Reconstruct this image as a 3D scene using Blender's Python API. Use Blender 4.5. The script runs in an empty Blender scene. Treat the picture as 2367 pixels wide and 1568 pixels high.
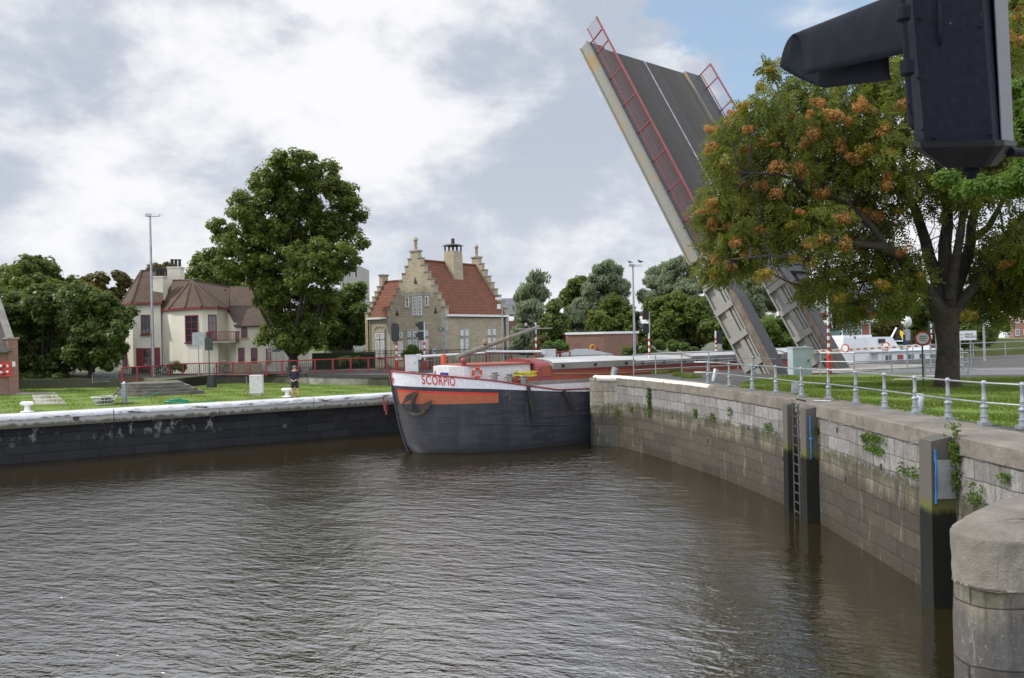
import bpy, bmesh, math, random
import numpy as np
from mathutils import Vector, Matrix
from mathutils.geometry import tessellate_polygon
sc = bpy.context.scene
COL = sc.collection
R = math.radians
rng = random.Random(7)
# ---------------------------------------------------------------- camera
F = 1800.0; CX = 1183.5; CY = 780.0; ZC = 5.2; ROLL = R(1.2)
cam = bpy.data.cameras.new('camera'); co = bpy.data.objects.new('camera', cam); COL.objects.link(co)
sc.camera = co
cam.sensor_width = 36; cam.lens = 36 * F / 2367; cam.clip_start = 0.1; cam.clip_end = 6000
cam.shift_y = -4.0 / 2367
co.location = (0, 0, ZC)
co.rotation_euler = (Matrix.Rotation(R(90), 4, 'X') @ Matrix.Rotation(-ROLL, 4, 'Z')).to_euler()
cam.dof.use_dof = True; cam.dof.focus_distance = 40; cam.dof.aperture_fstop = 8
# ---------------------------------------------------------------- world
SUN_AZ, SUN_EL = R(-88), R(43)
w = bpy.data.worlds.new("World"); sc.world = w; w.use_nodes = True
nt = w.node_tree; N = nt.nodes; L = nt.links
for n in list(N): N.remove(n)
def nn(t, **k):
    n = N.new(t)
    for a, b in k.items(): setattr(n, a, b)
    return n
def wmath(op, a, b=None, c=None, clamp=False):
    n = nn('ShaderNodeMath', operation=op); n.use_clamp = clamp
    for i, x in enumerate((a, b, c)):
        if x is None: continue
        if isinstance(x, (int, float)): n.inputs[i].default_value = x
        else: L.new(x, n.inputs[i])
    return n.outputs[0]
def wnoise(vec, scale, detail=6, rough=.55, dist=0.0):
    n = nn('ShaderNodeTexNoise'); n.inputs['Scale'].default_value = scale
    n.inputs['Detail'].default_value = detail; n.inputs['Roughness'].default_value = rough
    n.inputs['Distortion'].default_value = dist; L.new(vec, n.inputs['Vector']); return n.outputs[0]
def wramp(x, lo, hi):
    n = nn('ShaderNodeMapRange'); n.interpolation_type = 'SMOOTHSTEP'
    n.inputs[1].default_value = lo; n.inputs[2].default_value = hi; L.new(x, n.inputs[0]); return n.outputs[0]
def wmix(f, a, b):
    n = nn('ShaderNodeMix', data_type='RGBA')
    if isinstance(f, float): n.inputs[0].default_value = f
    else: L.new(f, n.inputs[0])
    for i, x in ((6, a), (7, b)):
        if isinstance(x, tuple): n.inputs[i].default_value = (*x, 1)
        else: L.new(x, n.inputs[i])
    return n.outputs[2]
tc = nn('ShaderNodeTexCoord'); sep = nn('ShaderNodeSeparateXYZ'); L.new(tc.outputs['Generated'], sep.inputs[0])
vm_ = nn('ShaderNodeVectorMath', operation='MULTIPLY'); L.new(tc.outputs['Generated'], vm_.inputs[0]); vm_.inputs[1].default_value = (1.0, 1.0, 1.65)
comb = nn('ShaderNodeVectorMath', operation='ADD'); L.new(vm_.outputs[0], comb.inputs[0]); comb.inputs[1].default_value = (4.3, 1.7, 2.9)
sky = nn('ShaderNodeTexSky', sky_type='NISHITA'); sky.sun_disc = False
sky.sun_elevation = SUN_EL; sky.sun_rotation = SUN_AZ; sky.air_density = 1.0; sky.dust_density = 1.2
big = wnoise(comb.outputs[0], 1.9, 9, .52, .12)
med = wnoise(comb.outputs[0], 5.0, 9, .56, .15)
# opening in the cloud towards upper right
dv = nn('ShaderNodeVectorMath', operation='DOT_PRODUCT'); L.new(tc.outputs['Generated'], dv.inputs[0])
hx, hz = (1790 - CX) / F, (CY - 60) / F
v = Vector((hx, 1, hz)).normalized(); dv.inputs[1].default_value = v
open_ = wramp(wmath('ADD', dv.outputs['Value'], wmath('MULTIPLY', wmath('SUBTRACT', med, .5), 0.085)), .982, 1.0)
cov = wramp(wmath('SUBTRACT', wmath('ADD', wmath('MULTIPLY', big, .55), wmath('MULTIPLY', med, .45)), wmath('MULTIPLY', open_, .30)), .22, .36)
shade = wramp(wmath('ADD', wmath('MULTIPLY', big, .5), wmath('MULTIPLY', wnoise(comb.outputs[0], 5.6, 10, .58, .15), .5)), .43, .58)
cloud = wmix(shade, (4.6, 5.1, 6.0), (8.8, 8.8, 9.0))
low = wramp(sep.outputs[2], .30, -.02)   # thinner, whiter air towards the horizon
cloud = wmix(wmath('MULTIPLY', low, .30), cloud, (8.2, 8.4, 8.7))
bl = nn('ShaderNodeVectorMath', operation='SCALE'); L.new(sky.outputs[0], bl.inputs[0]); bl.inputs['Scale'].default_value = 1.25
blue = wmix(.45, bl.outputs[0], (5.4, 7.2, 9.2))
# added fill light: cloud brightened behind the camera and high overhead
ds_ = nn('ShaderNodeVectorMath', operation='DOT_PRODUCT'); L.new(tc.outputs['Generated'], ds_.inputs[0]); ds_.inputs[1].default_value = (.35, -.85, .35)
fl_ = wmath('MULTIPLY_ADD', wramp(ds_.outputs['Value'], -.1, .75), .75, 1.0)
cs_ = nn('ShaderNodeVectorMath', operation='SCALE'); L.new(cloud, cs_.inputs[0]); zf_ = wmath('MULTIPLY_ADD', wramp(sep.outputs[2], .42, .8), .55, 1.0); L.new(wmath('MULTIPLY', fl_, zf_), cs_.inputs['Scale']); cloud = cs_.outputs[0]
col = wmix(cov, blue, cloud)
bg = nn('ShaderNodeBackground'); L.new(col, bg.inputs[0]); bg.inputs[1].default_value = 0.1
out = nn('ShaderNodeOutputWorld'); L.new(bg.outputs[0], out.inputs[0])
# ---------------------------------------------------------------- sun
sl = bpy.data.lights.new('sun', 'SUN'); sl.energy = 3.0; sl.angle = R(2); sl.color = (1, .94, .84)
so = bpy.data.objects.new('sun', sl); COL.objects.link(so)
sd = Vector((math.sin(SUN_AZ) * math.cos(SUN_EL), math.cos(SUN_AZ) * math.cos(SUN_EL), math.sin(SUN_EL)))
so.rotation_euler = sd.to_track_quat('Z', 'Y').to_euler(); so.location = (0, 0, 60)
sc.view_settings.view_transform = 'Standard'; sc.view_settings.look = 'None'
sc.view_settings.exposure = 0.15; sc.view_settings.gamma = 1
# ---------------------------------------------------------------- survey helpers (photo pixel -> place)
def ray(u, v):
    x = (u - CX) / F; y = (CY - v) / F
    return x * math.cos(ROLL) + y * math.sin(ROLL), -x * math.sin(ROLL) + y * math.cos(ROLL)
def at(u, v, Y):
    X, Z = ray(u, v); return Vector((X * Y, Y, ZC + Z * Y))
def gr(u, v, z):
    X, Z = ray(u, v); Y = (z - ZC) / Z; return Vector((X * Y, Y, z))
def onpl(u, v, P, d):          # -> (distance along d from P, z) on the vertical plane through P
    X, Z = ray(u, v); a = (X * P[1] - P[0]) / (d[0] - X * d[1]); Y = P[1] + a * d[1]
    return a, ZC + Z * Y
def V(*a): return Vector(a)
# ---------------------------------------------------------------- materials
class M:
    def __init__(s, name):
        s.m = bpy.data.materials.new(name); s.m.use_nodes = True
        s.nt = s.m.node_tree; s.N = s.nt.nodes; s.L = s.nt.links
        s.b = s.N['Principled BSDF']; s._tc = None
    def n(s, t, **k):
        x = s.N.new(t)
        for a, b in k.items(): setattr(x, a, b)
        return x
    def link(s, a, b): s.L.new(a, b)
    def put(s, sock, x):
        if isinstance(x, tuple): sock.default_value = (*x, 1) if len(x) == 3 and sock.type == 'RGBA' else x
        elif isinstance(x, (int, float)): sock.default_value = x
        else: s.L.new(x, sock)
    def pos(s):
        return s.n('ShaderNodeNewGeometry').outputs['Position']
    def uv(s): return s.n('ShaderNodeTexCoord').outputs['UV']
    def map(s, v, sc=(1, 1, 1), rot=(0, 0, 0), loc=(0, 0, 0)):
        x = s.n('ShaderNodeMapping'); s.L.new(v, x.inputs[0]); x.inputs['Scale'].default_value = sc
        x.inputs['Rotation'].default_value = rot; x.inputs['Location'].default_value = loc; return x.outputs[0]
    def noise(s, v, scale, det=5, rough=.55, dist=0):
        x = s.n('ShaderNodeTexNoise'); x.inputs['Scale'].default_value = scale; x.inputs['Detail'].default_value = det
        x.inputs['Roughness'].default_value = rough; x.inputs['Distortion'].default_value = dist
        s.L.new(v, x.inputs['Vector']); return x.outputs[0]
    def ramp(s, x, lo, hi, a=0., b=1.):
        r = s.n('ShaderNodeMapRange'); r.inputs[1].default_value = lo; r.inputs[2].default_value = hi
        r.inputs[3].default_value = a; r.inputs[4].default_value = b; s.L.new(x, r.inputs[0]); return r.outputs[0]
    def math(s, op, a, b=0.):
        x = s.n('ShaderNodeMath', operation=op)
        s.put(x.inputs[0], a); s.put(x.inputs[1], b); return x.outputs[0]
    def mix(s, f, a, b, mode='MIX'):
        x = s.n('ShaderNodeMix', data_type='RGBA'); x.blend_type = mode
        s.put(x.inputs[0], f); s.put(x.inputs[6], a); s.put(x.inputs[7], b); return x.outputs[2]
    def bump(s, h, st=.5, dist=.02, nrm=None):
        x = s.n('ShaderNodeBump'); x.inputs['Strength'].default_value = st; x.inputs['Distance'].default_value = dist
        s.L.new(h, x.inputs['Height'])
        if nrm is not None: s.L.new(nrm, x.inputs['Normal'])
        s.L.new(x.outputs[0], s.b.inputs['Normal']); return x.outputs[0]
    def col(s, x): s.put(s.b.inputs['Base Color'], x); return s
    def rough(s, x): s.put(s.b.inputs['Roughness'], x); return s
    def metal(s, x): s.put(s.b.inputs['Metallic'], x); return s
def plain(name, c, c2=None, rough=.7, metal=0, ns=3., bs=25., bst=.15, bd=.01, lo=.35, hi=.65):
    m = M(name); p = m.pos(); n = m.noise(p, ns, 6, .6)
    if c2 is None: c2 = tuple(x * .72 for x in c)
    m.col(m.mix(m.ramp(n, lo, hi), c, c2)).rough(rough).metal(metal)
    if bst: m.bump(m.noise(p, bs, 4), bst, bd)
    return m.m
def rusty(name, c, amount=.6, rough=.55, rust=(.16, .055, .02), ns=1.6):
    m = M(name); p = m.pos(); n = m.noise(p, ns, 8, .65, .3); n2 = m.noise(p, 9, 6, .6)
    base = m.mix(m.ramp(n2, .3, .7), c, tuple(x * .75 for x in c))
    f = m.ramp(m.math('ADD', m.math('MULTIPLY', n, .7), m.math('MULTIPLY', n2, .3)), amount, amount + .07)
    m.col(m.mix(f, base, rust)).rough(m.ramp(f, 0, 1, rough, .9)); m.bump(n2, .15, .01); return m.m
def brickm(name, c1, c2, mortar, bw=.22, bh=.065, mt=.008, vary=.35, bst=.4, dirt=(.05, .045, .035)):
    m = M(name); uv = m.uv()
    b = m.n('ShaderNodeTexBrick'); m.L.new(uv, b.inputs['Vector']); b.inputs['Scale'].default_value = 1
    b.inputs['Brick Width'].default_value = bw; b.inputs['Row Height'].default_value = bh
    b.inputs['Mortar Size'].default_value = mt; b.inputs['Mortar Smooth'].default_value = .2
    b.inputs['Color1'].default_value = (*c1, 1); b.inputs['Color2'].default_value = (*c2, 1); b.inputs['Mortar'].default_value = (*mortar, 1)
    p = m.pos(); n = m.noise(p, .9, 7, .65); n2 = m.noise(p, 5, 5, .6)
    c = m.mix(m.ramp(n, .45, .8, 0, vary), b.outputs['Color'], dirt)
    c = m.mix(m.ramp(n2, .3, .7, 0, .25), c, tuple(min(1, x * 1.25) for x in c1))
    m.col(c).rough(.88); m.bump(m.math('SUBTRACT', m.math('MULTIPLY', n2, .3), b.outputs['Fac']), bst, .012); return m.m
def tilem(name, c1, c2, moss, tw=.24, th=.3, mossy=.4):
    m = M(name); uv = m.uv()
    b = m.n('ShaderNodeTexBrick'); m.L.new(uv, b.inputs['Vector']); b.inputs['Scale'].default_value = 1
    b.offset = 0.0; b.inputs['Brick Width'].default_value = tw; b.inputs['Row Height'].default_value = th
    b.inputs['Mortar Size'].default_value = .012; b.inputs['Mortar Smooth'].default_value = 1
    b.inputs['Color1'].default_value = (*c1, 1); b.inputs['Color2'].default_value = (*c2, 1)
    b.inputs['Mortar'].default_value = (*[x * .6 for x in c1], 1)
    sp = m.n('ShaderNodeSeparateXYZ'); m.L.new(uv, sp.inputs[0])
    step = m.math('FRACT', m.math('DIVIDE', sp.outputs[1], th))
    p = m.pos(); n = m.noise(p, .7, 7, .65); n2 = m.noise(m.map(uv, (1.0, 1.6, 1)), 3.2, 6, .75)
    c = m.mix(m.ramp(n, .45, .7, 0, mossy), b.outputs['Color'], moss)
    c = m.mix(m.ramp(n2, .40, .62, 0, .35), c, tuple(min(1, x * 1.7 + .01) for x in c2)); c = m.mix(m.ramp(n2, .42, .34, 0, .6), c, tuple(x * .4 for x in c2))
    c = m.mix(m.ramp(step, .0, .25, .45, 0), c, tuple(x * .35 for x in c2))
    m.col(c).rough(.85); m.bump(m.math('SUBTRACT', n2, step), .5, .04); return m.m
def leafm(name, dark, light, accent=None, trans=.35, nscale=.5):
    m = M(name); g = m.n('ShaderNodeNewGeometry'); rp = g.outputs['Random Per Island']
    n = m.noise(g.outputs['Position'], nscale, 3)
    c = m.mix(m.ramp(m.math('ADD', m.math('MULTIPLY', rp, .45), m.math('MULTIPLY', n, .9)), .35, .95), dark, light)
    if accent: c = m.mix(m.ramp(rp, .93, .97), c, accent)
    m.col(c).rough(.45); m.b.inputs['Specular IOR Level'].default_value = .35
    trans = min(.6, trans + .2)
    tr = m.n('ShaderNodeBsdfTranslucent'); m.L.new(m.mix(.5, c, light, 'MIX'), tr.inputs[0])
    mx = m.n('ShaderNodeMixShader'); mx.inputs[0].default_value = trans
    m.L.new(m.b.outputs[0], mx.inputs[1]); m.L.new(tr.outputs[0], mx.inputs[2])
    m.L.new(mx.outputs[0], m.N['Material Output'].inputs[0]); return m.m
# ---------------------------------------------------------------- mesh builder
class MB:
    def __init__(s): s.v = []; s.f = []; s.mi = []; s.uvs = {}; s.cur = 0
    def mat(s, i): s.cur = i; return s
    def add(s, vs, fs, uvs=None):
        o = len(s.v); s.v += [tuple(x) for x in vs]
        for k, f in enumerate(fs):
            if uvs: s.uvs[len(s.f)] = uvs[k]
            s.f.append([o + i for i in f]); s.mi.append(s.cur)
        return s
    def quad(s, a, b, c, d): return s.add([a, b, c, d], [(0, 1, 2, 3)])
    def poly(s, pts): return s.add(pts, [tuple(range(len(pts)))])
    def hexa(s, p):   # 8 points: bottom 4, top 4
        return s.add(p, [(3, 2, 1, 0), (4, 5, 6, 7), (0, 1, 5, 4), (1, 2, 6, 5), (2, 3, 7, 6), (3, 0, 4, 7)])
    def box(s, c, d, rz=0, M4=None):
        x, y, z = d[0] / 2, d[1] / 2, d[2] / 2
        p = [Vector(q) for q in ((-x, -y, -z), (x, -y, -z), (x, y, -z), (-x, y, -z), (-x, -y, z), (x, -y, z), (x, y, z), (-x, y, z))]
        m = M4 if M4 is not None else Matrix.Translation(Vector(c)) @ Matrix.Rotation(rz, 4, 'Z')
        return s.hexa([m @ q for q in p])
    def obox(s, o, ax, ay, az):   # corner + three edge vectors
        o, ax, ay, az = map(Vector, (o, ax, ay, az))
        if ax.cross(ay).dot(az) < 0: ax, ay = ay, ax
        return s.hexa([o, o + ax, o + ax + ay, o + ay, o + az, o + ax + az, o + ax + ay + az, o + ay + az])
    def prism(s, pts, d):        # polygon pts extruded by d
        n = len(pts); a = [Vector(p) for p in pts]; d = Vector(d); b = [p + d for p in a]
        nr = Vector((0, 0, 0))
        for i in range(n): nr += a[i].cross(a[(i + 1) % n])
        if nr.dot(d) > 0: a.reverse(); b.reverse()
        tri = tessellate_polygon([a])
        fs = []
        for t in tri:
            q = [a[i] for i in t]; g = (q[1] - q[0]).cross(q[2] - q[0])
            t = tuple(t) if g.dot(d) < 0 else tuple(reversed(t))
            fs.append(t); fs.append(tuple(n + i for i in reversed(t)))
        for i in range(n):
            j = (i + 1) % n; fs.append((j, i, n + i, n + j))
        return s.add(a + b, fs)
    def tube(s, path, r, seg=8, cap=True):
        P = [Vector(p) for p in path]; rs = r if isinstance(r, (list, tuple)) else [r] * len(P)
        t0 = (P[1] - P[0]).normalized(); u = t0.orthogonal().normalized(); vs = []; n = len(P)
        for i, p in enumerate(P):
            t = (P[min(i + 1, n - 1)] - P[max(i - 1, 0)]).normalized()
            u = (u - t * u.dot(t)); u = u.normalized() if u.length > 1e-6 else t.orthogonal().normalized(); w_ = t.cross(u)
            for k in range(seg):
                a = 2 * math.pi * k / seg; vs.append(p + (u * math.cos(a) + w_ * math.sin(a)) * rs[i])
        fs = []
        for i in range(n - 1):
            for k in range(seg):
                k2 = (k + 1) % seg; fs.append((i * seg + k, i * seg + k2, (i + 1) * seg + k2, (i + 1) * seg + k))
        if cap: fs.append(tuple(reversed(range(seg)))); fs.append(tuple((n - 1) * seg + k for k in range(seg)))
        return s.add(vs, fs)
    def bar(s, a, b, w_, h, up=(0, 0, 1)):
        a, b = Vector(a), Vector(b); t = (b - a).normalized(); x = t.cross(Vector(up))
        x = x.normalized() if x.length > 1e-5 else t.orthogonal().normalized(); y = x.cross(t)
        return s.obox(a - x * w_ / 2 - y * h / 2, x * w_, b - a, y * h)
    def lathe(s, prof, c=(0, 0, 0), seg=16, axis='Z', a0=0, a1=2 * math.pi):
        full = abs(a1 - a0 - 2 * math.pi) < 1e-6; n = seg if full else seg + 1; c = Vector(c); vs = []
        for r, h in prof:
            for k in range(n):
                a = a0 + (a1 - a0) * k / seg; q = Vector((r * math.cos(a), r * math.sin(a), h))
                if axis == 'X': q = Vector((q.z, q.x, q.y))
                elif axis == 'Y': q = Vector((q.x, q.z, q.y))
                vs.append(c + q)
        fs = []
        for i in range(len(prof) - 1):
            for k in range(n if full else n - 1):
                k2 = (k + 1) % n
                f = (i * n + k, i * n + k2, (i + 1) * n + k2, (i + 1) * n + k)
                fs.append(f if axis != 'Y' else tuple(reversed(f)))
        if full:
            fs.append(tuple(reversed(range(n)))); fs.append(tuple((len(prof) - 1) * n + k for k in range(n)))
        return s.add(vs, fs)
    def sphere(s, c, r, seg=12, rings=8, sx=1, sy=1, sz=1):
        c = Vector(c); vs = []; fs = []
        for i in range(rings + 1):
            ph = math.pi * i / rings
            for k in range(seg):
                a = 2 * math.pi * k / seg
                vs.append(c + Vector((r * sx * math.sin(ph) * math.cos(a), r * sy * math.sin(ph) * math.sin(a), r * sz * math.cos(ph))))
        for i in range(rings):
            for k in range(seg):
                k2 = (k + 1) % seg; fs.append((i * seg + k, (i + 1) * seg + k, (i + 1) * seg + k2, i * seg + k2))
        return s.add(vs, fs)
    def torus(s, c, R_, r, nrm=(0, 0, 1), seg=20, sg=8, a0=0, a1=2 * math.pi):
        nrm = Vector(nrm).normalized(); x = nrm.orthogonal().normalized()
        if abs(nrm.z) < .9: x = Vector((0, 0, 1)).cross(nrm).normalized()
        y = nrm.cross(x); c = Vector(c); full = abs(a1 - a0 - 2 * math.pi) < 1e-6; n = seg if full else seg + 1; vs = []; fs = []
        for i in range(n):
            a = a0 + (a1 - a0) * i / seg; d = x * math.cos(a) + y * math.sin(a)
            for k in range(sg):
                b = 2 * math.pi * k / sg; vs.append(c + d * (R_ + r * math.cos(b)) + nrm * r * math.sin(b))
        for i in range(n if full else n - 1):
            j = (i + 1) % n
            for k in range(sg):
                k2 = (k + 1) % sg; fs.append((i * sg + k, j * sg + k, j * sg + k2, i * sg + k2))
        return s.add(vs, fs)
    def build(s, name, mats, parent=None, smooth=False, origin=None):
        me = bpy.data.meshes.new(name)
        if not isinstance(mats, (list, tuple)): mats = [mats]
        arr = np.array(s.v, dtype=float).reshape(-1, 3)
        o = bpy.data.objects.new(name, me)
        if parent is not None:
            off = Vector((0, 0, 0)); q = parent
            while q is not None: off += q.location; q = q.parent
            o.parent = parent
        else:
            if origin is None and len(arr):
                lo, hi = arr.min(0), arr.max(0); off = Vector(((lo[0] + hi[0]) / 2, (lo[1] + hi[1]) / 2, lo[2]))
            else: off = Vector(origin)
            o.location = off
        me.from_pydata([tuple(x) for x in (arr - np.array(off))], [], s.f)
        for m_ in mats: me.materials.append(m_)
        me.polygons.foreach_set('material_index', s.mi)
        if smooth:
            me.polygons.foreach_set('use_smooth', [True] * len(s.f))
            if smooth != 'all': me.set_sharp_from_angle(angle=R(40))
        ul = me.uv_layers.new(name='UVMap'); data = np.zeros((len(me.loops), 2)); li = 0
        for k, f in enumerate(s.f):
            if k in s.uvs:
                for q in s.uvs[k]: data[li] = q; li += 1
                continue
            a, b, c = Vector(s.v[f[0]]), Vector(s.v[f[1]]), Vector(s.v[f[2]]); n = (b - a).cross(c - a)
            if len(f) > 3: n += (Vector(s.v[f[2]]) - a).cross(Vector(s.v[f[3]]) - a)
            n = n.normalized() if n.length > 1e-12 else Vector((0, 0, 1))
            t = Vector((-n.y, n.x, 0))
            if t.length < .25: t = Vector((1, 0, 0))
            t.normalize(); bt = n.cross(t)
            for i in f:
                p = Vector(s.v[i]); data[li] = (p.dot(t), p.dot(bt)); li += 1
        ul.data.foreach_set('uv', data.ravel()); me.update()
        COL.objects.link(o); return o
def tag(o, label=None, cat=None, group=None, kind=None):
    if label: o['label'] = label
    if cat: o['category'] = cat
    if group: o['group'] = group
    if kind: o['kind'] = kind
    return o
def empty(name, loc, label, cat, group=None):
    o = bpy.data.objects.new(name, None); COL.objects.link(o); o.location = loc; o.empty_display_size = .3
    return tag(o, label, cat, group)
def kids(o): return [c for c in bpy.data.objects if c.parent == o]
def copy_tree(o, parent=None):
    c = o.copy(); COL.objects.link(c)
    if parent is not None: c.parent = parent
    for ch in kids(o): copy_tree(ch, c)
    return c
def text_pts(txt, size, font_space=1.0):
    cu = bpy.data.curves.new('t', 'FONT'); cu.body = txt; cu.size = size; cu.space_character = font_space; cu.offset = size * .012
    ob = bpy.data.objects.new('t', cu); COL.objects.link(ob)
    dg = bpy.context.evaluated_depsgraph_get(); me = bpy.data.meshes.new_from_object(ob.evaluated_get(dg))
    vs = [tuple(v_.co) for v_ in me.vertices]; fs = [tuple(p.vertices) for p in me.polygons]
    bpy.data.objects.remove(ob); bpy.data.curves.remove(cu); bpy.data.meshes.remove(me)
    return vs, fs
# ---------------------------------------------------------------- palette
MT = {}
MT['steel'] = plain('galvanised_steel', (.42, .44, .46), (.30, .32, .34), .45, .6, 4, 30, .1)
MT['castiron'] = plain('silver_painted_iron', (.34, .37, .41), (.22, .24, .27), .4, .35, 9, 40, .2)
MT['white'] = plain('white_paint', (.66, .67, .68), (.52, .52, .50), .45, 0, 6, 30, .08)
MT['whiteclean'] = plain('clean_white_paint', (.78, .79, .80), (.68, .69, .70), .4, 0, 3, 30, .03)
MT['red'] = plain('red_paint', (.32, .028, .03), (.19, .02, .022), .45, 0, 5, 30, .08)
MT['redbright'] = plain('signal_red_paint', (.5, .04, .025), (.34, .03, .02), .45, 0, 5, 30, .08)
MT['orange'] = plain('orange_red_paint', (.62, .09, .03), (.5, .07, .03), .5, 0, 5)
MT['railred'] = plain('faded_red_rail_paint', (.24, .035, .042), (.14, .02, .025), .5, 0, 7, 40, .1)
MT['black'] = plain('black_paint', (.012, .013, .016), (.022, .023, .028), .5, 0, 5)
MT['dark'] = plain('dark_grey', (.045, .047, .05), (.03, .03, .034), .6)
MT['cabinet'] = plain('pale_blue_grey_cabinet', (.42, .50, .53), (.36, .44, .47), .5, 0, 2, 30, .04)
MT['concrete'] = plain('concrete', (.33, .31, .28), (.20, .19, .165), .9, 0, 1.4, 18, .4)
MT['stonetrim'] = plain('pale_stone_trim', (.42, .41, .38), (.28, .27, .25), .85, 0, 3, 20, .2)
MT['asphalt'] = plain('asphalt', (.075, .073, .07), (.05, .05, .05), .92, 0, 1.2, 60, .4)
MT['glass'] = M('window_glass').col((.03, .04, .05)).rough(.06).m
MT['glassblue'] = M('pale_window_glass').col((.09, .15, .16)).rough(.05).m
MT['bark'] = plain('bark', (.055, .045, .035), (.028, .022, .018), .95, 0, 5, 14, 1., .05)
MT['wood'] = plain('weathered_wood', (.24, .21, .18), (.15, .13, .11), .8, 0, 6)
MT['rope'] = plain('grey_rope', (.28, .26, .22), None, .9)
MT['ropeblue'] = plain('blue_rope', (.02, .17, .42), (.012, .09, .26), .7)
MT['hosegreen'] = plain('green_hose', (.0, .25, .15), None, .5)
MT['hoseyellow'] = plain('yellow_hose', (.62, .55, .06), None, .5)
MT['cream'] = plain('cream_render', (.74, .71, .60), (.62, .59, .49), .9, 0, .7, 12, .15, .02, .4, .8)
MT['skin'] = M('skin').col((.52, .30, .21)).rough(.55).m
MT['navy'] = plain('navy_cloth', (.012, .015, .028), (.02, .024, .04), .9)
MT['shoe'] = plain('brown_shoe', (.09, .07, .05), None, .8)
MT['cap'] = plain('grey_blue_cloth', (.16, .19, .25), None, .9)
# ================================================================ SETTING
D2 = V(.8694, .4941, 0).normalized(); NL = V(-D2.y, D2.x, 0); P0 = V(-6.86, 43.16, 0)
def LB(s, r, z=0.): return P0 + D2 * s + NL * r + V(0, 0, z)
def flat(name, pts, z, mat, kind='structure', depth=0):
    mb = MB(); P = [V(p[0], p[1], z) for p in pts]
    if sum(P[i].x * P[(i + 1) % len(P)].y - P[(i + 1) % len(P)].x * P[i].y for i in range(len(P))) < 0: P.reverse()
    for t in tessellate_polygon([P]):
        q = [P[i] for i in t]
        if (q[1] - q[0]).cross(q[2] - q[0]).z < 0: q.reverse()
        mb.poly(q)
    if depth:
        for i in range(len(P)): a, b_ = P[i], P[(i + 1) % len(P)]; mb.quad(a - V(0, 0, depth), b_ - V(0, 0, depth), b_, a)
    o = mb.build(name, mat); return tag(o, kind=kind)
MT['bank'] = plain('bank_ground', (.075, .085, .04), (.10, .10, .085), .95, 0, .4, 20, .3)
# water
m = M('canal_water'); p = m.pos()
pa = m.map(p, (1, 1, 1), (0, 0, R(18)))
pa = m.map(pa, (.85, 1.9, 1))
patch = m.noise(p, .16, 3, .5)
h1 = m.noise(pa, 1.15, 2, .5, .35); h2 = m.noise(pa, 3.3, 3, .55, .5); h3 = m.noise(m.map(p, (1.1, 1.7, 1), (0, 0, R(-25))), 9, 2, .5)
h = m.math('ADD', m.math('MULTIPLY', h1, .95), m.math('ADD', m.math('MULTIPLY', h2, .70), m.math('MULTIPLY', h3, .20)))
xyz = m.n('ShaderNodeSeparateXYZ'); m.L.new(p, xyz.inputs[0]); nb = m.math('MULTIPLY', m.math('SUBTRACT', m.noise(p, .28, 3), .5), 5.0)
shx = m.ramp(m.math('ADD', xyz.outputs[0], nb), 6.6, 2.6, .16, 1.0)      # sheltered, calmer water along the right wall
shy = m.ramp(m.math('ADD', m.math('SUBTRACT', xyz.outputs[1], m.math('MULTIPLY', xyz.outputs[0], .45)), nb), 37.5, 31.5, .22, 1.0)
h = m.math('MULTIPLY', h, m.math('MULTIPLY', m.ramp(patch, .3, .7, .5, 1.3), m.math('MULTIPLY', shx, shy)))
bp = m.n('ShaderNodeBump'); bp.inputs['Strength'].default_value = 1.0; bp.inputs['Distance'].default_value = .08
m.L.new(h, bp.inputs['Height']); m.L.new(bp.outputs[0], m.b.inputs['Normal'])
m.col((.022, .0165, .0065)).rough(.07); m.b.inputs['IOR'].default_value = 4.4
flat('water', [(-300, -60), (600, -60), (600, 420), (-300, 420)], 0, m.m)
# ground sheets
def grassm(name, a, b, dry):
    m = M(name); p = m.pos(); n = m.noise(p, .5, 6, .6); n2 = m.noise(p, 7, 5, .7); n3 = m.noise(p, 1.7, 5, .6)
    c = m.mix(m.ramp(n2, .3, .7), a, b); c = m.mix(m.ramp(n, .55, .8, 0, .55), c, dry)
    c = m.mix(m.ramp(n3, .58, .7, 0, .4), c, (.03, .065, .012))
    m.col(c).rough(.95); m.bump(m.noise(p, 22, 4), .7, .05); return m.m
MT['grass'] = grassm('lawn_grass', (.10, .165, .02), (.14, .205, .03), (.20, .20, .06))
MT['far_ground'] = grassm('far_ground', (.10, .13, .04), (.14, .15, .06), (.16, .14, .09))
m = M('paving_slabs'); uv = m.uv(); b = m.n('ShaderNodeTexBrick'); m.L.new(uv, b.inputs[0])
b.inputs['Scale'].default_value = 1; b.inputs['Brick Width'].default_value = .9; b.inputs['Row Height'].default_value = .6; b.inputs['Mortar Size'].default_value = .012
b.inputs['Color1'].default_value = (.37, .35, .32, 1); b.inputs['Color2'].default_value = (.30, .29, .27, 1); b.inputs['Mortar'].default_value = (.12, .12, .09, 1)
n = m.noise(m.pos(), 1.5, 6, .65); m.col(m.mix(m.ramp(n, .4, .75, 0, .5), b.outputs[0], (.17, .15, .12))).rough(.92)
m.bump(b.outputs['Fac'], .4, -.01); MT['paving'] = m.m
far = [(-2500, 190), (-120, 170), (95, 172), (150, 166), (400, 150), (2500, 100), (2500, 3500), (-2500, 3500)]
flat('ground', far, 2.6, MT['far_ground'], depth=3.4)
ret = [(363, 903, 2.2), (430, 893, 2.2), (499, 887, 2.15), (615, 884.8, 2.15), (740, 889, 2.15), (845, 891.4, 2.15), (898, 892.5, 2.15)]
retp = [gr(*q) for q in ret]
retp += [LB(4.0, 6.6, 2.15), LB(4.6, 4.0, 2.15), LB(4.8, .25, 2.15)]
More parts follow.
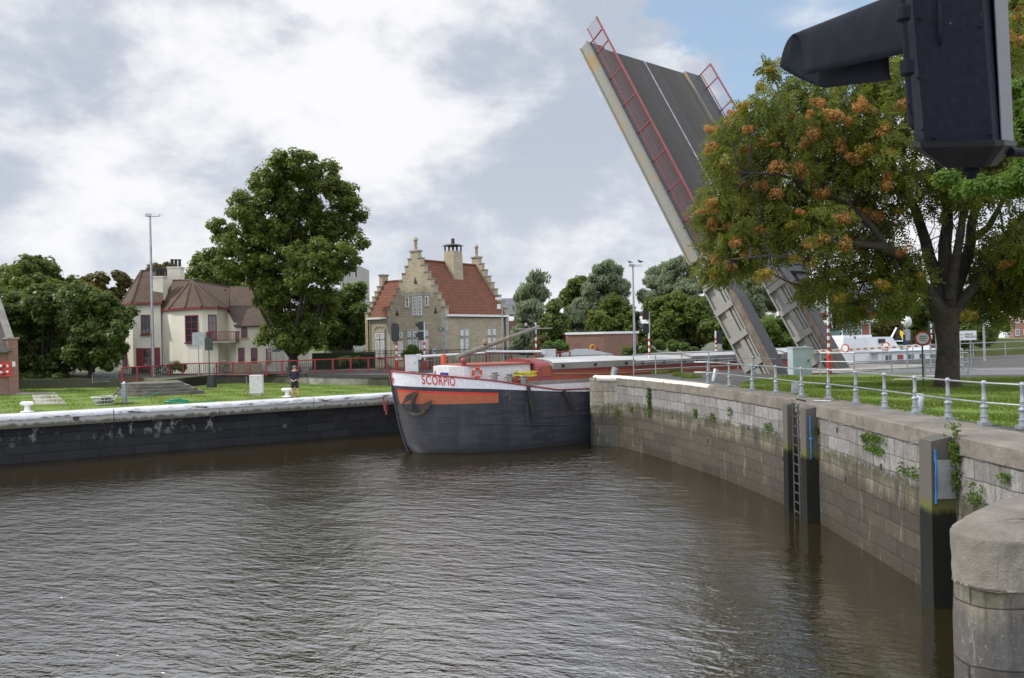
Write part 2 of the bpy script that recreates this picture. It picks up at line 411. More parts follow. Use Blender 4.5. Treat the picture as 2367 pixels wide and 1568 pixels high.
low = [LB(-120, 0), LB(4.8, 0)] + retp[::-1] + [V(-27.5, 57.5, 0), V(-140, 57.5, 0)]
flat('lawn', [(q.x, q.y) for q in low], 2.15, MT['grass'])
up = [V(-140, 57.4, 0), V(-27.5, 57.4, 0)] + retp + [LB(4.8, 0), LB(38, 0), V(62, 110, 0), V(95, 172.5, 0), V(-120, 170.5, 0), V(-500, 180, 0), V(-500, 57.4, 0)]
flat('bank', [(q.x, q.y) for q in up], 2.83, MT['bank'], depth=3.6)
flat('road', [(-60, 58.5), (-22, 60.3), (-7.5, 53.0), (-3.6, 49.9), (0.5, 49.8), (7.5, 56.8), (2, 62.0), (-12, 62.6), (-25, 65.0), (-60, 65.2)], 2.84, MT['asphalt'])
flat('quay_pavement', [LB(-120, .3)[:2], LB(4.8, .3)[:2], LB(4.8, 1.9)[:2], LB(-4, 2.0)[:2], LB(-120, 2.3)[:2]], 2.158, MT['paving'])
flat('footpath', [gr(156, 934, 2.17)[:2], gr(82, 934, 2.17)[:2], gr(73, 912, 2.17)[:2], gr(-60, 914, 2.17)[:2], gr(-60, 906, 2.17)[:2], gr(126, 906, 2.17)[:2]], 2.165, MT['paving'])
# face of the upper bank behind the lawn (bare rise left of the steps)
# ---- right bank
WALL = [(8.5, -6), (8.4, 4), (8.3, 9), (8.25, 12.6), (8.17, 15), (8.2, 18.5), (8.2, 21.5), (8.06, 23.5), (7.72, 26), (7.2, 28.7), (6.6, 31), (5.65, 34.2), (4.85, 36.35)]
NOSE = [(4.75, 36.45), (3.95, 36.75), (3.72, 36.95), (3.66, 37.2), (3.8, 37.42)]
CH = [V(3.8, 37.42, 0) + D2 * t for t in (0, 60)]
rb = [V(*q, 0) for q in WALL] + [V(*q, 0) for q in NOSE] + CH[1:] + [V(140, 60, 0), V(140, -6, 0)]
flat('quay_ground', [(q.x, q.y) for q in rb], 3.2, MT['asphalt'])
RAILPX = [(1637, 889), (1686, 895.4), (1739, 904), (1793.7, 910.5), (1853, 919.6), (1915.6, 926.4), (1978.6, 935.6), (2045, 947), (2115.6, 959.3), (2192, 972), (2275.5, 984.4), (2364.5, 993.6)]
RAIL = [gr(u, v_, 3.2) for u, v_ in RAILPX]; RAIL += [RAIL[-1] + V(.42, -1.0, 0), RAIL[-1] + V(.9, -2.2, 0)]
gl = [q + V(.22, .12, 0) for q in RAIL[1:]]
gback = [V(60, 24.5, 0), gr(2367, 878, 3.2), gr(2240, 879, 3.2), gr(2170, 868, 3.2), gr(2050, 866, 3.2), gr(1900, 867, 3.2), gr(1800, 869, 3.2), gr(1745, 881, 3.2)]
flat('grass_verge', [(q.x, q.y) for q in gl + [V(60, 10, 0)] + gback], 3.208, MT['grass'])
flat('access_path', [gr(*q, 3.2)[:2] for q in ((2050, 881), (2170, 879), (2170, 868), (2100, 869))], 3.214, MT['paving'])
flat('road_surface', [(16.5, 33.2), (60, 26), (60, 32.5), (22, 38.6), (17.4, 39.3), (13.6, 36.4)], 3.206, plain('worn_road', (.15, .15, .155), (.11, .11, .112), .85, 0, .8, 60, .3))
def edge_line(name, pts, z, wd, mat):
    mb = MB()
    for a, b in zip(pts[:-1], pts[1:]):
        t = (b - a).normalized(); n_ = V(-t.y, t.x, 0) * wd / 2
        mb.quad(a - n_ + V(0, 0, z - a.z), b - n_ + V(0, 0, z - a.z), b + n_ + V(0, 0, z - a.z), a + n_ + V(0, 0, z - a.z))
    return tag(mb.build(name, mat), kind='structure')
edge_line('road_marking', [V(22, 36.9, 0), V(60, 30.9, 0)], 3.212, .14, MT['white'])
# ---- grass blades
def blades(name, poly, z, n, h0, h1, mat, seed, label=None):
    r = np.random.RandomState(seed); P = np.array([(q[0], q[1]) for q in poly]); lo, hi = P.min(0), P.max(0)
    pts = []
    while sum(len(a) for a in pts) < n:
        q = r.uniform(lo, hi, (n, 2)); ins = np.zeros(n, bool); j = len(P) - 1
        for i in range(len(P)):
            xi, yi = P[i]; xj, yj = P[j]
            c = ((yi > q[:, 1]) != (yj > q[:, 1])) & (q[:, 0] < (xj - xi) * (q[:, 1] - yi) / (yj - yi + 1e-12) + xi)
            ins ^= c; j = i
        pts.append(q[ins])
    q = np.concatenate(pts)[:n]; a = r.uniform(0, 2 * np.pi, n); hgt = r.uniform(h0, h1, n) * (1 + .8 * np.sin(q[:, 0] * 1.3) * np.sin(q[:, 1] * 1.7 + q[:, 0])) ; wd = hgt * .14 + .006
    dx, dy = np.cos(a) * wd, np.sin(a) * wd; lx, ly = r.normal(0, .4, (2, n)) * hgt
    vs = np.zeros((n, 3, 3)); vs[:, 0] = np.c_[q[:, 0] - dx, q[:, 1] - dy, np.full(n, z)]; vs[:, 1] = np.c_[q[:, 0] + dx, q[:, 1] + dy, np.full(n, z)]
    vs[:, 2] = np.c_[q[:, 0] + lx, q[:, 1] + ly, z + hgt]
    return fastmesh(name, vs.reshape(-1, 3), 3, mat)
def fastmesh(name, verts, k, mat, parent=None, origin=None):
    me = bpy.data.meshes.new(name); n = len(verts) // k
    off = np.array(origin if origin is not None else (0, 0, 0), float)
    me.vertices.add(len(verts)); me.vertices.foreach_set('co', (verts - off).ravel())
    me.loops.add(len(verts)); me.loops.foreach_set('vertex_index', np.arange(len(verts)))
    me.polygons.add(n); me.polygons.foreach_set('loop_start', np.arange(n) * k); me.polygons.foreach_set('loop_total', np.full(n, k))
    me.materials.append(mat); me.update(calc_edges=True)
    o = bpy.data.objects.new(name, me); COL.objects.link(o)
    if parent is not None: o.parent = parent
    else: o.location = off
    return o
MT['blade'] = leafm('grass_blades', (.085, .145, .018), (.18, .255, .04), (.30, .27, .10), .3, .8)
near_poly = [(q.x, q.y) for q in gl] + [(22, 10.8), (22, 30.5), (14.5, 32.6), (12.4, 35.3), (9.3, 31)]
o = blades('grass_blades', near_poly, 3.205, 110000, .03, .07, MT['blade'], 3); tag(o, 'short green grass growing round the big tree behind the silver railing', 'grass', kind='stuff')
lp = [LB(-26, 2.35), LB(-4, 2.05), LB(4.5, 1.95)] + retp[::-1][2:] + [V(-27.5, 57, 0), V(-42, 57, 0)]
o = blades('grass_blades', [(q.x, q.y) for q in lp], 2.15, 60000, .03, .06, MT['blade'], 4); tag(o, 'bright mown grass of the lawn behind the far quay', 'grass', kind='stuff')
def weeds(px, z, n, h, r, seed, label):
    c = gr(px[0], px[1], z); rs = np.random.RandomState(seed)
    a = rs.uniform(0, 2 * np.pi, n); rr = r * np.sqrt(rs.uniform(0, 1, n))
    q = np.c_[c.x + rr * np.cos(a), c.y + rr * np.sin(a)]
    hh = rs.uniform(.4, 1, n) * h; b = rs.uniform(0, 6.28, n); wd = .012
    vs = np.zeros((n, 3, 3)); lx, ly = rs.normal(0, .35, (2, n)) * hh
    vs[:, 0] = np.c_[q[:, 0] - np.cos(b) * wd, q[:, 1] - np.sin(b) * wd, np.full(n, z)]; vs[:, 1] = np.c_[q[:, 0] + np.cos(b) * wd, q[:, 1] + np.sin(b) * wd, np.full(n, z)]
    vs[:, 2] = np.c_[q[:, 0] + lx, q[:, 1] + ly, z + hh]
    o = fastmesh('weed_tuft', vs.reshape(-1, 3), 3, MT['blade'], origin=c); tag(o, label, 'weeds', 'weed tufts in the quay paving'); return o
for i, (u, v_, r_, t) in enumerate([(1483, 861, .55, 'broad grassy weed tuft in the tarmac left of the red based signal mast'), (1525, 864, .45, 'low weed tuft in the tarmac just right of the red based signal mast'),
        (1556, 860, .5, 'weed tuft on the tarmac under the second bay of the pipe fence'), (1570, 870, .35, 'small weed tuft on the open tarmac nearer the quay edge'), (1452, 862, .3, 'little weed tuft beside the tilted bollard at the wall end'), (1600, 874, .5, 'sparse weeds on the tarmac beside the first railing post')]):
    weeds((u, v_), 3.2, 260, .3, r_, 20 + i, t)
# ================================================================ RIGHT QUAY WALL
def strip(mb, pts, z0, z1, off=0., s0=0.):
    s = s0; P = [V(q[0], q[1], 0) for q in pts]
    nrm = []
    for i in range(len(P)):
        t = (P[min(i + 1, len(P) - 1)] - P[max(i - 1, 0)]).normalized(); nrm.append(V(-t.y, t.x, 0))   # left of travel
    Q = [p_ + n_ * off for p_, n_ in zip(P, nrm)]
    for i in range(len(P) - 1):
        l = (P[i + 1] - P[i]).length; a, b = Q[i], Q[i + 1]
        mb.add([a + V(0, 0, z0), b + V(0, 0, z0), b + V(0, 0, z1), a + V(0, 0, z1)], [(1, 0, 3, 2)], [[(s + l, z0), (s, z0), (s, z1), (s + l, z1)]]); s += l
    return Q
def smooth_path(pts, n=4):
    P = [V(q[0], q[1], 0) for q in pts]; out = []
    for i in range(len(P) - 1):
        a, b, c, d = P[max(i - 1, 0)], P[i], P[i + 1], P[min(i + 2, len(P) - 1)]
        for k in range(n):
            t = k / n; out.append(.5 * ((2 * b) + (c - a) * t + (2 * a - 5 * b + 4 * c - d) * t * t + (3 * b - a - 3 * c + d) * t ** 3))
    return out + [P[-1]]
def stonewall(name, light, dark, wet, tide, bw=.95, bh=.36):
    m = M(name); uv = m.uv(); p = m.pos()
    uvd = m.n('ShaderNodeVectorMath', operation='ADD'); m.L.new(uv, uvd.inputs[0])
    nz = m.n('ShaderNodeTexNoise'); nz.inputs['Scale'].default_value = 1.6; m.L.new(p, nz.inputs[0]); sc_ = m.n('ShaderNodeVectorMath', operation='SCALE'); m.L.new(nz.outputs['Color'], sc_.inputs[0]); sc_.inputs['Scale'].default_value = .09
    m.L.new(sc_.outputs[0], uvd.inputs[1])
    b = m.n('ShaderNodeTexBrick'); m.L.new(uvd.outputs[0], b.inputs[0]); b.inputs['Scale'].default_value = 1; b.offset_frequency = 2; b.offset = .42; b.squash = 1.35; b.squash_frequency = 3
    b.inputs['Brick Width'].default_value = bw; b.inputs['Row Height'].default_value = bh; b.inputs['Mortar Size'].default_value = .011; b.inputs['Mortar Smooth'].default_value = .6
    b.inputs['Color1'].default_value = (.95, .95, .95, 1); b.inputs['Color2'].default_value = (.58, .57, .55, 1); b.inputs['Mortar'].default_value = (.30, .29, .27, 1)
    z = m.n('ShaderNodeSeparateXYZ'); m.L.new(p, z.inputs[0]); z = z.outputs[2]
    n1 = m.noise(m.map(p, (1, 1, .25)), 2.2, 7, .7); n2 = m.noise(p, 7, 6, .7); n3 = m.noise(p, .6, 6, .6)
    zz = m.math('ADD', z, m.math('MULTIPLY', m.math('SUBTRACT', n1, .5), .55))
    fl = m.ramp(zz, tide - .10, tide + .10)
    c = m.mix(fl, m.mix(m.ramp(n2, .3, .7), dark, tuple(x * .6 for x in dark)), m.mix(m.ramp(n2, .35, .7), light, tuple(x * .62 for x in light)))
    band = m.math('MULTIPLY', m.ramp(zz, tide - .55, tide - .25), m.ramp(zz, tide + .02, tide - .12))
    c = m.mix(m.math('MULTIPLY', band, m.ramp(n1, .4, .62, 0, .75)), c, (.30, .27, .20))          # lime bloom
    moss = m.math('MULTIPLY', m.ramp(zz, tide - .25, tide), m.ramp(zz, tide + .18, tide + .03))
    c = m.mix(m.math('MULTIPLY', moss, m.ramp(n2, .38, .55, 0, .9)), c, (.055, .062, .018))
    c = m.mix(m.ramp(zz, .45, .12, 0, .8), c, wet)
    c = m.mix(m.ramp(n3, .55, .75, 0, .45), c, (.10, .075, .05))
    st_ = m.noise(m.map(p, (5, 5, .35)), 1.3, 6, .65); c = m.mix(m.ramp(st_, .52, .68, 0, .65), c, (.045, .042, .036)); c = m.mix(m.ramp(m.noise(m.map(p, (3, 3, .5)), 2.1, 6, .7), .60, .70, 0, .45), c, (.42, .41, .40))
    n5 = m.noise(p, 26, 5, .75); c = m.mix(m.ramp(n5, .5, .68, 0, .55), c, (.07, .065, .055)); c = m.mix(m.ramp(n5, .42, .30, 0, .5), c, (.40, .38, .34)); c = m.mix(1.0, c, b.outputs['Color'], 'MULTIPLY')
    m.col(c).rough(m.ramp(zz, .2, tide, .55, .92))
    m.bump(m.math('SUBTRACT', m.math('MULTIPLY', n2, .5), m.math('MULTIPLY', b.outputs['Fac'], .8)), .8, .03); return m.m
MT['rwall'] = stonewall('quay_stone_blocks', (.31, .305, .305), (.082, .070, .052), (.045, .036, .024), 2.0)
m = M('coping_concrete'); p = m.pos(); n1 = m.noise(p, 1.3, 7, .7); n2 = m.noise(p, 9, 6, .7); n3 = m.noise(m.map(p, (4, 4, .5)), 1.5, 5, .6)
c = m.mix(m.ramp(n1, .35, .65), (.215, .195, .17), (.12, .108, .092)); c = m.mix(m.ramp(n3, .5, .7, 0, .5), c, (.12, .11, .09)); c = m.mix(m.ramp(n2, .6, .75, 0, .5), c, (.33, .30, .26))
m.col(c).rough(.92); m.bump(m.math('ADD', n2, m.math('MULTIPLY', m.noise(p, 40, 3), .5)), .8, .03); MT['coping'] = m.m
wp = smooth_path(WALL, 4)
rw = empty('quay_wall', (8.2, 20, 0), 'curved stone block quay wall below the silver railing, pale above and mossy brown towards the water', 'wall')
mb = MB(); strip(mb, wp, -.8, 2.92); mb.build('wall_face', MT['rwall'], rw, 'all')
mb = MB(); q1 = strip(mb, wp, 2.88, 3.185, .04)
P = wp; inn = []
for i in range(len(P)):
    t = (P[min(i + 1, len(P) - 1)] - P[max(i - 1, 0)]).normalized(); inn.append(P[i] + V(t.y, -t.x, 0) * 1.35)
for i in range(len(P) - 1):
    a, b, c, d = q1[i], q1[i + 1], inn[i + 1], inn[i]
    z = V(0, 0, 3.212); z2 = V(0, 0, 3.185); k = lambda o_, i_: (o_ - i_).normalized() * .04
    a2, b2 = a - k(a, d), b - k(b, c)
    mb.quad(d + z, c + z, b2 + z, a2 + z); mb.quad(a2 + z, b2 + z, b + z2, a + z2)
    mb.quad(a + V(0, 0, 2.88), b + V(0, 0, 2.88), P[i + 1] + V(0, 0, 2.88), P[i] + V(0, 0, 2.88))
mb.build('coping', MT['coping'], rw)
# wall end (nose) facing the camera
MT['nosewall'] = stonewall('wall_end_blocks', (.38, .35, .30), (.06, .055, .045), (.035, .03, .025), 1.85, 1.4, .52)
mb = MB(); np_ = smooth_path([(4.85, 36.33)] + NOSE, 4) + [CH[0] + D2 * 30, CH[0] + D2 * 60]
strip(mb, np_, -.8, 3.19, 0, 1.37); mb.build('wall_end', MT['nosewall'], rw, 'all')
MT['nosing'] = rusty('rusty_white_nosing', (.74, .70, .62), .56, .5, (.30, .12, .05), 2.2)
mb = MB(); e = [q for q in wp if q.y > 28.2] + [V(4.85, 36.33, 0)] + [V(*q, 0) for q in NOSE]
for i, q in enumerate(e): q_ = q
path = [V(q.x, q.y, 3.17) + V(.11, .04, 0) for q in e[:-3]] + [V(4.05, 36.98, 3.17), V(3.95, 37.3, 3.17)]
mb.tube(path, .145, 12); mb.build('steel_nosing', MT['nosing'], rw, True)
# drain holes in the wall
mb = MB()
def on_wall(u, v_):           # nearest wall point seen along a pixel
    X, Z = ray(u, v_); best = None
    for a, b in zip(wp[:-1], wp[1:]):
        d = b - a; den = d.x - X * d.y
        if abs(den) < 1e-9: continue
        t = (X * a.y - a.x) / den
        if -.001 <= t <= 1.001:
            Y = a.y + t * d.y
            if Y > 9: best = V(X * Y, Y, ZC + Z * Y); tt = d.normalized()
    return best, tt
for (u, v_) in [(1555, 965), (1472, 995), (1636, 1020), (1730, 990), (1810, 1062), (1955, 1108), (2037, 985 + 95), (1935, 995), (1560, 1068), (1838, 1130)]:
    q, t = on_wall(u, v_); n_ = V(-t.y, t.x, 0)
    M4 = Matrix.Translation(q + n_ * .004) @ Matrix((( t.x, 0, n_.x, 0), (t.y, 0, n_.y, 0), (0, 1, 0, 0), (0, 0, 0, 1)))
    vs = [M4 @ V(.05 * math.cos(a), .085 * math.sin(a), 0) for a in [2 * math.pi * k / 12 for k in range(12)]]
    mb.poly(vs)
mb.build('drain_holes', MT['black'], rw)
# near pier
MT['pier'] = stonewall('pier_concrete', (.22, .20, .17), (.115, .112, .108), (.08, .08, .075), 2.68, 3.2, .62)
PIER = [(8.3, 7.6), (5.1, 7.6), (4.78, 7.64), (4.58, 7.76), (4.5, 7.95), (4.56, 8.15), (4.86, 8.5), (5.6, 9.17), (6.4, 9.72), (8.3, 10.9)]
pp = smooth_path(PIER[1:-1], 4); pp = [V(8.3, 7.6, 0)] + pp + [V(8.3, 10.9, 0)]; pp = pp[::-1]
pr = empty('stone_pier', (5.6, 8.4, -.8), 'massive weathered concrete pier with a rounded corner in the near right foreground', 'pier')
mb = MB(); strip(mb, pp, -.8, 2.62); mb.build('shaft', MT['pier'], pr, 'all')
mb = MB(); q1 = strip(mb, pp, 2.6, 3.10, -.012); strip_top = strip(MB(), pp, 0, 1, .10)
n_ = len(pp)
cc_ = V(6.9, 8.7, 3.19)
for i in range(n_ - 1): mb.poly([strip_top[i + 1] + V(0, 0, 3.17), strip_top[i] + V(0, 0, 3.17), cc_])
for i in range(n_ - 1): mb.quad(q1[i + 1] + V(0, 0, 3.10), q1[i] + V(0, 0, 3.10), strip_top[i] + V(0, 0, 3.17), strip_top[i + 1] + V(0, 0, 3.17))
for i in range(n_ - 1): mb.quad(pp[i] + V(0, 0, 2.6), pp[i + 1] + V(0, 0, 2.6), q1[i + 1] + V(0, 0, 2.6), q1[i] + V(0, 0, 2.6))
mb.build('cap', MT['coping'], pr, True)
def roughen(o, lv, st, size):
    a = o.modifiers.new('w', 'WELD'); a.merge_threshold = .0005
    a = o.modifiers.new('s', 'SUBSURF'); a.subdivision_type = 'SIMPLE'; a.levels = lv; a.render_levels = lv
    t_ = bpy.data.textures.new('rough', 'CLOUDS'); t_.noise_scale = size; t_.noise_depth = 4
    d_ = o.modifiers.new('d', 'DISPLACE'); d_.texture = t_; d_.texture_coords = 'GLOBAL'; d_.strength = st; d_.mid_level = .5
for o in list(pr.children): roughen(o, 4, .045, .2)
for o in list(rw.children):
    if o.name.startswith('coping'): roughen(o, 3, .045, .25)
# fender pillars, ladder
m = M('slimy_timber'); p = m.pos(); z = m.n('ShaderNodeSeparateXYZ'); m.L.new(p, z.inputs[0]); n1 = m.noise(m.map(p, (3, 3, .4)), 3, 5, .6)
zz = m.math('ADD', z.outputs[2], m.math('MULTIPLY', n1, .25))
c = m.mix(m.ramp(zz, 1.98, 2.1), (.008, .010, .008), (.085, .08, .07)); g_ = m.math('MULTIPLY', m.ramp(zz, 1.85, 1.98), m.ramp(zz, 2.2, 2.08)); c = m.mix(g_, c, (.085, .09, .025))
m.col(c).rough(m.ramp(zz, 1.9, 2.1, .45, .85)); m.bump(n1, .4, .02); MT['slimy'] = m.m
def pillar(x0, x1, y0, y1, label):
    o = MB(); a, b = (x0, y0), (x1, y1); z1 = 3.12
    o.hexa([V(x0, y0, -.6), V(x1, y0, -.6), V(x1, y1, -.6), V(x0, y1, -.6), V(x0 + .02, y0 + .02, z1 - .03), V(x1, y0 + .02, z1 + .03), V(x1, y1, z1 + .03), V(x0 + .02, y1, z1 - .03)])
    return tag(o.build('fender_post', MT['slimy']), label, 'post', 'fender posts bolted to the right quay wall')
pillar(7.86, 8.24, 21.0, 21.42, 'dark slimy fender post just right of the wall ladder')
pillar(7.86, 8.24, 22.42, 22.8, 'dark slimy fender post just left of the wall ladder')
fp = empty('fender_post', (7.95, 14.6, 0), 'nearest tall fender post with a bolted steel plate, slimy black below the tide line', 'post', 'fender posts bolted to the right quay wall')
o = MB().hexa([V(7.72, 14.45, -.6), V(8.2, 14.45, -.6), V(8.2, 14.9, -.6), V(7.72, 14.9, -.6), V(7.74, 14.47, 3.1), V(8.2, 14.47, 3.2), V(8.2, 14.9, 3.2), V(7.74, 14.9, 3.1)]).build('timber', MT['slimy'], fp)
mb = MB().box((7.98, 14.43, 2.4), (.34, .03, .72)); mb.build('steel_plate', MT['steel'], fp)
for z in (2.2, 2.6): MB().lathe([(.0, -.02), (.03, -.02), (.03, .0)], (8.05, 14.41, z), 8, 'Y').build('bolt', MT['steel'], fp)
ld = empty('wall_ladder', (8.0, 22.07, 0), 'steel rung ladder set between two fender posts on the quay wall', 'ladder')
for y in (21.86, 22.30): MB().bar((7.99, y, -.5), (7.99, y, 3.15), .025, .035).build('rail', MT['dark'], ld)
for k in range(12): MB().tube([(7.99, 21.86, .08 + k * .27), (7.99, 22.30, .08 + k * .27)], .022, 6).build('rung', MT['dark'], ld)
mb = MB().box((8.22, 22.26, 1.4), (.06, .6, 3.7)); mb.build('back_plate', MT['black'], ld)
def rope(path, r, mat, name, label, cat='rope', group=None, knots=()):
    mb = MB(); P = [Vector(p_) for p_ in path]; Q = []
    for i in range(len(P) - 1):
        for k in range(6): Q.append(P[i].lerp(P[i + 1], k / 6) + V(rng.uniform(-1, 1), rng.uniform(-1, 1), 0) * r * .4)
    Q.append(P[-1]); mb.tube(Q, r, 6)
    for kx in knots: mb.sphere(kx, r * 2.4, 8, 6)
    return tag(mb.build(name, mat, None, True), label, cat, group)
rope([(7.98, 20.97, 2.93), (7.99, 20.96, 2.3), (7.98, 20.97, 1.75)], .02, MT['ropeblue'], 'mooring_rope', 'knotted blue rope on the fender post right of the ladder', knots=[(7.99, 20.96, 2.3)])
rope([(7.80, 14.42, 2.95), (7.79, 14.40, 2.4), (7.80, 14.43, 1.95)], .022, MT['ropeblue'], 'mooring_rope', 'thick blue rope hanging down the nearest fender post')
# ================================================================ LEFT QUAY WALL
lw = empty('quay_wall', LB(-8, 0, 0), 'long straight tarred quay wall with a rounded white coping on the far side of the basin', 'wall')
m = M('tarred_blocks'); uv = m.uv(); p = m.pos(); b = m.n('ShaderNodeTexBrick'); m.L.new(uv, b.inputs[0]); b.inputs['Scale'].default_value = 1
b.inputs['Brick Width'].default_value = 1.5; b.inputs['Row Height'].default_value = .42; b.inputs['Mortar Size'].default_value = .015
b.inputs['Color1'].default_value = (.021, .022, .025, 1); b.inputs['Color2'].default_value = (.011, .012, .014, 1); b.inputs['Mortar'].default_value = (.006, .006, .006, 1)
z = m.n('ShaderNodeSeparateXYZ'); m.L.new(p, z.inputs[0]); n1 = m.noise(p, 1.1, 8, .7); n2 = m.noise(m.map(p, (1, 1, .5)), 3.2, 7, .7); n3 = m.noise(p, .35, 4, .6)
pz = m.math('MULTIPLY', m.ramp(z.outputs[2], .75, 1.3), m.ramp(m.math('MULTIPLY', n2, m.ramp(n3, .4, .6, .7, 1.15)), .60, .64))
c = m.mix(pz, m.mix(m.ramp(n1, .5, .7, 0, .6), b.outputs[0], (.028, .03, .033)), (.17, .17, .17))
m.b.inputs['Specular IOR Level'].default_value = .2; m.col(c).rough(.75); m.bump(m.math('SUBTRACT', n2, b.outputs['Fac']), .6, .02); MT['tar'] = m.m
mb = MB(); strip(mb, [LB(-120, .35)[:2], LB(6, .35)[:2], LB(70, .35)[:2]], -.8, 1.66)
mb.quad(LB(-120, .5, 1.655), LB(70, .5, 1.655), LB(70, -.02, 1.655), LB(-120, -.02, 1.655))
mb.f.reverse(); mb.uvs = {}; 
mb = MB(); s_ = 0
mb.add([LB(-120, .35, -.8), LB(70, .35, -.8), LB(70, .35, 1.66), LB(-120, .35, 1.66)], [(0, 1, 2, 3)], [[(0, -.8), (190, -.8), (190, 1.66), (0, 1.66)]])
mb.build('wall_face', MT['tar'], lw)
m = M('dirty_concrete_band'); p = m.pos(); z = m.n('ShaderNodeSeparateXYZ'); m.L.new(p, z.inputs[0]); n1 = m.noise(p, 1.3, 8, .7); n2 = m.noise(m.map(p, (1, 1, .4)), 4, 6, .65)
zz = m.math('ADD', z.outputs[2], m.math('MULTIPLY', m.math('SUBTRACT', n2, .5), .55))
c = m.mix(m.ramp(zz, 1.86, 1.72), m.mix(m.ramp(n2, .4, .7), (.34, .34, .33), (.24, .24, .22)), (.07, .068, .05)); c = m.mix(m.ramp(n1, .62, .72, 0, .7), c, (.10, .10, .07))
m.col(c).rough(.9); m.bump(n2, .4, .02); MT['band'] = m.m
for k in range(16):
    a, b_ = -70 + k * 4.7, -70 + (k + 1) * 4.7 - .03
    mb = MB(); mb.prism([LB(a, 0, 1.62), LB(a, 0, 2.0), LB(a, .4, 2.0), LB(a, .4, 1.62)], D2 * (b_ - a)); mb.build('concrete_band', MT['band'], lw)
m = M('chipped_white_coping'); p = m.pos(); n1 = m.noise(m.map(p, (1, 1, 5)), 1.2, 8, .7); z = m.n('ShaderNodeSeparateXYZ'); m.L.new(p, z.inputs[0])
f = m.math('MULTIPLY', m.ramp(n1, .545, .57), m.math('MULTIPLY', m.ramp(z.outputs[2], 1.9, 2.05), m.ramp(z.outputs[2], 2.24, 2.1)))
m.col(m.mix(f, m.mix(m.ramp(m.noise(p, 2, 5), .4, .7), (.60, .62, .66), (.46, .47, .48)), (.05, .05, .05))).rough(.5); m.bump(n1, .2, .01); MT['lcoping'] = m.m
prof = [(0.02, 1.985), (-.06, 2.0), (-.09, 2.07), (-.07, 2.15), (-.01, 2.21), (.08, 2.245), (.42, 2.25), (.42, 1.985)]
for k in range(8):
    a, b_ = -70 + k * 9.4, -70 + (k + 1) * 9.4 - .04
    mb = MB(); mb.prism([LB(a, r_, z_) for r_, z_ in prof], D2 * (b_ - a)); mb.build('coping', MT['lcoping'], lw, True)
mb = MB()
for (u, v_) in [(176, 967), (491, 959), (28, 1030), (363, 1007), (658, 985)]:
    a_, z_ = onpl(u, v_, P0 if v_ < 970 else P0 + NL * .35, D2)
    c = (P0 + D2 * a_ + V(0, 0, z_) - NL * .01) if v_ < 970 else (P0 + NL * .345 + D2 * a_ + V(0, 0, z_))
    mb.torus(c, .11, .022, NL, 16, 6)
    mb.poly([c + (D2 * math.cos(a) + V(0, 0, math.sin(a))) * .1 for a in [2 * math.pi * k / 12 for k in range(12)]])
mb.build('drain_holes', MT['dark'], lw)
# retaining wall of the upper bank
rt = empty('retaining_wall', retp[3], 'low concrete retaining wall with a dark coping under the red railing, on the far side of the lawn', 'wall')
def upz(u): return 2.62 + max(0, min(1, (u - 300) / 600)) * .33
m = plain('stained_retaining_concrete', (.36, .35, .31), (.16, .16, .12), .9, 0, 1.1, 10, .3)
for i in range(2, len(retp) - 1):
    a, b_ = retp[i], retp[i + 1]; t = (b_ - a).normalized(); n_ = V(-t.y, t.x, 0)
    mb = MB(); mb.obox(a - V(0, 0, .2), b_ - a, n_ * .3, V(0, 0, .72)); mb.build('wall_panel', m, rt)
    mb = MB(); mb.obox(a - n_ * .06 + V(0, 0, .52), b_ - a, n_ * .42, V(0, 0, .2)); mb.build('dark_coping', MT['dark'], rt)
for i in range(0, 2):
    a, b_ = retp[i], retp[i + 1]; t = (b_ - a).normalized(); n_ = V(-t.y, t.x, 0)
    mb = MB(); mb.obox(a - V(0, 0, .2), b_ - a, n_ * .4, V(0, 0, .78)); mb.build('dark_wall_panel', MT['dark'], rt)
# stepped curved plinth
st = empty('stone_steps', gr(330, 925, 2.2), 'curved flight of dark weathered stone steps beside the far quay', 'steps')
ms = plain('dark_step_stone', (.15, .14, .12), (.075, .07, .06), .92, 0, 2, 15, .5, .02)
cst = gr(322, 915, 2.2); c0 = V(cst.x, cst.y + 2.8, 0)
ux = D2; uy = NL
for k, (rx, ry) in enumerate([(2.25, 1.15), (2.1, 1.45), (1.95, 1.8), (1.8, 2.1)]):
    z0, z1 = 2.1, 2.35 + k * .17; pts = []
    right = 2.15 - k * .34
    for j in range(13):
        a = math.pi * (0.5 + j / 12 * .9)
        pts.append(c0 + ux * (rx - .0) * math.cos(a) * 1.15 - uy * (3.0 - k * .36) * math.sin(a) + V(0, 0, z0))
    poly = [c0 + ux * right - uy * (3.0 - k * .36) + V(0, 0, z0)] + pts + [c0 + uy * 1.5 - ux * 2.2 + V(0, 0, z0), c0 + uy * 1.5 + ux * right + V(0, 0, z0)]
    mb = MB(); mb.prism(poly, (0, 0, z1 - z0)); mb.build('step', ms, st)
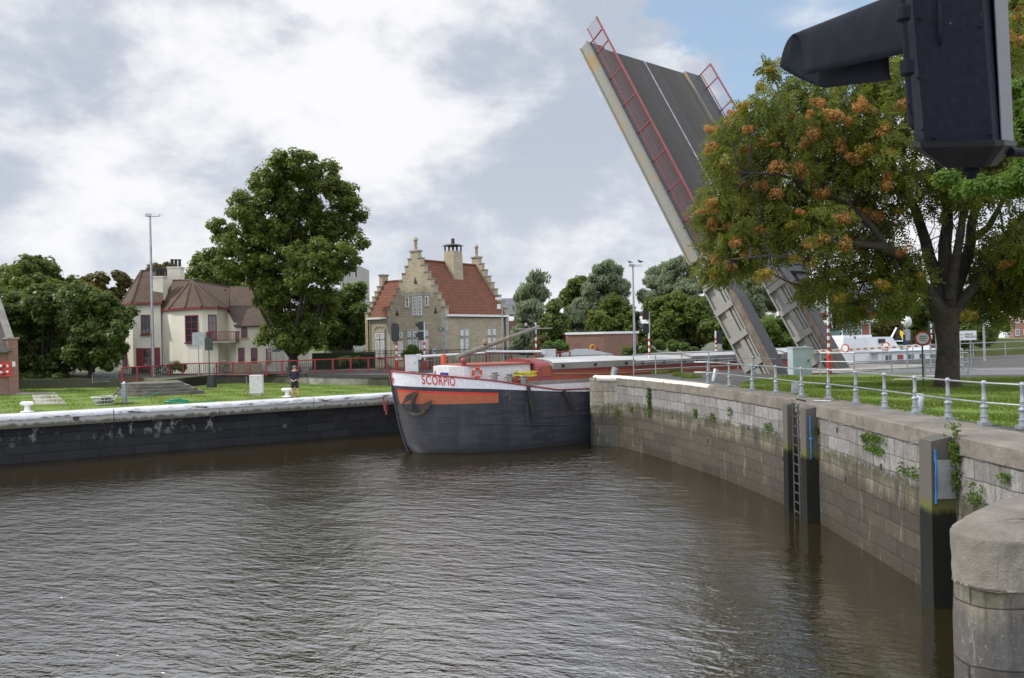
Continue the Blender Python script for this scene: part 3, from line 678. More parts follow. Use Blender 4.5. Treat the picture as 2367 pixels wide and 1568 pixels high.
# ================================================================ BRIDGE
phi, th = R(51.52), R(60.11)
BW = V(math.sin(phi), math.cos(phi), 0); BE = V(-BW.y * math.cos(th), BW.x * math.cos(th), math.sin(th)); BN = BW.cross(BE)
BA = at(1608, 597.5, 40.0); BL_ = 15.47; BWD = 10.59
def BR(l, w_, n_): return BA + BE * l + BW * w_ + BN * n_
def bbox(mb, l0, l1, w0, w1, n0, n1): return mb.obox(BR(l0, w0, n0), BW * (w1 - w0), BE * (l1 - l0), BN * (n1 - n0))
br = empty('bascule_bridge', V(12.0, 38.0, 3.2), 'raised bridge leaf with dark road deck, white centre line and red side railings', 'bridge')
m = M('bridge_asphalt'); p = m.pos(); 
mp = m.n('ShaderNodeVectorMath', operation='DOT_PRODUCT'); m.L.new(p, mp.inputs[0]); mp.inputs[1].default_value = BW
cb = m.n('ShaderNodeCombineXYZ'); m.L.new(mp.outputs['Value'], cb.inputs[0]); n1 = m.noise(cb.outputs[0], .55, 3, .5); n2 = m.noise(p, 1.2, 6, .65); n3 = m.noise(p, 35, 3)
c = m.mix(m.ramp(n1, .38, .62), (.045, .043, .042), (.072, .067, .063)); c = m.mix(m.ramp(n2, .55, .8, 0, .5), c, (.034, .033, .032)); m.col(c).rough(.95); m.bump(n3, .4, .01); MT['deck'] = m.m
MT['girder'] = rusty('pale_rusty_girder', (.23, .235, .21), .52, .6, (.30, .20, .07), .8)
MT['armpanel'] = rusty('pale_grey_steel_panel', (.30, .295, .27), .60, .55, (.15, .10, .07), .9)
MT['armdark'] = plain('brown_stained_ballast', (.20, .165, .13), (.11, .09, .075), .9, 0, 2.5)
mb = MB(); bbox(mb, 0, BL_, 1.35, 8.95, -.14, 0); mb.build('road_deck', MT['deck'], br)
mb = MB(); bbox(mb, 0, BL_, 5.06, 5.17, 0, .006); mb.build('centre_line', plain('worn_white_line', (.42, .42, .42), (.22, .22, .22), .7, 0, 3), br)
mb = MB(); bbox(mb, 0, BL_ , .16, 1.35, -.1, .16); mb.build('walkway', MT['dark'], br)
mb = MB(); bbox(mb, 0, BL_ , 8.95, BWD, -.1, .16); mb.build('walkway', MT['dark'], br)
mb = MB(); bbox(mb, 0, BL_, 8.90, 8.97, 0, .18); mb.build('kerb', MT['girder'], br)
mb = MB(); bbox(mb, -.15, BL_ + .05, 0, .08, -.42, .12); bbox(mb, -.15, BL_ + .05, -.09, .12, -.50, -.42); bbox(mb, -.15, BL_ + .05, -.07, .14, .12, .16)
mb.build('edge_girder', MT['girder'], br)
mb = MB(); bbox(mb, -.15, BL_, BWD - .02, BWD + .06, -.42, .12); mb.build('edge_girder', MT['dark'], br)
mb = MB()
for l in np.arange(.3, 15.3, 1.8): bbox(mb, l, l + .12, .1, BWD - .1, -.55, -.15)
for w0 in (2.2, 4, 5.9, 7.8): bbox(mb, .1, BL_ - .1, w0, w0 + .12, -.5, -.15)
mb.build('cross_beams', MT['dark'], br)
mb = MB(); bbox(mb, -.45, -.02, .2, BWD, -.35, .1); bbox(mb, -.9, -.45, 9.0, BWD - .3, -.5, -.1); mb.build('heel_beam', MT['dark'], br)
for wi, l1 in ((.42, BL_ + 1.05), (BWD - .12, BL_ + .05)):
    rl = bbox(MB(), .1, l1, wi - .05, wi + .05, 1.16, 1.24).build('railing', MT['railred'], br)
    mb = MB(); bbox(mb, .1, l1, wi - .025, wi + .025, .28, .33); mb.build('bottom_rail', MT['railred'], rl)
    l = l1 - .02; k = 0; ps = [l1 - .95, l1 - 1.9] + [l1 - 1.9 - 2.06 * i for i in range(1, 8)] if wi < 1 else [l1 - .04, l1 - 1.2] + [l1 - 1.2 - 2.06 * i for i in range(1, 8)]
    for l in ps:
        if l < .1: continue
        mb = MB(); bbox(mb, l - .035, l + .035, wi - .03, wi + .03, .05, 1.18); mb.build('post', MT['railred'], rl)
    mb = MB(); 
    for l in np.arange(.25, l1, .145): bbox(mb, l - .008, l + .008, wi - .008, wi + .008, .3, 1.18)
    mb.build('infill_bars', MT['railred'], rl)
for wi in (.05, 5.75):
    arm = MB(); bbox(arm, -7.4, .1, wi + .16, wi + .5, -.42, .62)
    ao = arm.build('lever_arm', MT['armpanel'], br)
    mb = MB(); bbox(mb, -7.4, .1, wi - .02, wi + .7, -.5, -.42); bbox(mb, -7.4, 0, wi + .02, wi + .6, .60, .68)
    mb.build('flange', MT['armpanel'], ao)
    mb = MB(); mb.prism([BR(-7.6, wi + .06, .68), BR(-7.6, wi + .06, 1.06), BR(-3.0, wi + .06, 1.06), BR(-.6, wi + .06, .7)], BW * .66); mb.build('ballast_slab', MT['armdark'], ao)
    mb = MB(); mb.prism([BR(-7.7, wi + .02, 1.065), BR(-7.7, wi + .02, 1.10), BR(-3.0, wi + .02, 1.10), BR(-.5, wi + .02, .74), BR(-.5, wi + .02, .71), BR(-3.0, wi + .02, 1.065)], BW * .8); mb.build('cover_plate', MT['dark'], ao)
    for l, dk in ((-1.55, 1), (-3.1, 0), (-4.75, 0), (-6.3, 0)):
        mb = MB(); bbox(mb, l - .16, l + .16, wi - .04, wi + .16, -.44, .66)
        if dk: bbox(mb, l - .26, l - .17, wi - .10, wi + .2, -.48, .72); bbox(mb, l + .17, l + .24, wi - .10, wi + .2, -.48, .72)
        mb.build('stiffener_plate', MT['armpanel'], ao)
    mb = MB(); bbox(mb, -7.3, 0, wi + .03, wi + .16, .02, .30); bbox(mb, -7.3, 0, wi + .08, wi + .16, .38, .5); mb.build('rib', MT['armpanel'], ao)
# machinery plinth the leaf stands on
mb = MB(); mb.prism([V(11.5, 38.2, 3.16), V(14.9, 35.6, 3.16), V(23.2, 42.2, 3.16), V(20.0, 44.6, 3.16)], (0, 0, .09))
tag(mb.build('bridge_sill', MT['concrete']), 'low concrete sill at the foot of the raised bridge leaf', 'sill')
# ================================================================ BARGE
HA = R(29); BD = V(math.cos(HA), math.sin(HA), 0); BS = V(math.sin(HA), -math.cos(HA), 0); BO = V(-4.75, 36.05, 0); BMAX = 2.52; LEN = 38.3
def BT(t, s, z): return BO + BD * t + BS * s + V(0, 0, z)
def tb(u, s, v_=850):        # distance aft whose projection falls on pixel column u at offset s
    X, Z = ray(u, v_); o = BO + BS * s; return (X * o.y - o.x) / (BD.x - X * BD.y)
def zb(v_, u, t, s): Y = BT(t, s, 0).y; X, Z = ray(u, v_); return ZC + Z * Y
def stem(z):
    zs = [-.7, 0, .5, 1.3, 2.2, 3.0, 4.2]; ts = [.55, -.12, -.34, -.56, -.72, -.86, -1.05]; return float(np.interp(z, zs, ts))
def half(t, z):
    x = (t - stem(z)) / 5.2; x = max(0., min(1., x)); b = BMAX * (1 - (1 - x) ** 2.5) ** .52
    xs = (LEN - t) / 3.0
    if xs < 1: b *= max(0, 1 - (1 - max(0, xs)) ** 3) ** .5
    if z < 0: b *= 1 + z * .25
    return b
def sheer(t):
    return max(2.62, 3.76 - .172 * t) if t < 20 else 2.62 + max(0, (t - 32)) * .06
def zwb(t): return max(2.5, 3.12 - .083 * t)
def zpt(t): return zwb(t) - .17 - .0 * t
barge = empty('cargo_barge', BO, 'long black and white cargo barge with red brown hatch coamings under the raised bridge', 'barge')
m = M('worn_black_hull_paint'); p = m.pos(); n1 = m.noise(m.map(p, (1, 1, .35)), 1.0, 8, .65); n2 = m.noise(m.map(p, (.35, .35, 2.2)), 2.4, 7, .7); n3 = m.noise(p, 9, 6, .7); z = m.n('ShaderNodeSeparateXYZ'); m.L.new(p, z.inputs[0])
c = m.mix(m.ramp(n1, .35, .65), (.014, .018, .028), (.034, .038, .050)); c = m.mix(m.ramp(n2, .50, .68, 0, .6), c, (.065, .067, .072))
c = m.mix(m.ramp(m.math('MULTIPLY', n3, m.ramp(n1, .4, .6, .75, 1.1)), .62, .68, 0, .9), c, (.15, .075, .05)); st_ = m.noise(m.map(p, (2.2, 2.2, .22)), 1.8, 6, .7); c = m.mix(m.ramp(st_, .60, .70, 0, .55), c, (.12, .07, .05)); c = m.mix(m.ramp(st_, .40, .30, 0, .5), c, (.016, .017, .022))
dm = m.n('ShaderNodeVectorMath', operation='DOT_PRODUCT'); m.L.new(p, dm.inputs[0]); dm.inputs[1].default_value = BD; seam = m.math('LESS_THAN', m.math('FRACT', m.math('DIVIDE', dm.outputs['Value'], 2.1)), .012)
c = m.mix(m.math('MULTIPLY', seam, .6), c, (.01, .01, .012)); c = m.mix(m.ramp(z.outputs[2], .30, .12, 0, .8), c, (.02, .02, .022))
m.col(c).rough(m.ramp(n2, .3, .7, .42, .7)); m.bump(m.math('ADD', n2, n3), .25, .02); MT['hull'] = m.m
MT['hullwhite'] = rusty('white_hull_paint', (.74, .75, .80), .655, .45, (.35, .18, .12), 2.0)
MT['patch'] = rusty('orange_brown_hull_paint', (.40, .11, .05), .63, .55, (.20, .07, .04), 1.5)
MT['stripe'] = plain('bright_red_stripe', (.62, .03, .02), (.45, .03, .02), .5)
MT['coaming'] = rusty('red_brown_coaming', (.33, .075, .04), .62, .5, (.18, .05, .03), 1.3)
MT['maroon'] = plain('maroon_paint', (.24, .045, .05), (.17, .035, .04), .5, 0, 2)
MT['hatch'] = plain('aluminium_hatch_cover', (.60, .60, .60), (.44, .43, .42), .38, .35, .8, 14, .15)
MT['hatchside'] = plain('dull_hatch_edge', (.28, .27, .25), (.20, .19, .18), .6, .2, 1.2)
MT['wornwhite'] = rusty('peeling_white_paint', (.70, .71, .74), .60, .5, (.22, .19, .14), 2.4)
ts = sorted(set([round(x, 3) for x in list(np.arange(0, 1.0, .09)) + list(np.arange(1.0, 6.4, .3)) + list(np.arange(6.5, 35, 1.5)) + list(np.arange(35, 38.31, .25))] + [.25, 4.35]))
def hullpt(t, z, side):
    tt = t if t > 3 else t + stem(z) * (1 - t / 3)
    return BT(tt, side * half(tt, z), z)
def t_of_u(u, z):
    lo, hi = 0., 9.
    for _ in range(40):
        md = (lo + hi) / 2; q = hullpt(md, z, 1)
        X = q.x / q.y; Z = (q.z - ZC) / q.y
        uu = CX + F * (X * math.cos(ROLL) - Z * math.sin(ROLL))
        if uu < u: lo = md
        else: hi = md
    return lo
PA, PB = round(t_of_u(921, 2.6), 3), round(t_of_u(1152, 2.5), 3)
ts = sorted(set([t for t in ts if abs(t - PA) > .03 and abs(t - PB) > .08] + [PA, PB]))
rows = [lambda t: -.7, lambda t: -.2, lambda t: .4, lambda t: 1.0, lambda t: 1.6, lambda t: 2.30 - .02 * t if t < 10 else 2.1, lambda t: zpt(t) - .10, lambda t: zpt(t), lambda t: zwb(t), lambda t: sheer(t)]
mb = MB()
def hullpt(t, z, side):
    # columns near the bow follow the stem rake
    tt = t if t > 3 else t + stem(z) * (1 - t / 3)
    return BT(tt, side * half(tt, z), z)
for side in (1, -1):
    for i in range(len(ts) - 1):
        t0, t1 = ts[i], ts[i + 1]
        for k in range(9):
            mi = 0
            inp = PA - .001 <= t0 and t1 <= PB + .001
            if k == 8: mi = 1
            elif inp and k == 5: mi = 2
            elif inp and k == 6: mi = 3
            q = [hullpt(t0, rows[k](t0), side), hullpt(t1, rows[k](t1), side), hullpt(t1, rows[k + 1](t1), side), hullpt(t0, rows[k + 1](t0), side)]
            if side < 0: q.reverse()
            mb.mat(mi).quad(*q)
hullo = mb.build('hull', [MT['hull'], MT['hullwhite'], MT['patch'], MT['stripe']], barge)
bmx = bmesh.new(); bmx.from_mesh(hullo.data); bmesh.ops.remove_doubles(bmx, verts=bmx.verts, dist=.001); 
for f in bmx.faces: f.smooth = True
bmx.to_mesh(hullo.data); bmx.free(); hullo.data.set_sharp_from_angle(angle=R(35))
mb = MB(); tdeck = [t for t in ts]
for i in range(len(ts) - 1):
    a, b_ = ts[i], ts[i + 1]; za, zb_ = min(sheer(a) - .03, 2.95 if a < 3 else 2.58), min(sheer(b_) - .03, 2.95 if b_ < 3 else 2.58)
    mb.quad(hullpt(a, za, 1) , hullpt(b_, zb_, 1), hullpt(b_, zb_, -1), hullpt(a, za, -1))
mb.build('deck', MT['coaming'], barge)
mb = MB()
for side in (1, -1): mb.tube([hullpt(t, sheer(t) + .01, side) for t in ts], .045, 6)
mb.build('gunwale', MT['maroon'], barge, True)
mb = MB(); mb.tube([BT(stem(z) - .02, 0, z) for z in (-.6, 0, .5, 1.3, 2.2, 3.0, sheer(-1))], .055, 8); mb.build('stem_post', MT['hull'], barge, True)
mb = MB()
def sidecurve(pts, off=.015):
    out = []
    for t, z in pts: q = hullpt(t, z, 1); out.append(q + BS * off)
    return out
tt = np.linspace(.3, 16, 30); mb.tube(sidecurve([(t, 1.55 - .085 * t if t < 11 else .62) for t in tt]), .022, 5)
mb.tube(sidecurve([(t, 1.9 - .03 * t) for t in np.linspace(1.5, 5.5, 10)]), .014, 5); mb.tube(sidecurve([(t, 1.42) for t in np.linspace(5.6, 20, 14)]), .02, 5)
mb.build('rubbing_bead', MT['hull'], barge, True)
# lettering on the bow
vs, fs = text_pts('SCORPIO', .50, 1.12)
xs = [q[0] for q in vs]; x0, x1 = min(xs), max(xs)
ta, tc_ = t_of_u(976, 3.2), t_of_u(1053, 3.0)
mb = MB(); hh = max(q[1] for q in vs)
def onhull(t, z, off=.012):
    q = hullpt(t, z, 1); q2 = hullpt(t + .05, z, 1); d = (q2 - q); d.z = 0; d.normalize(); return q + V(d.y, -d.x, 0) * off
def mapname(q):
    t = ta + (q[0] - x0) / (x1 - x0) * (tc_ - ta); zc_ = (sheer(t) + zwb(t)) / 2 + .05
    return onhull(t, zc_ + (q[1] / hh - .5) * .40, .014)
# re-slice each letter against the curved hull
mb.add([mapname(q) for q in vs], [tuple(f) for f in fs]); lo_ = mb.build('name_lettering', MT['stripe'], barge)
def hp(u, v_, off=.1):
    z = 2.5
    for _ in range(6): t = t_of_u(u, z); q = hullpt(t, z, 1); X, Z = ray(u, v_); z = ZC + Z * q.y
    return onhull(t_of_u(u, z), z, off)
mb = MB()   # red star and curled claw emblem on the stem
def strip_on(pts, w_=1.3):
    for a, b_ in zip(pts[:-1], pts[1:]):
        d = Vector((b_[0] - a[0], b_[1] - a[1])).normalized(); n_ = Vector((-d.y, d.x)) * w_
        mb.poly([hp(a[0] - n_.x, a[1] - n_.y, .025), hp(b_[0] - n_.x, b_[1] - n_.y, .025), hp(b_[0] + n_.x, b_[1] + n_.y, .025), hp(a[0] + n_.x, a[1] + n_.y, .025)])
mb.poly([hp(909.5 + 2.6 * (1 if i % 2 == 0 else .42) * math.sin(math.pi * i / 5), 859.5 - 2.8 * (1 if i % 2 == 0 else .42) * math.cos(math.pi * i / 5), .025) for i in range(10)])
strip_on([(901, 863), (904, 861), (905, 866), (902, 870), (904, 874), (908, 873), (910, 877)]); strip_on([(902, 876), (906, 878), (911, 879)], 1.0); strip_on([(903, 881), (907, 880), (906, 885)], 1.0); strip_on([(908, 882), (911, 885)], 1.0)
mb.build('emblem', MT['stripe'], barge)
# anchor on the bow
an = MB()
an.tube([hp(966, 908, .10), hp(960, 926, .18), hp(957, 944, .2)], [.05, .07, .08], 8)
an.tube([hp(941, 944, .2), hp(946, 952, .22), hp(966, 959, .24), hp(981, 955, .22), hp(990, 940, .2)], [.05, .07, .09, .07, .05], 8)
an.tube([hp(947, 950, .2), hp(937, 935, .2), hp(940, 922, .16)], [.06, .05, .03], 7)
for tri in (((936, 934), (944, 914), (967, 902), (955, 922)), ((975, 953), (978, 934), (1001, 924), (993, 944))):
    an.prism([hp(u, v_, .22) for u, v_ in tri], BS * .06)
an.sphere(hp(957, 932, .2), .16, 10, 8, .7, .7, 1.1)
an.build('anchor', rusty('rusty_anchor', (.035, .03, .028), .5, .8, (.075, .045, .035), 4), barge, True)
an = MB(); an.prism([BT(-1.05, -.9, 2.5), BT(-1.0, -.75, 2.0), BT(-.9, -1.1, 1.85)], BD * .08); an.tube([BT(-.8, -.95, 2.4), BT(-.85, -.95, 1.7)], .05, 6); an.build('anchor', MT['maroon'], barge)
# fenders hanging on the side
fender_m = rusty('old_rubber_fender', (.03, .028, .027), .6, .85, (.28, .07, .03), 3)
for u, v0, v1, du in ((1219, 893, 968, 12), (1300, 902, 945, 22)):
    t0 = t_of_u(u, 2.5); t1 = t_of_u(u + du, 1.3); z0 = zb(v0, u, t0, half(t0, 2.5)); z1 = zb(v1, u + du, t1, half(t1, 1.4))
    mb = MB(); mb.tube([onhull(t0, z0, .1), onhull((t0 + t1) / 2, (z0 + z1) / 2, .14), onhull(t1, z1, .1)], [.085, .10, .06], 8); mb.tube([onhull(t0, sheer(t0), .03), onhull(t0, z0, .1)], .02, 5)
    mb.build('fender', fender_m, barge, True)
# bollards on the side deck
for u, v_ in ((1143, 860.6), (1177, 864.5), (1209, 869)):
    t = tb(u, 2.15); z = zb(v_, u, t, 2.15); mb = MB(); mb.lathe([(.13, 2.5 - z), (.13, -.06), (.16, -.04), (.16, 0), (.0, .01)], BT(t, 2.15, z), 14)
    mb.tube([BT(t - .26, 2.15, z - .16), BT(t + .26, 2.15, z - .16)], .03, 6)
    mb.build('bollard', MT['hatchside'], barge, True)
# fore cabin, winch, blue box, post
def bx3(mb, t0, t1, s0, s1, z0, z1): return mb.obox(BT(t0, s0, z0), BD * (t1 - t0), BS * (s1 - s0), V(0, 0, z1 - z0))
mb = MB(); 
mb.prism([BT(1.55, -.9, 2.5), BT(1.55, .95, 2.5), BT(2.1, 1.4, 2.5), BT(5.6, 1.45, 2.5), BT(5.6, -1.45, 2.5), BT(2.1, -1.4, 2.5)], (0, 0, 1.40)); fc = mb.build('fore_cabin', MT['wornwhite'], barge)
mb = MB(); mb.prism([BT(2.3, -1.5, 3.9), BT(2.3, 1.5, 3.9), BT(5.7, 1.55, 3.9), BT(5.7, -1.55, 3.9)], (0, 0, .06)); mb.build('cabin_roof', MT['coaming'], fc)
mb = MB(); mb.torus(BT(1.78, 1.16, 3.35), .11, .02, (BS - BD * .8).normalized(), 14, 6); mb.build('porthole', MT['black'], fc)
mb = MB(); mb.lathe([(.28, -.45), (.28, -.4), (.16, -.38), (.16, .38), (.28, .4), (.28, .45)], BT(.75, .1, 3.45), 16, 'X'); mb.lathe([(.2, -.1), (.24, 0), (.2, .1)], BT(.2, .5, 3.4), 12, 'Y'); bx3(mb, .2, 1.2, -.3, .4, 2.9, 3.35)
mb.build('anchor_winch', MT['rope'], barge, True)
t = tb(1027, .8); mb = MB(); bx3(mb, t, t + .5, .3, .85, 2.9, 3.62); mb.build('blue_box', plain('blue_locker', (.02, .06, .30), None, .5), barge)
t = tb(1041, .6); mb = MB().lathe([(.1, 2.9), (.1, 3.75), (.12, 3.78), (.0, 3.8)], BT(t, .6, 0), 12); mb.build('mooring_post', MT['hatchside'], barge, True)
t = tb(1071.5, 1.2); z = zb(829, 1071.5, t, 1.2); mb = MB(); bx3(mb, t - .07, t + .07, 1.1, 1.35, 2.7, z - .1); mb.sphere(BT(t, 1.2, z - .12), .17, 10, 8); kp = mb.build('derrick_post', MT['maroon'], barge, True)
t0 = tb(1057, 1.0); t1 = tb(1247, .2, 755); a = BT(t0, 1.0, zb(826, 1057, t0, 1.0)); b_ = BT(t1, .2, zb(755, 1247, t1, .2))
mb = MB(); mb.tube([a, a.lerp(b_, .2), b_], [.13, .12, .075], 8); dr = mb.build('derrick_boom', MT['wood'], barge, True)
mb = MB(); q = a.lerp(b_, .93); mb.bar(q - V(.95, -.3, 0), q + V(.9, -.3, 0), .04, .05); mb.lathe([(.05, 0), (.09, .05), (.07, .14), (.02, .2)], q + V(-.4, .1, .1), 10)
mb.build('masthead', MT['hatchside'], dr, True)
mb = MB(); q = a.lerp(b_, .32); mb.lathe([(.06, 0), (.13, .04), (.13, .16), (.05, .22), (.03, .3)], q + V(0, 0, .1), 12); mb.build('bell', rusty('brass', (.25, .2, .1), .6), dr, True)
mb = MB()
for p0, p1 in ((.66, (1178, 808)), (.72, (1205, 790)), (.72, (1178, 800)), (.88, (1215, 788))):
    q = a.lerp(b_, p0); e_ = at(*p1, q.y); mb.tube([q, e_], .008, 4)
q = a.lerp(b_, .9); mb.tube([q, BT(tb(1238, 1.5), 1.5, 3.1)], .008, 4)
mb.build('stay_lines', MT['rope'], dr)
# forward bulkhead, hatch coaming and covers
mb = MB()
arc = [BT(5.7, s_, 2.6) for s_ in (-2.0, 2.0)] + [BT(5.7, 2.0 * math.cos(a), 3.72 + .42 * math.sin(a)) for a in [math.pi * k / 10 for k in range(0, 11)]]
mb.prism(arc, BD * .75); mb.build('arched_bulkhead', MT['maroon'], barge, True)
mb = MB(); bx3(mb, 4.4, 6.3, 1.3, 2.0, 2.6, 3.32); bx3(mb, 5.9, 6.45, 1.5, 2.02, 3.3, 3.8); mb.build('rope_locker', MT['coaming'], barge)
mb = MB(); bx3(mb, 6.4, 27.2, -2.0, 2.0, 3.08, 3.56); cm = mb.build('coaming', MT['coaming'], barge)
mb = MB(); bx3(mb, 6.4, 27.2, -2.06, 2.06, 3.54, 3.62); mb.build('coaming_lip', MT['maroon'], cm)
mb = MB(); bx3(mb, 4.9, 27.2, -2.08, 2.08, 2.93, 3.10); mb.build('lower_coaming', MT['hatchside'], cm)
mb = MB(); bx3(mb, 4.9, 27.2, -2.06, 2.06, 2.55, 2.94); mb.build('white_coaming_base', MT['hullwhite'], cm)
tt0 = 6.45
for i, (ln, dz) in enumerate([(5.0, 0), (3.7, -.06), (3.6, .06), (3.5, .0), (3.2, .08)]):
    t0, t1 = tt0, tt0 + ln; tt0 += ln; z0 = 3.62; z1 = 3.98 + dz
    mb = MB(); prof_ = [(-2.1, z0), (2.1, z0), (2.12, z1 - .05), (2.0, z1)] + [(2.0 * math.cos(a), z1 + .13 * math.sin(a)) for a in [math.pi * k / 8 for k in range(1, 8)]] + [(-2.0, z1), (-2.12, z1 - .05)]
    mb.prism([BT(t0 + .02, s_, z_) for s_, z_ in prof_], BD * (t1 - t0 - .04))
    for k, f in enumerate(mb.f):
        P_ = [Vector(mb.v[j]) for j in f]; n_ = (P_[1] - P_[0]).cross(P_[2] - P_[0]).normalized()
        mb.mi[k] = 0 if n_.z > .4 else 1
    h_ = mb.build('hatch_cover', [MT['hatch'], MT['hatchside']], barge)
    for q in (.12, .5, .88):
        mb = MB(); t = t0 + ln * q; bx3(mb, t - .09, t + .09, 2.11, 2.135, z0 + .08, z0 + .22); mb.build('lifting_eye', MT['black'], h_)
mb = MB(); mb.tube([BT(6.5, 2.05, 3.42), BT(9, 2.06, 3.30), BT(13, 2.06, 3.28), BT(20, 2.06, 3.4)], .018, 5); mb.build('hand_line', MT['rope'], barge)
# wheelhouse and aft cabin
MT['housewhite'] = plain('white_enamel_superstructure', (.76, .79, .82), (.66, .69, .72), .4, 0, 1.5, 20, .05)
mb = MB(); bx3(mb, 30.6, 37.2, -1.9, 2.1, 2.5, 3.74); ac = mb.build('aft_cabin', MT['housewhite'], barge)
mb = MB(); bx3(mb, 30.4, 37.4, -2.0, 2.2, 3.74, 3.84); mb.build('cabin_roof', MT['whiteclean'], ac)
mb = MB(); bx3(mb, 34.9, 37.0, -1.2, 1.4, 3.84, 4.12); mb.build('skylight', MT['housewhite'], ac)
for t in (31.6, 33.9, 35.1, 36.3):
    mb = MB(); bx3(mb, t - .3, t + .3, 2.10, 2.115, 2.95, 3.55); wn = mb.build('window', MT['glassblue'], ac)
    mb = MB(); bx3(mb, t - .015, t + .015, 2.115, 2.13, 2.95, 3.55); mb.build('window_frame', MT['whiteclean'], wn)
mb = MB(); bx3(mb, 32.5, 33.1, 2.10, 2.115, 2.55, 3.55); mb.build('door', MT['coaming'], ac)
mb = MB(); mb.prism([BT(27.6, 1.7, 2.5), BT(33.6, 1.7, 2.5), BT(33.4, 1.7, 3.9), BT(32.6, 1.7, 4.72), BT(27.9, 1.7, 4.72)], BS * -3.4); wb = mb.build('wheelhouse_base', MT['housewhite'], barge)
mb = MB(); bx3(mb, 31.2, 31.7, 1.7, 1.85, 4.35, 4.6); mb.build('vent_box', MT['black'], wb)
wh = MB(); Z0, Z1 = 4.72, 5.72; T0, T1, S0, S1 = 28.3, 31.0, -1.3, 1.3
for t in (T0, T0 + .9, T0 + 1.8, T1 - .08):
    for s_ in (S0, S1 - .08): bx3(wh, t, t + .08, s_, s_ + .08, Z0, Z1)
bx3(wh, T0 - .05, T1 + .05, S0 - .05, S1 + .05, Z0 - .04, Z0 + .16); bx3(wh, T0, T1, S0, S1, Z1 - .12, Z1 - .01)
wo = wh.build('wheelhouse', MT['housewhite'], barge)
mb = MB(); bx3(mb, T0 + .03, T1 - .03, S1 - .05, S1 - .03, Z0 + .16, Z1 - .12); bx3(mb, T0 + .03, T1 - .03, S0 + .03, S0 + .05, Z0 + .16, Z1 - .12); bx3(mb, T0 + .03, T0 + .05, S0, S1, Z0 + .16, Z1 - .12); bx3(mb, T1 - .05, T1 - .03, S0, S1, Z0 + .16, Z1 - .12)
mb.build('glazing', MT['glassblue'], wo)
mb = MB(); bx3(mb, T0 - .35, T1 + .35, S0 - .3, S1 + .3, Z1, Z1 + .13); mb.build('wheelhouse_roof', MT['whiteclean'], wo)
mb = MB(); bx3(mb, T1 - .75, T1 - .2, S1 - .03, S1 + .01, Z0 + .2, Z1 - .15); mb.build('curtain', MT['coaming'], wo)
mb = MB()
for t in (28.6, 29.3, 30.0): mb.tube([BT(t, 1.0, Z1 + .13), BT(t, 1.0, Z1 + .32), BT(t + .7, -.6, Z1 + .36)], .02, 5)
mb.tube([BT(28.6, 1.0, Z1 + .32), BT(30.3, 1.0, Z1 + .32)], .02, 5); mb.lathe([(.05, 0), (.16, .12), (.16, .15)], BT(30.6, .5, Z1 + .15), 12)
mb.build('roof_rack', MT['whiteclean'], wo)
# stern mast, flag and boat crane
mb = MB(); mb.tube([BT(34.2, 0, 3.8), BT(35.5, 0, 5.3)], .06, 8); mb.tube([BT(32.4, 0, 3.9), BT(32.7, 0, 4.5), BT(35.0, .3, 3.9)], .05, 6); mb.tube([BT(33.0, 0.6, 4.4), BT(35.8, .6, 4.4)], .035, 6)
mb.build('stern_davit', MT['housewhite'], barge, True)
mb = MB(); mb.prism([BT(31.6, 1.2, 3.84), BT(34.4, 1.2, 3.84), BT(34.7, 1.2, 4.2), BT(31.5, 1.2, 4.16)], BS * -2); mb.build('dinghy', plain('dark_green_dinghy', (.01, .06, .06), None, .5), barge)
fm = M('flag_cloth'); uvn = fm.uv(); sp = fm.n('ShaderNodeSeparateXYZ'); fm.L.new(uvn, sp.inputs[0])
c = fm.mix(fm.math('GREATER_THAN', sp.outputs[0], .4), (.01, .01, .01), (.75, .52, .01)); c = fm.mix(fm.math('GREATER_THAN', sp.outputs[0], .72), c, (.55, .02, .02)); fm.col(c).rough(.8)
mb = MB(); NF = 12; A0 = BT(35.3, 0, 5.15)
for i in range(NF):
    for j in range(4):
        def fp_(i_, j_):
            x = i_ / NF; return A0 + BD * (x * 1.7) + BS * (.10 * math.sin(x * 9 + j_)) + V(0, 0, -.25 * x - .85 * j_ / 4 * (1 - .45 * x) + .12 * math.sin(x * 5))
        mb.add([fp_(i, j + 1), fp_(i + 1, j + 1), fp_(i + 1, j), fp_(i, j)], [(0, 1, 2, 3)], [[(i / NF, 0), ((i + 1) / NF, 0), ((i + 1) / NF, 0), (i / NF, 0)]])
mb.build('flag', fm.m, barge, 'all')
# loose things lying on the barge
t = tb(1103, 1.55); q = BT(t, 1.52, zb(861.5, 1103, t, 1.5)); lr = MB().torus(q, .205, .062, BS, 24, 8).build('life_ring', MT['orange'], None, True)
tag(lr, 'orange life ring hung on the white fore cabin of the barge', 'life ring')
for k in range(4):
    a = math.pi / 4 + k * math.pi / 2; MB().torus(q, .205, .065, BS, 4, 8, a - .13, a + .13).build('white_band', MT['white'], lr, True)
mb = MB(); c0 = BT(5.35, 1.65, 3.36)
for k in range(7):
    pts = [c0 + BD * (.82 * (1 - .04 * k) * math.cos(a)) + BS * (.26 * math.sin(a + k * .5)) + V(0, 0, .03 * k + .03 * math.sin(3 * a + k)) for a in [2 * math.pi * i / 20 for i in range(21)]]
    mb.tube(pts, .022, 5)
tag(mb.build('coiled_hose', MT['hoseyellow'], None, True), 'yellow hose coiled on the red brown locker of the barge', 'hose')
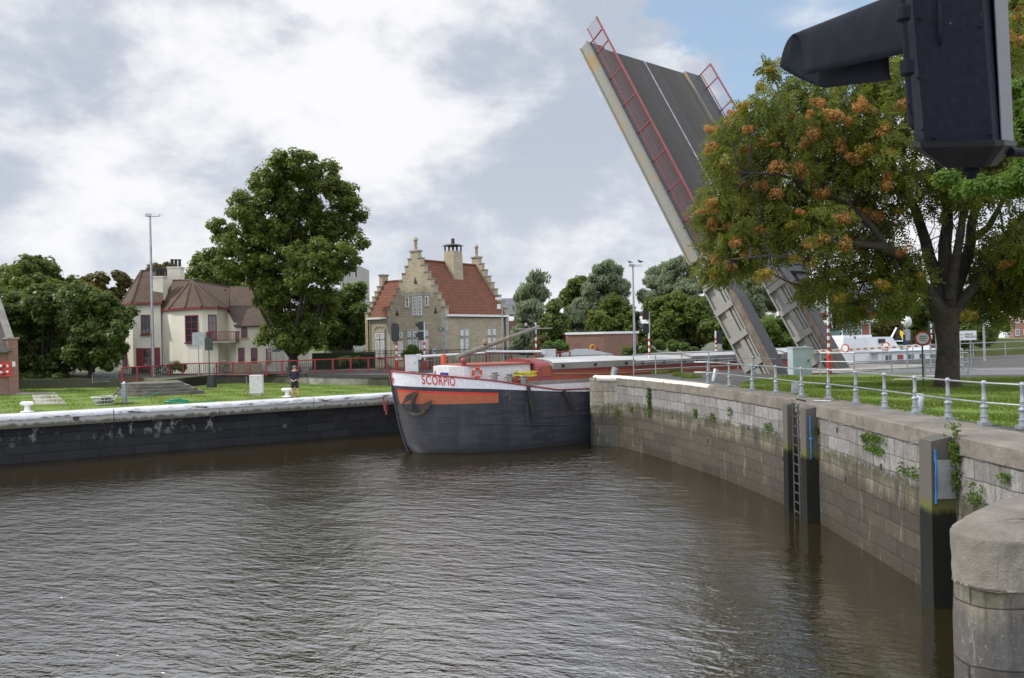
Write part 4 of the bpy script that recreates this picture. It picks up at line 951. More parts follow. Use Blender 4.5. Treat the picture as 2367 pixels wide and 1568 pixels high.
# ================================================================ BUILDINGS
def c4(x, y): return 823.7 + x / 4.872, 530.2 + y / 4.872
def c2(x, y): return 236.7 + x / 4.14, 568 + y / 4.14
def c1(x, y): return x / 2.904, 454.5 + y / 2.904
def c6(x, y): return 1136.2 + x / 4.31, 549.1 + y / 4.31
def c8(x, y): return 1552.7 + x / 3.944, 511.3 + y / 3.944
def c9(x, y): return 1836.8 + x / 3.45, 530.2 + y / 3.45
def c5(x, y): return 871 + x / 4.464, 738.5 + y / 4.464
MT['ybrick'] = brickm('yellow_brick', (.44, .38, .27), (.33, .285, .20), (.29, .265, .21), .44, .13, .018, .3)
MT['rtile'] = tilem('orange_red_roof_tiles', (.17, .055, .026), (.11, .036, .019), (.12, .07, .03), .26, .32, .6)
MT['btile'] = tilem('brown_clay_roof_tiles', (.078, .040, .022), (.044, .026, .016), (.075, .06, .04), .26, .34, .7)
MT['rbrick'] = brickm('old_red_brick', (.24, .11, .075), (.15, .075, .055), (.22, .19, .16), .30, .10, .014, .3)
MT['slate'] = plain('grey_slate_roof', (.115, .12, .135), (.085, .088, .10), .6, 0, 1.5, 10, .3)
MT['redwood'] = plain('dark_red_joinery', (.22, .03, .035), (.17, .025, .03), .5)
MT['iron'] = plain('black_ironwork', (.03, .03, .03), (.05, .04, .035), .7)
def window(par, P, d, nrm, rect, cols=2, rws=3, fm=None, gm=None, sill=True, fw=.07, out=.03, smat=None):
    u0, v0, u1, v1 = rect; um, vm = (u0 + u1) / 2, (v0 + v1) / 2
    a0, _ = onpl(u0, vm, P, d); a1, _ = onpl(u1, vm, P, d); _, z1 = onpl(um, v0, P, d); _, z0 = onpl(um, v1, P, d)
    if a0 > a1: a0, a1 = a1, a0
    return window_az(par, P, d, nrm, a0, a1, z0, z1, cols, rws, fm, gm, sill, fw, out, smat)
def window_az(par, P, d, nrm, a0, a1, z0, z1, cols=2, rws=3, fm=None, gm=None, sill=True, fw=.07, out=.03, smat=None):
    fm = fm or MT['whiteclean']; gm = gm or MT['glass']; P = V(P[0], P[1], 0); d = V(d[0], d[1], 0)
    def bx(mb, x0, x1, y0, y1, n0, n1): return mb.obox(P + d * x0 + nrm * n0 + V(0, 0, y0), d * (x1 - x0), nrm * (n1 - n0), V(0, 0, y1 - y0))
    mb = MB(); bx(mb, a0, a1, z0, z0 + fw, -.02, out + .03); bx(mb, a0, a1, z1 - fw, z1, -.02, out + .03); bx(mb, a0, a0 + fw, z0 + fw, z1 - fw, -.02, out + .03); bx(mb, a1 - fw, a1, z0 + fw, z1 - fw, -.02, out + .03)
    for k in range(1, cols): x = a0 + (a1 - a0) * k / cols; bx(mb, x - fw * .3, x + fw * .3, z0 + fw, z1 - fw, -.02, out + .015)
    for k in range(1, rws): y = z0 + (z1 - z0) * k / rws; bx(mb, a0 + fw, a1 - fw, y - fw * .25, y + fw * .25, -.02, out + .012)
    w_ = mb.build('window', fm, par)
    mb = MB(); bx(mb, a0 + fw, a1 - fw, z0 + fw, z1 - fw, -.01, out - .015); mb.build('pane', gm, w_)
    if sill: mb = MB(); bx(mb, a0 - .08, a1 + .08, z0 - .10, z0 - .005, 0, out + .10); mb.build('sill', smat or MT['stonetrim'], w_)
    return w_
# ---------------------------------------------------------------- gabled yellow brick house
C0 = V(-5.3, 62, 0); dA = V(-.788, .616, 0); dB = V(.616, .788, 0); nA = -dB; nB = -dA
def G(a, b_, z): return C0 + dA * a + dB * b_ + V(0, 0, z)
gh = empty('gabled_house', G(4, 4, 2.8), 'yellow brick house with stepped gables, orange tiled roof and a big brick chimney', 'house')
def steps(c, h0, z0, dz, n, top, ztop, zbase):
    dh = (h0 - top * 1.75) / (n - 1); L_ = []; 
    for k in range(n): L_.append((h0 - k * dh, z0 + k * dz))
    pts = [(-h0, zbase)]
    for h_, z_ in L_: pts += [(-h_, z_), (-(h_ - dh) if h_ != L_[-1][0] else -top, z_)]
    pts += [(-top, ztop), (top, ztop)]
    for h_, z_ in L_[::-1]: pts += [((h_ - dh) if h_ != L_[-1][0] else top, z_), (h_, z_)]
    pts.append((h0, zbase)); out_ = []
    for q in pts:
        if not out_ or (abs(out_[-1][0] - q[0]) + abs(out_[-1][1] - q[1])) > 1e-6: out_.append(q)
    return [(c + x, y) for x, y in out_], [(c, h_, z_, dh) for h_, z_ in L_]
def gable(par, fpt, thick, c, h0, z0, dz, n, top, ztop, zbase, finial=True, mat=None):
    pts, L_ = steps(c, h0, z0, dz, n, top, ztop, zbase)
    mb = MB(); mb.prism([fpt(x, y) for x, y in pts], thick); g_ = mb.build('stepped_gable', mat or MT['ybrick'], par)
    td = thick.normalized()
    ax = (fpt(1, 0) - fpt(0, 0))
    for c_, h_, z_, dh in L_:
        for s_ in (-1, 1):
            x = c_ + s_ * (h_ - dh / 2 + .0) - dh / 2 - .04 if s_ > 0 else c_ - h_ - .04
            MB().obox(fpt(x, z_ + .002) - td * .06, ax * (dh + .06), td * (thick.length + .12), V(0, 0, .09)).build('coping_stone', MT['concrete'], g_)
    MB().obox(fpt(c - top - .08, ztop + .002) - td * .07, ax * (2 * top + .16), td * (thick.length + .14), V(0, 0, .12)).build('coping_stone', MT['concrete'], g_)
    if finial: MB().lathe([(.2, 0), (.2, .08), (.13, .1), (.13, .75), (.17, .8), (.2, .85), (.17, 1.0), (.1, 1.1), (.0, 1.12)], fpt(c, ztop + .12) + thick / 2, 10).build('finial', MT['ybrick'], g_, True)
    return g_
HW = 3.32
mb = MB(); mb.prism([G(.001, .02, 2.7), G(6.63, .02, 2.7), G(6.63, 8.05, 2.7), G(.001, 8.05, 2.7)], (0, 0, 4.35)); mb.build('wall', MT['ybrick'], gh)
mb = MB(); mb.prism([G(6.6, .06, 2.7), G(9.15, .06, 2.7), G(9.15, 4.2, 2.7), G(6.6, 4.2, 2.7)], (0, 0, 4.3)); mb.build('wing_wall', MT['ybrick'], gh)
gable(gh, lambda x, y: G(x, 0, y), dB * .45, HW, HW, 7.72, .585, 8, .42, 12.4, 2.7)
gable(gh, lambda x, y: G(x, 7.7, y), dB * .42, HW, HW, 7.72, .585, 8, .42, 12.4, 2.7)
gable(gh, lambda y_, z_: G(9.1, y_, z_), dA * .38, 2.1, 2.1, 7.55, .47, 6, .36, 10.9, 2.7, False)
rz_, ez = 11.75, 7.12
mb = MB()
for a0, a1 in ((-.15, HW), (6.8, HW)):
    mb.add([G(a0, .43, ez - (.05)), G(a0, 7.72, ez - .05), G(a1, 7.72, rz_), G(a1, .43, rz_)], [(0, 1, 2, 3) if a0 < a1 else (3, 2, 1, 0)])
mb.add([G(-.15, .43, ez - .2), G(-.15, 7.72, ez - .2), G(HW, 7.72, rz_ - .15), G(HW, .43, rz_ - .15)], [(3, 2, 1, 0)])
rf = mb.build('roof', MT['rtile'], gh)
MB().tube([G(HW, .43, rz_), G(HW, 7.72, rz_)], .11, 8).build('ridge_tiles', MT['rtile'], rf, True)
mb = MB(); zr2 = 10.35
mb.quad(G(9.12, -.1, ez - .05), G(6.5, -.1, ez - .05), G(4.2, 2.1, zr2), G(9.12, 2.1, zr2)); mb.quad(G(6.5, 4.3, ez - .05), G(9.12, 4.3, ez - .05), G(9.12, 2.1, zr2), G(4.2, 2.1, zr2))
rf2 = mb.build('wing_roof', MT['rtile'], gh); MB().tube([G(9.1, 2.1, zr2), G(4.5, 2.1, zr2)], .1, 8).build('ridge_tiles', MT['rtile'], rf2, True)
MB().obox(G(-.22, .1, ez - .14), dA * .2, dB * 7.95, V(0, 0, .17)).build('gutter', MT['whiteclean'], gh); MB().obox(G(6.72, -.2, ez - .14), dA * 2.4, dB * .2, V(0, 0, .17)).build('gutter', MT['whiteclean'], gh)
mb = MB(); mb.obox(G(-.03, -.03, 2.7), dA * .35, dB * .3, V(0, 0, 4.6)); mb.obox(G(6.3, -.03, 2.7), dA * .32, dB * .1, V(0, 0, 4.6)); mb.obox(G(-.03, 7.75, 2.7), dA * .1, dB * .4, V(0, 0, 4.4)); mb.build('quoins', MT['stonetrim'], gh)
mb = MB(); mb.tube([G(-.08, 7.55, 2.7), G(-.08, 7.55, 7.0)], .05, 6); mb.tube([G(9.0, -.06, 2.7), G(9.0, -.06, 7.0)], .05, 6); mb.build('downpipe', MT['iron'], gh)
mb = MB(); mb.hexa([q for q in [G(2.2, 3.6, 9.8), G(3.4, 3.6, 9.8), G(3.4, 4.8, 9.8), G(2.2, 4.8, 9.8), G(2.25, 3.65, 12.7), G(3.35, 3.65, 12.7), G(3.35, 4.75, 12.7), G(2.25, 4.75, 12.7)]]); ch = mb.build('chimney', MT['ybrick'], gh)
mb = MB()
for i in range(3):
    for j in range(3):
        if (i, j) != (1, 1): mb.obox(G(2.27 + i * .48, 3.67 + j * .48, 12.7), dA * .1, dB * .1, V(0, 0, .45))
mb.hexa([G(2.1, 3.5, 13.15), G(3.5, 3.5, 13.15), G(3.5, 4.9, 13.15), G(2.1, 4.9, 13.15), G(2.4, 3.8, 13.31), G(3.2, 3.8, 13.31), G(3.2, 4.6, 13.31), G(2.4, 4.6, 13.31)])
mb.lathe([(.16, 0), (.14, .55), (.0, .58)], G(2.8, 4.2, 13.25), 10); mb.build('chimney_cowl', MT['iron'], ch)
mb = MB(); mb.prism([G(2.0, 3.45, 9.85), G(2.0, 4.95, 9.85), G(2.3, 4.95, 10.25), G(2.3, 3.45, 10.25)], dA * -.06); mb.build('lead_flashing', MT['slate'], ch)
# windows
for r_, cr in (((560, 765, 595, 880), (1, 2)), ((780, 755, 815, 862), (1, 2)), ((640, 760, 682, 970), (2, 5)), ((698, 755, 740, 967), (2, 5)),
        ((585, 1152, 620, 1215), (2, 2)), ((648, 1150, 686, 1212), (2, 2)), ((714, 1146, 750, 1208), (2, 2)), ((780, 1142, 812, 1205), (2, 2)), ((493, 1155, 522, 1225), (1, 2)),
        ((588, 1247, 624, 1420), (2, 5)), ((650, 1245, 690, 1420), (2, 5)), ((716, 1242, 752, 1420), (2, 5)), ((784, 1238, 814, 1410), (2, 5)),
        ((222, 1168, 260, 1235), (2, 2)), ((282, 1166, 318, 1232), (2, 2)), ((226, 1256, 262, 1445), (2, 5)), ((285, 1254, 320, 1442), (2, 5))):
    window(gh, C0, dA, nA, (*c4(r_[0], r_[1]), *c4(r_[2], r_[3])), cr[0], cr[1], sill=False, fw=.085, out=.05)
for r_ in ((1170, 1135, 1198, 1200), (1225, 1133, 1256, 1198), (1478, 1128, 1504, 1192), (1534, 1126, 1562, 1190)):
    window(gh, C0, dB, nB, (*c4(r_[0], r_[1]), *c4(r_[2], r_[3])), 2, 2, sill=False, fw=.085, out=.05)
for r_ in ((1170, 1236, 1198, 1400), (1225, 1234, 1256, 1400), (1480, 1228, 1506, 1390), (1534, 1226, 1562, 1390)):
    window(gh, C0, dB, nB, (*c4(r_[0], r_[1]), *c4(r_[2], r_[3])), 2, 5, sill=False, fw=.085, out=.05)
def trim(mb, P, d, nrm, x0, y0, x1, y1, o_=.035, cc=c4):
    u0, v0 = cc(x0, y0); u1, v1 = cc(x1, y1); a0, _ = onpl(u0, (v0 + v1) / 2, P, d); a1, _ = onpl(u1, (v0 + v1) / 2, P, d); _, zt = onpl((u0 + u1) / 2, v0, P, d); _, zl = onpl((u0 + u1) / 2, v1, P, d)
    mb.obox(V(P[0], P[1], 0) + d * min(a0, a1) + V(0, 0, zl) - nrm * .02, d * abs(a1 - a0), nrm * (o_ + .02), V(0, 0, zt - zl))
mb = MB()
for r_ in ((515, 730, 832, 752), (545, 878, 600, 892), (762, 862, 822, 878), (622, 970, 745, 985), (686, 752, 695, 972), (195, 1142, 322, 1160), (550, 1128, 815, 1146), (485, 1136, 524, 1150),
           (200, 1238, 325, 1252), (570, 1220, 820, 1236), (262, 1160, 282, 1445), (622, 1146, 648, 1420), (688, 1146, 714, 1420), (752, 1140, 782, 1420), (400, 1260, 470, 1276)):
    mb = MB(); trim(mb, C0, dA, nA, *r_); mb.build('stone_trim', MT['stonetrim'], gh)
for r_ in ((1160, 1108, 1287, 1126), (1470, 1104, 1590, 1120), (1165, 1206, 1285, 1222), (1478, 1200, 1585, 1214), (1198, 1126, 1225, 1400), (1505, 1120, 1534, 1390)):
    mb = MB(); trim(mb, C0, dB, nB, *r_); mb.build('stone_trim', MT['stonetrim'], gh)
mb = MB()
for cx, cy, w_ in ((257, 1140, 60), (612, 1125, 60), (760, 1120, 45), (605, 730, 22), (745, 722, 22)):
    for k in range(5):
        a = math.pi * (k + .5) / 5; x = cx + w_ * math.cos(a); y = cy - (w_ * .85) * math.sin(a); trim(mb, C0, dA, nA, x - 9, y - 9, x + 9, y + 9, .025)
for cx, cy in ((1222, 1105), (1530, 1100)):
    for k in range(5):
        a = math.pi * (k + .5) / 5; x = cx + 58 * math.cos(a); y = cy - 55 * math.sin(a); trim(mb, C0, dB, nB, x - 9, y - 10, x + 9, y + 10, .025)
mb.build('arch_stones', MT['stonetrim'], gh)
mb = MB(); trim(mb, C0, dA, nA, 474, 1262, 528, 1470, .05); mb.build('door', MT['whiteclean'], gh)
mb = MB()
for x, y in ((460, 950), (895, 925), (665, 590)):
    trim(mb, C0, dA, nA, x - 3, y - 45, x + 3, y + 20, .05); trim(mb, C0, dA, nA, x - 14, y + 8, x + 14, y + 22, .05); trim(mb, C0, dA, nA, x - 9, y - 22, x + 9, y - 14, .05); trim(mb, C0, dA, nA, x - 16, y - 2, x - 9, y + 20, .05); trim(mb, C0, dA, nA, x + 9, y - 2, x + 16, y + 20, .05)
mb.build('wall_anchors', plain('rusty_wall_anchor', (.10, .05, .03), None, .8), gh)
mb = MB(); trim(mb, C0, dA, nA, 925, 1110, 986, 1142, .05); mb.build('plaque', plain('green_plaque', (.05, .16, .11), None, .5), gh)
mb = MB(); trim(mb, C0, dA, nA, 934, 1128, 976, 1136, .055); trim(mb, C0, dA, nA, 944, 1114, 952, 1124, .055); trim(mb, C0, dA, nA, 958, 1114, 966, 1124, .055); mb.build('plaque_marks', MT['white'], gh)
# ---------------------------------------------------------------- cream house
ch_ = empty('cream_house', at(440, 860, 66) * 1, 'cream rendered house with a polygonal bay, brown tiled roofs and dark red shutters', 'house')
ch_.location.z = 2.75
GZ = 2.7
def eave(u, v_, Y): return at(u, v_, Y)
b1 = [at(281, 700, 67.0), at(305.5, 700, 64.0), at(371, 698, 64.6), at(372, 698, 71), at(283, 700, 72)]
ze1 = 8.70
mb = MB(); mb.prism([V(q.x, q.y, GZ) for q in b1], (0, 0, ze1 - GZ)); mb.build('tower_wall', MT['cream'], ch_)
b2 = [at(369, 713, 65.2), at(395, 713, 63.6), at(430, 713, 62.6), at(466, 713, 62.1), at(502, 713, 62.5), at(524, 713, 64.2), at(526, 713, 69), at(369, 713, 70)]
ze2 = 8.12
mb = MB(); mb.prism([V(q.x, q.y, GZ) for q in b2], (0, 0, ze2 - GZ)); mb.build('bay_wall', MT['cream'], ch_)
mb = MB(); mb.prism([V(q.x, q.y, GZ - .02) for q in [at(304, 820, 63.95), at(372, 820, 64.55), at(372, 820, 65), at(304, 820, 64.5)]], (0, 0, .75)); mb.build('dark_plinth', MT['dark'], ch_)
def roofpoly(mb, eaves, apex_fn, z):
    pass
mb = MB(); o_ = .32
def ex(pts, c, k): return [c + (q - c) * k for q in pts]
c1_ = sum((V(q.x, q.y, 0) for q in b1), V(0, 0, 0)) / 5; E1 = [V(c1_.x + (q.x - c1_.x) * 1.07, c1_.y + (q.y - c1_.y) * 1.07, ze1) for q in b1]
R1, R2 = at(327.3, 626, 67.6), at(384, 628, 68.2)
mb.poly([E1[0], E1[1], R1]); mb.poly([E1[1], E1[2], R2, R1]); mb.poly([E1[2], E1[3], R2]); mb.poly([E1[3], E1[4], R1, R2]); mb.poly([E1[4], E1[0], R1])
r1 = mb.build('tower_roof', MT['btile'], ch_)
mb = MB(); mb.tube([E1[1], R1, R2], .10, 6); mb.tube([E1[0], R1], .1, 6); mb.build('ridge_tiles', MT['btile'], r1, True)
c2_ = V(*[sum(q[i] for q in b2) / 8 for i in (0, 1)], 0); E2 = [V(c2_.x + (q.x - c2_.x) * 1.06, c2_.y + (q.y - c2_.y) * 1.10, ze2) for q in b2]
AP = at(442, 648, 66.2); AL = at(400, 649, 67.5); AR = at(462, 660, 68.5)
mb = MB(); mb.poly([E2[7], E2[0], AL]); mb.poly([E2[0], E2[1], AP, AL])
for i in range(1, 5): mb.poly([E2[i], E2[i + 1], AP])
ARR = at(530, 664, 69.5); mb.poly([E2[5], E2[6], ARR]); mb.poly([E2[5], ARR, AP]); mb.poly([AL, AP, ARR, E2[6], E2[7]])
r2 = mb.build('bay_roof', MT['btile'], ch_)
mb = MB()
for i in (1, 2, 3, 4, 5): mb.tube([E2[i], AP], .11, 6)
mb.tube([AL, AP, ARR], .1, 6); mb.build('ridge_tiles', MT['btile'], r2, True)
mb = MB()
for E_, z_ in ((E1, ze1), (E2, ze2)):
    for i in range(len(E_) - (1 if E_ is E2 else 2) - 1): mb.bar(E_[i] - V(0, 0, .08), E_[i + 1] - V(0, 0, .08), .14, .17)
mb.build('eaves_board', MT['redwood'], ch_)
# rear ridge roof and lower right wing
mb = MB(); mb.hexa([at(470, 713, 69.0), at(660, 713, 69.0), at(660, 713, 76), at(470, 713, 76), at(462, 660, 72.0), at(660, 668, 72.0), at(660, 667, 73), at(462, 660, 73)]); mb.build('rear_roof', MT['btile'], ch_)
W0, W1 = at(544.6, 752, 62.5), at(655, 752, 63.2); zw_ = 6.62
back = [at(655, 700, 70), at(545, 700, 70)]
mb = MB(); mb.prism([V(q.x, q.y, GZ) for q in (W0, W1, back[0], V(W0.x + .3, 70, 0))], (0, 0, zw_ - GZ)); mb.prism([V(q.x, q.y, GZ) for q in (at(524, 820, 64.5), V(W0.x - .01, W0.y + .02, 0), V(W0.x + .3, 69.9, 0), at(524, 820, 69.9))], (0, 0, zw_ + .2 - GZ)); mb.build('wing_wall', MT['cream'], ch_)
wd = (W1 - W0); wd.z = 0; wd.normalize(); wn = V(wd.y, -wd.x, 0)
A_, B_ = V(W0.x - .05, W0.y, zw_ - .05) + wn * .25, V(W1.x + .2, W1.y, zw_ - .05) + wn * .25
C_, D_ = at(655, 714, 68.5), at(522, 713, 68.0)
mb = MB(); mb.quad(A_, B_, C_, D_); mb.quad(A_ - V(0, 0, .12), D_ - V(0, 0, .12), C_ - V(0, 0, .12), B_ - V(0, 0, .12)); mb.quad(A_ - V(0, 0, .12), B_ - V(0, 0, .12), B_, A_); mb.quad(D_ - V(0, 0, .12), A_ - V(0, 0, .12), A_, D_); mb.build('wing_roof', MT['btile'], ch_)
mb = MB(); mb.bar(A_ - V(0, 0, .06) + wn * .08, B_ - V(0, 0, .06) + wn * .08, .12, .1); mb.build('gutter', MT['dark'], ch_)
mb = MB(); mb.prism([at(524, 820, 64.45) * 1, V(W0.x, W0.y + .01, 0), V(W0.x, W0.y + .2, 0), at(524, 820, 64.65)], (0, 0, 1))
def rake(pts, th_): 
    mb = MB(); mb.prism(pts, th_); return mb
q0, q1_ = at(524, 820, 64.3), V(W0.x, W0.y + .03, 0)
rake([V(q0.x, q0.y, GZ), V(q1_.x, q1_.y, GZ), V(q1_.x, q1_.y, zw_ - .1), V(q0.x, q0.y, 8.05)], V(-.1, .35, 0)).build('side_wall', MT['cream'], ch_)
def chim(u0, u1, v0, v1, Y, pots, par):
    a, b_ = at(u0, (v0 + v1) / 2, Y), at(u1, (v0 + v1) / 2, Y); z1, z0 = at(u0, v0, Y).z, at(u0, v1, Y).z - .8
    mb = MB(); mb.box(((a.x + b_.x) / 2, Y + .45, (z0 + z1) / 2), (b_.x - a.x, .9, z1 - z0)); mb.box(((a.x + b_.x) / 2, Y + .45, z1 - .06), (b_.x - a.x + .12, 1.02, .12)); c_ = mb.build('chimney', MT['cream'], par)
    for k in range(pots):
        x = a.x + (b_.x - a.x) * (k + 1) / (pots + 1); MB().lathe([(.13, 0), (.12, .55), (.15, .6), (.15, .7), (.06, .72)], (x, Y + .4 + .1 * k, z1), 10).build('chimney_pot', MT['iron'], c_, True)
chim(352.2, 376.3, 639, 673, 65.5, 3, ch_); chim(386.5, 416.7, 617, 654, 69.5, 3, ch_); chim(505, 519, 688, 701, 67.6, 2, ch_)
P1, d1 = b1[1], (b1[2] - b1[1]); d1.z = 0; d1.normalize(); n1_ = V(d1.y, -d1.x, 0)
window(ch_, P1, d1, n1_, (326, 728, 347.3, 773), 2, 2, MT['redwood'], MT['glassblue'], True, .09, .04, MT['redwood'])
window(ch_, P1, d1, n1_, (330, 805, 349.5, 851), 2, 3, MT['redwood'], MT['glass'], True, .09, .04, MT['redwood'])
def panel(par, name, P, d, nrm, rect, mat, o0=.02, o1=.07):
    u0, v0, u1, v1 = rect; a0, _ = onpl(u0, (v0 + v1) / 2, P, d); a1, _ = onpl(u1, (v0 + v1) / 2, P, d); _, zt = onpl(u0, v0, P, d); _, zl = onpl(u0, v1, P, d)
    mb = MB(); mb.obox(V(P[0], P[1], 0) + d * a0 + nrm * o0 + V(0, 0, zl), d * (a1 - a0), nrm * (o1 - o0), V(0, 0, zt - zl))
    for k in range(2):
        hz_ = (zt - zl) / 2; mb.obox(V(P[0], P[1], 0) + d * (a0 + (a1 - a0) * .2) + nrm * o1 + V(0, 0, zl + .08 + k * hz_), d * (a1 - a0) * .6, nrm * .012, V(0, 0, hz_ - .16))
    return mb.build(name, mat, par)
panel(ch_, 'shutter', P1, d1, n1_, (315.4, 805, 329.4, 851), MT['redwood']); panel(ch_, 'shutter', P1, d1, n1_, (357.2, 804, 370.5, 850), MT['redwood'])
Pq, dq = b1[0], (b1[1] - b1[0]); dq.z = 0; dq.normalize(); nq = V(dq.y, -dq.x, 0)
panel(ch_, 'shutter', Pq, dq, nq, (284, 806, 294, 850), MT['redwood'])
Pb, db = b2[2], (b2[3] - b2[2]); db.z = 0; db.normalize(); nb_ = V(db.y, -db.x, 0)
window(ch_, Pb, db, nb_, (429, 729, 459, 792), 2, 4, MT['redwood'], MT['glass'], True, .1, .04, MT['dark'])
Pc, dc = b2[3], (b2[4] - b2[3]); dc.z = 0; dc.normalize(); nc_ = V(dc.y, -dc.x, 0)
window(ch_, Pc, dc, nc_, (481, 727.5, 501, 786), 2, 3, MT['redwood'], MT['glassblue'], True, .09, .04, MT['redwood'])
for r_, cr in (((558, 757, 571.3, 781.5), (2, 1)), ((550.5, 804, 565, 841), (2, 3)), ((580, 804, 594.2, 841), (2, 3)), ((615, 806, 628, 841), (2, 3))):
    window(ch_, W0, wd, wn, r_, cr[0], cr[1], MT['redwood'], MT['glass'], True, .09, .04, MT['stonetrim'])
# balcony
bp0, bp1 = at(476, 790, 61.3), at(544, 791, 61.6)
mb = MB(); mb.prism([V(bp0.x, bp0.y, bp0.z - .12), V(bp1.x, bp1.y, bp0.z - .12), V(bp1.x, 62.6, bp0.z - .12), V(bp1.x - .6, 64.4, bp0.z - .12), V(bp0.x + .1, 62.5, bp0.z - .12)], (0, 0, .14)); bal = mb.build('balcony', MT['stonetrim'], ch_)
mb = MB(); z0 = bp0.z + .02; zt = z0 + .72
pth = [V(bp0.x, 62.3, 0), V(bp0.x, bp0.y, 0), V(bp1.x, bp1.y, 0), V(bp1.x, 62.6, 0)]
for a, b_ in zip(pth[:-1], pth[1:]):
    mb.bar(a + V(0, 0, zt), b_ + V(0, 0, zt), .06, .06); mb.bar(a + V(0, 0, z0 + .08), b_ + V(0, 0, z0 + .08), .04, .04); n_ = max(2, int((b_ - a).length / .13))
    for k in range(n_ + 1): q = a.lerp(b_, k / n_); mb.box((q.x, q.y, (z0 + zt) / 2), (.03, .03, zt - z0))
mb.build('balcony_railing', MT['redwood'], bal)
# ---------------------------------------------------------------- small brick building at the left edge
sb = empty('brick_lock_building', at(10, 905, 50), 'small old red brick building with dark roof at the left edge of the picture', 'building')
SP = gr(41, 912.5, 2.12); ex_ = V(.90, .436, 0); ey_ = V(-.80, .60, 0); sn = -ey_
def S(x, y, z): return V(SP.x, SP.y, 0) + ex_ * x + ey_ * y + V(0, 0, z)
mb = MB(); mb.prism([S(-9, 0, 2.05), S(0, 0, 2.05), S(0, 8, 2.05), S(-9, 8, 2.05)], (0, 0, 2.95)); mb.build('wall', MT['rbrick'], sb)
zp = at(30, 784, SP.y).z
mb = MB(); mb.prism([S(.03, -.1, 2.05), S(-.52, -.1, 2.05), S(-.52, .5, 2.05), S(.03, .5, 2.05)], (0, 0, zp - 2.05)); mb.prism([S(-.35, .5, 5.0), S(-.35, 7.9, 5.0), S(-.35, 7.9, 5.9), S(-.35, 4.1, 10.4), S(-.35, .5, zp - .1)], ex_ * .35); pw = mb.build('parapet', MT['rbrick'], sb)
mb = MB(); mb.prism([S(.1, -.18, zp), S(-.6, -.18, zp), S(-.6, .55, zp), S(.1, .55, zp)], (0, 0, .1)); mb.bar(S(-.17, .5, zp), S(-.17, 4.1, 10.45), .45, .08); mb.build('coping_stones', MT['concrete'], pw)
mb = MB(); mb.quad(S(-9, -.25, 5.0), S(-.36, -.25, 5.0), S(-.36, 4.1, 10.0), S(-9, 4.1, 10.0)); mb.quad(S(-.36, 8.2, 5.0), S(-9, 8.2, 5.0), S(-9, 4.1, 10.0), S(-.36, 4.1, 10.0)); mb.build('roof', plain('dark_brown_slates', (.085, .065, .055), (.055, .045, .04), .7, 0, 4, 12, .5), sb)
mb = MB(); mb.bar(S(-9, -.3, 4.97), S(-.55, -.3, 4.97), .14, .12); mb.build('gutter', MT['slate'], sb)
def onS(u, v_): a_, z_ = onpl(u, v_, SP, ex_); return a_, z_
a_, z_ = onS(28, 842); MB().obox(S(a_ - .14, -.12, z_ - .17), ex_ * .28, ey_ * .12, V(0, 0, .34)).build('wall_lamp', MT['white'], sb)
a_, z_ = onS(6, 854); c = S(a_, -.1, z_)
lb = empty('life_ring_case', V(c.x, c.y, z_ - .5), 'red life ring case with a white and red ring on the left brick building', 'life ring case')
mb = MB(); mb.obox(S(a_ - .48, -.14, z_ - .48), ex_ * .96, ey_ * .13, V(0, 0, .96)); mb.build('case', MT['redbright'], lb)
cR = S(a_, -.2, z_ + .02)
MB().torus(cR, .27, .08, sn, 20, 8).build('ring', MT['redbright'], lb, True)
for k in range(4): a = math.pi / 4 + k * math.pi / 2; MB().torus(cR, .27, .085, sn, 4, 8, a - .3, a + .3).build('ring_band', MT['whiteclean'], lb, True)
# ---------------------------------------------------------------- low flat roofed brick building
fb = empty('flat_roofed_building', at(1393, 830, 85), 'low flat roofed red brick building with white edge, behind the barge hatches', 'building')
mb = MB(); a, b_, c_ = at(1311, 800, 86), at(1396, 800, 84.4), at(1475, 800, 86.4); zt = at(1396, 768, 84.4).z
mb.prism([V(a.x, a.y, 2.7), V(b_.x, b_.y, 2.7), V(c_.x, c_.y, 2.7), V(c_.x, 92, 2.7), V(a.x, 92, 2.7)], (0, 0, zt - 2.9)); mb.build('wall', MT['rbrick'], fb)
mb = MB(); mb.prism([V(a.x - .1, a.y - .1, zt - .2), V(b_.x, b_.y - .12, zt - .2), V(c_.x + .1, c_.y - .1, zt - .2), V(c_.x + .1, 92.1, zt - .2), V(a.x - .1, 92.1, zt - .2)], (0, 0, .24)); mb.build('roof_edge', MT['whiteclean'], fb)
q = at(1370, 803.5, 84.7); tag(MB().torus((q.x, 84.68, q.z), .27, .075, (0, -1, 0), 20, 8).build('life_ring', plain('yellow_orange_ring', (.75, .42, .04), (.6, .2, .03), .5), None, True), 'yellow life ring hung on the low flat roofed brick building', 'life ring')
# low grey cabin
lc = empty('low_cabin', at(1353, 835, 64), 'low white cabin with a sloping grey roof between barge and brick building', 'cabin')
a, b_ = at(1292, 820, 63.5), at(1416, 820, 64.5); mb = MB(); mb.prism([V(a.x, a.y, 2.8), V(b_.x, b_.y, 2.8), V(b_.x, 67.5, 2.8), V(a.x, 67.0, 2.8)], (0, 0, .82)); mb.build('wall', MT['whiteclean'], lc)
zt = 4.12; r0, r1_ = V(a.x + 1.5, 65.4, zt), V(b_.x - 1.9, 65.8, zt - .02); e = [V(a.x - .1, a.y - .1, 3.62), V(b_.x + .1, b_.y - .1, 3.62), V(b_.x + .1, 67.6, 3.62), V(a.x - .1, 67.1, 3.62)]
mb = MB(); mb.poly([e[0], e[1], r1_, r0]); mb.poly([e[1], e[2], r1_]); mb.poly([e[2], e[3], r0, r1_]); mb.poly([e[3], e[0], r0]); mb.build('roof', plain('grey_sheet_roof', (.22, .24, .25), (.17, .19, .2), .35, .3, 1), lc)
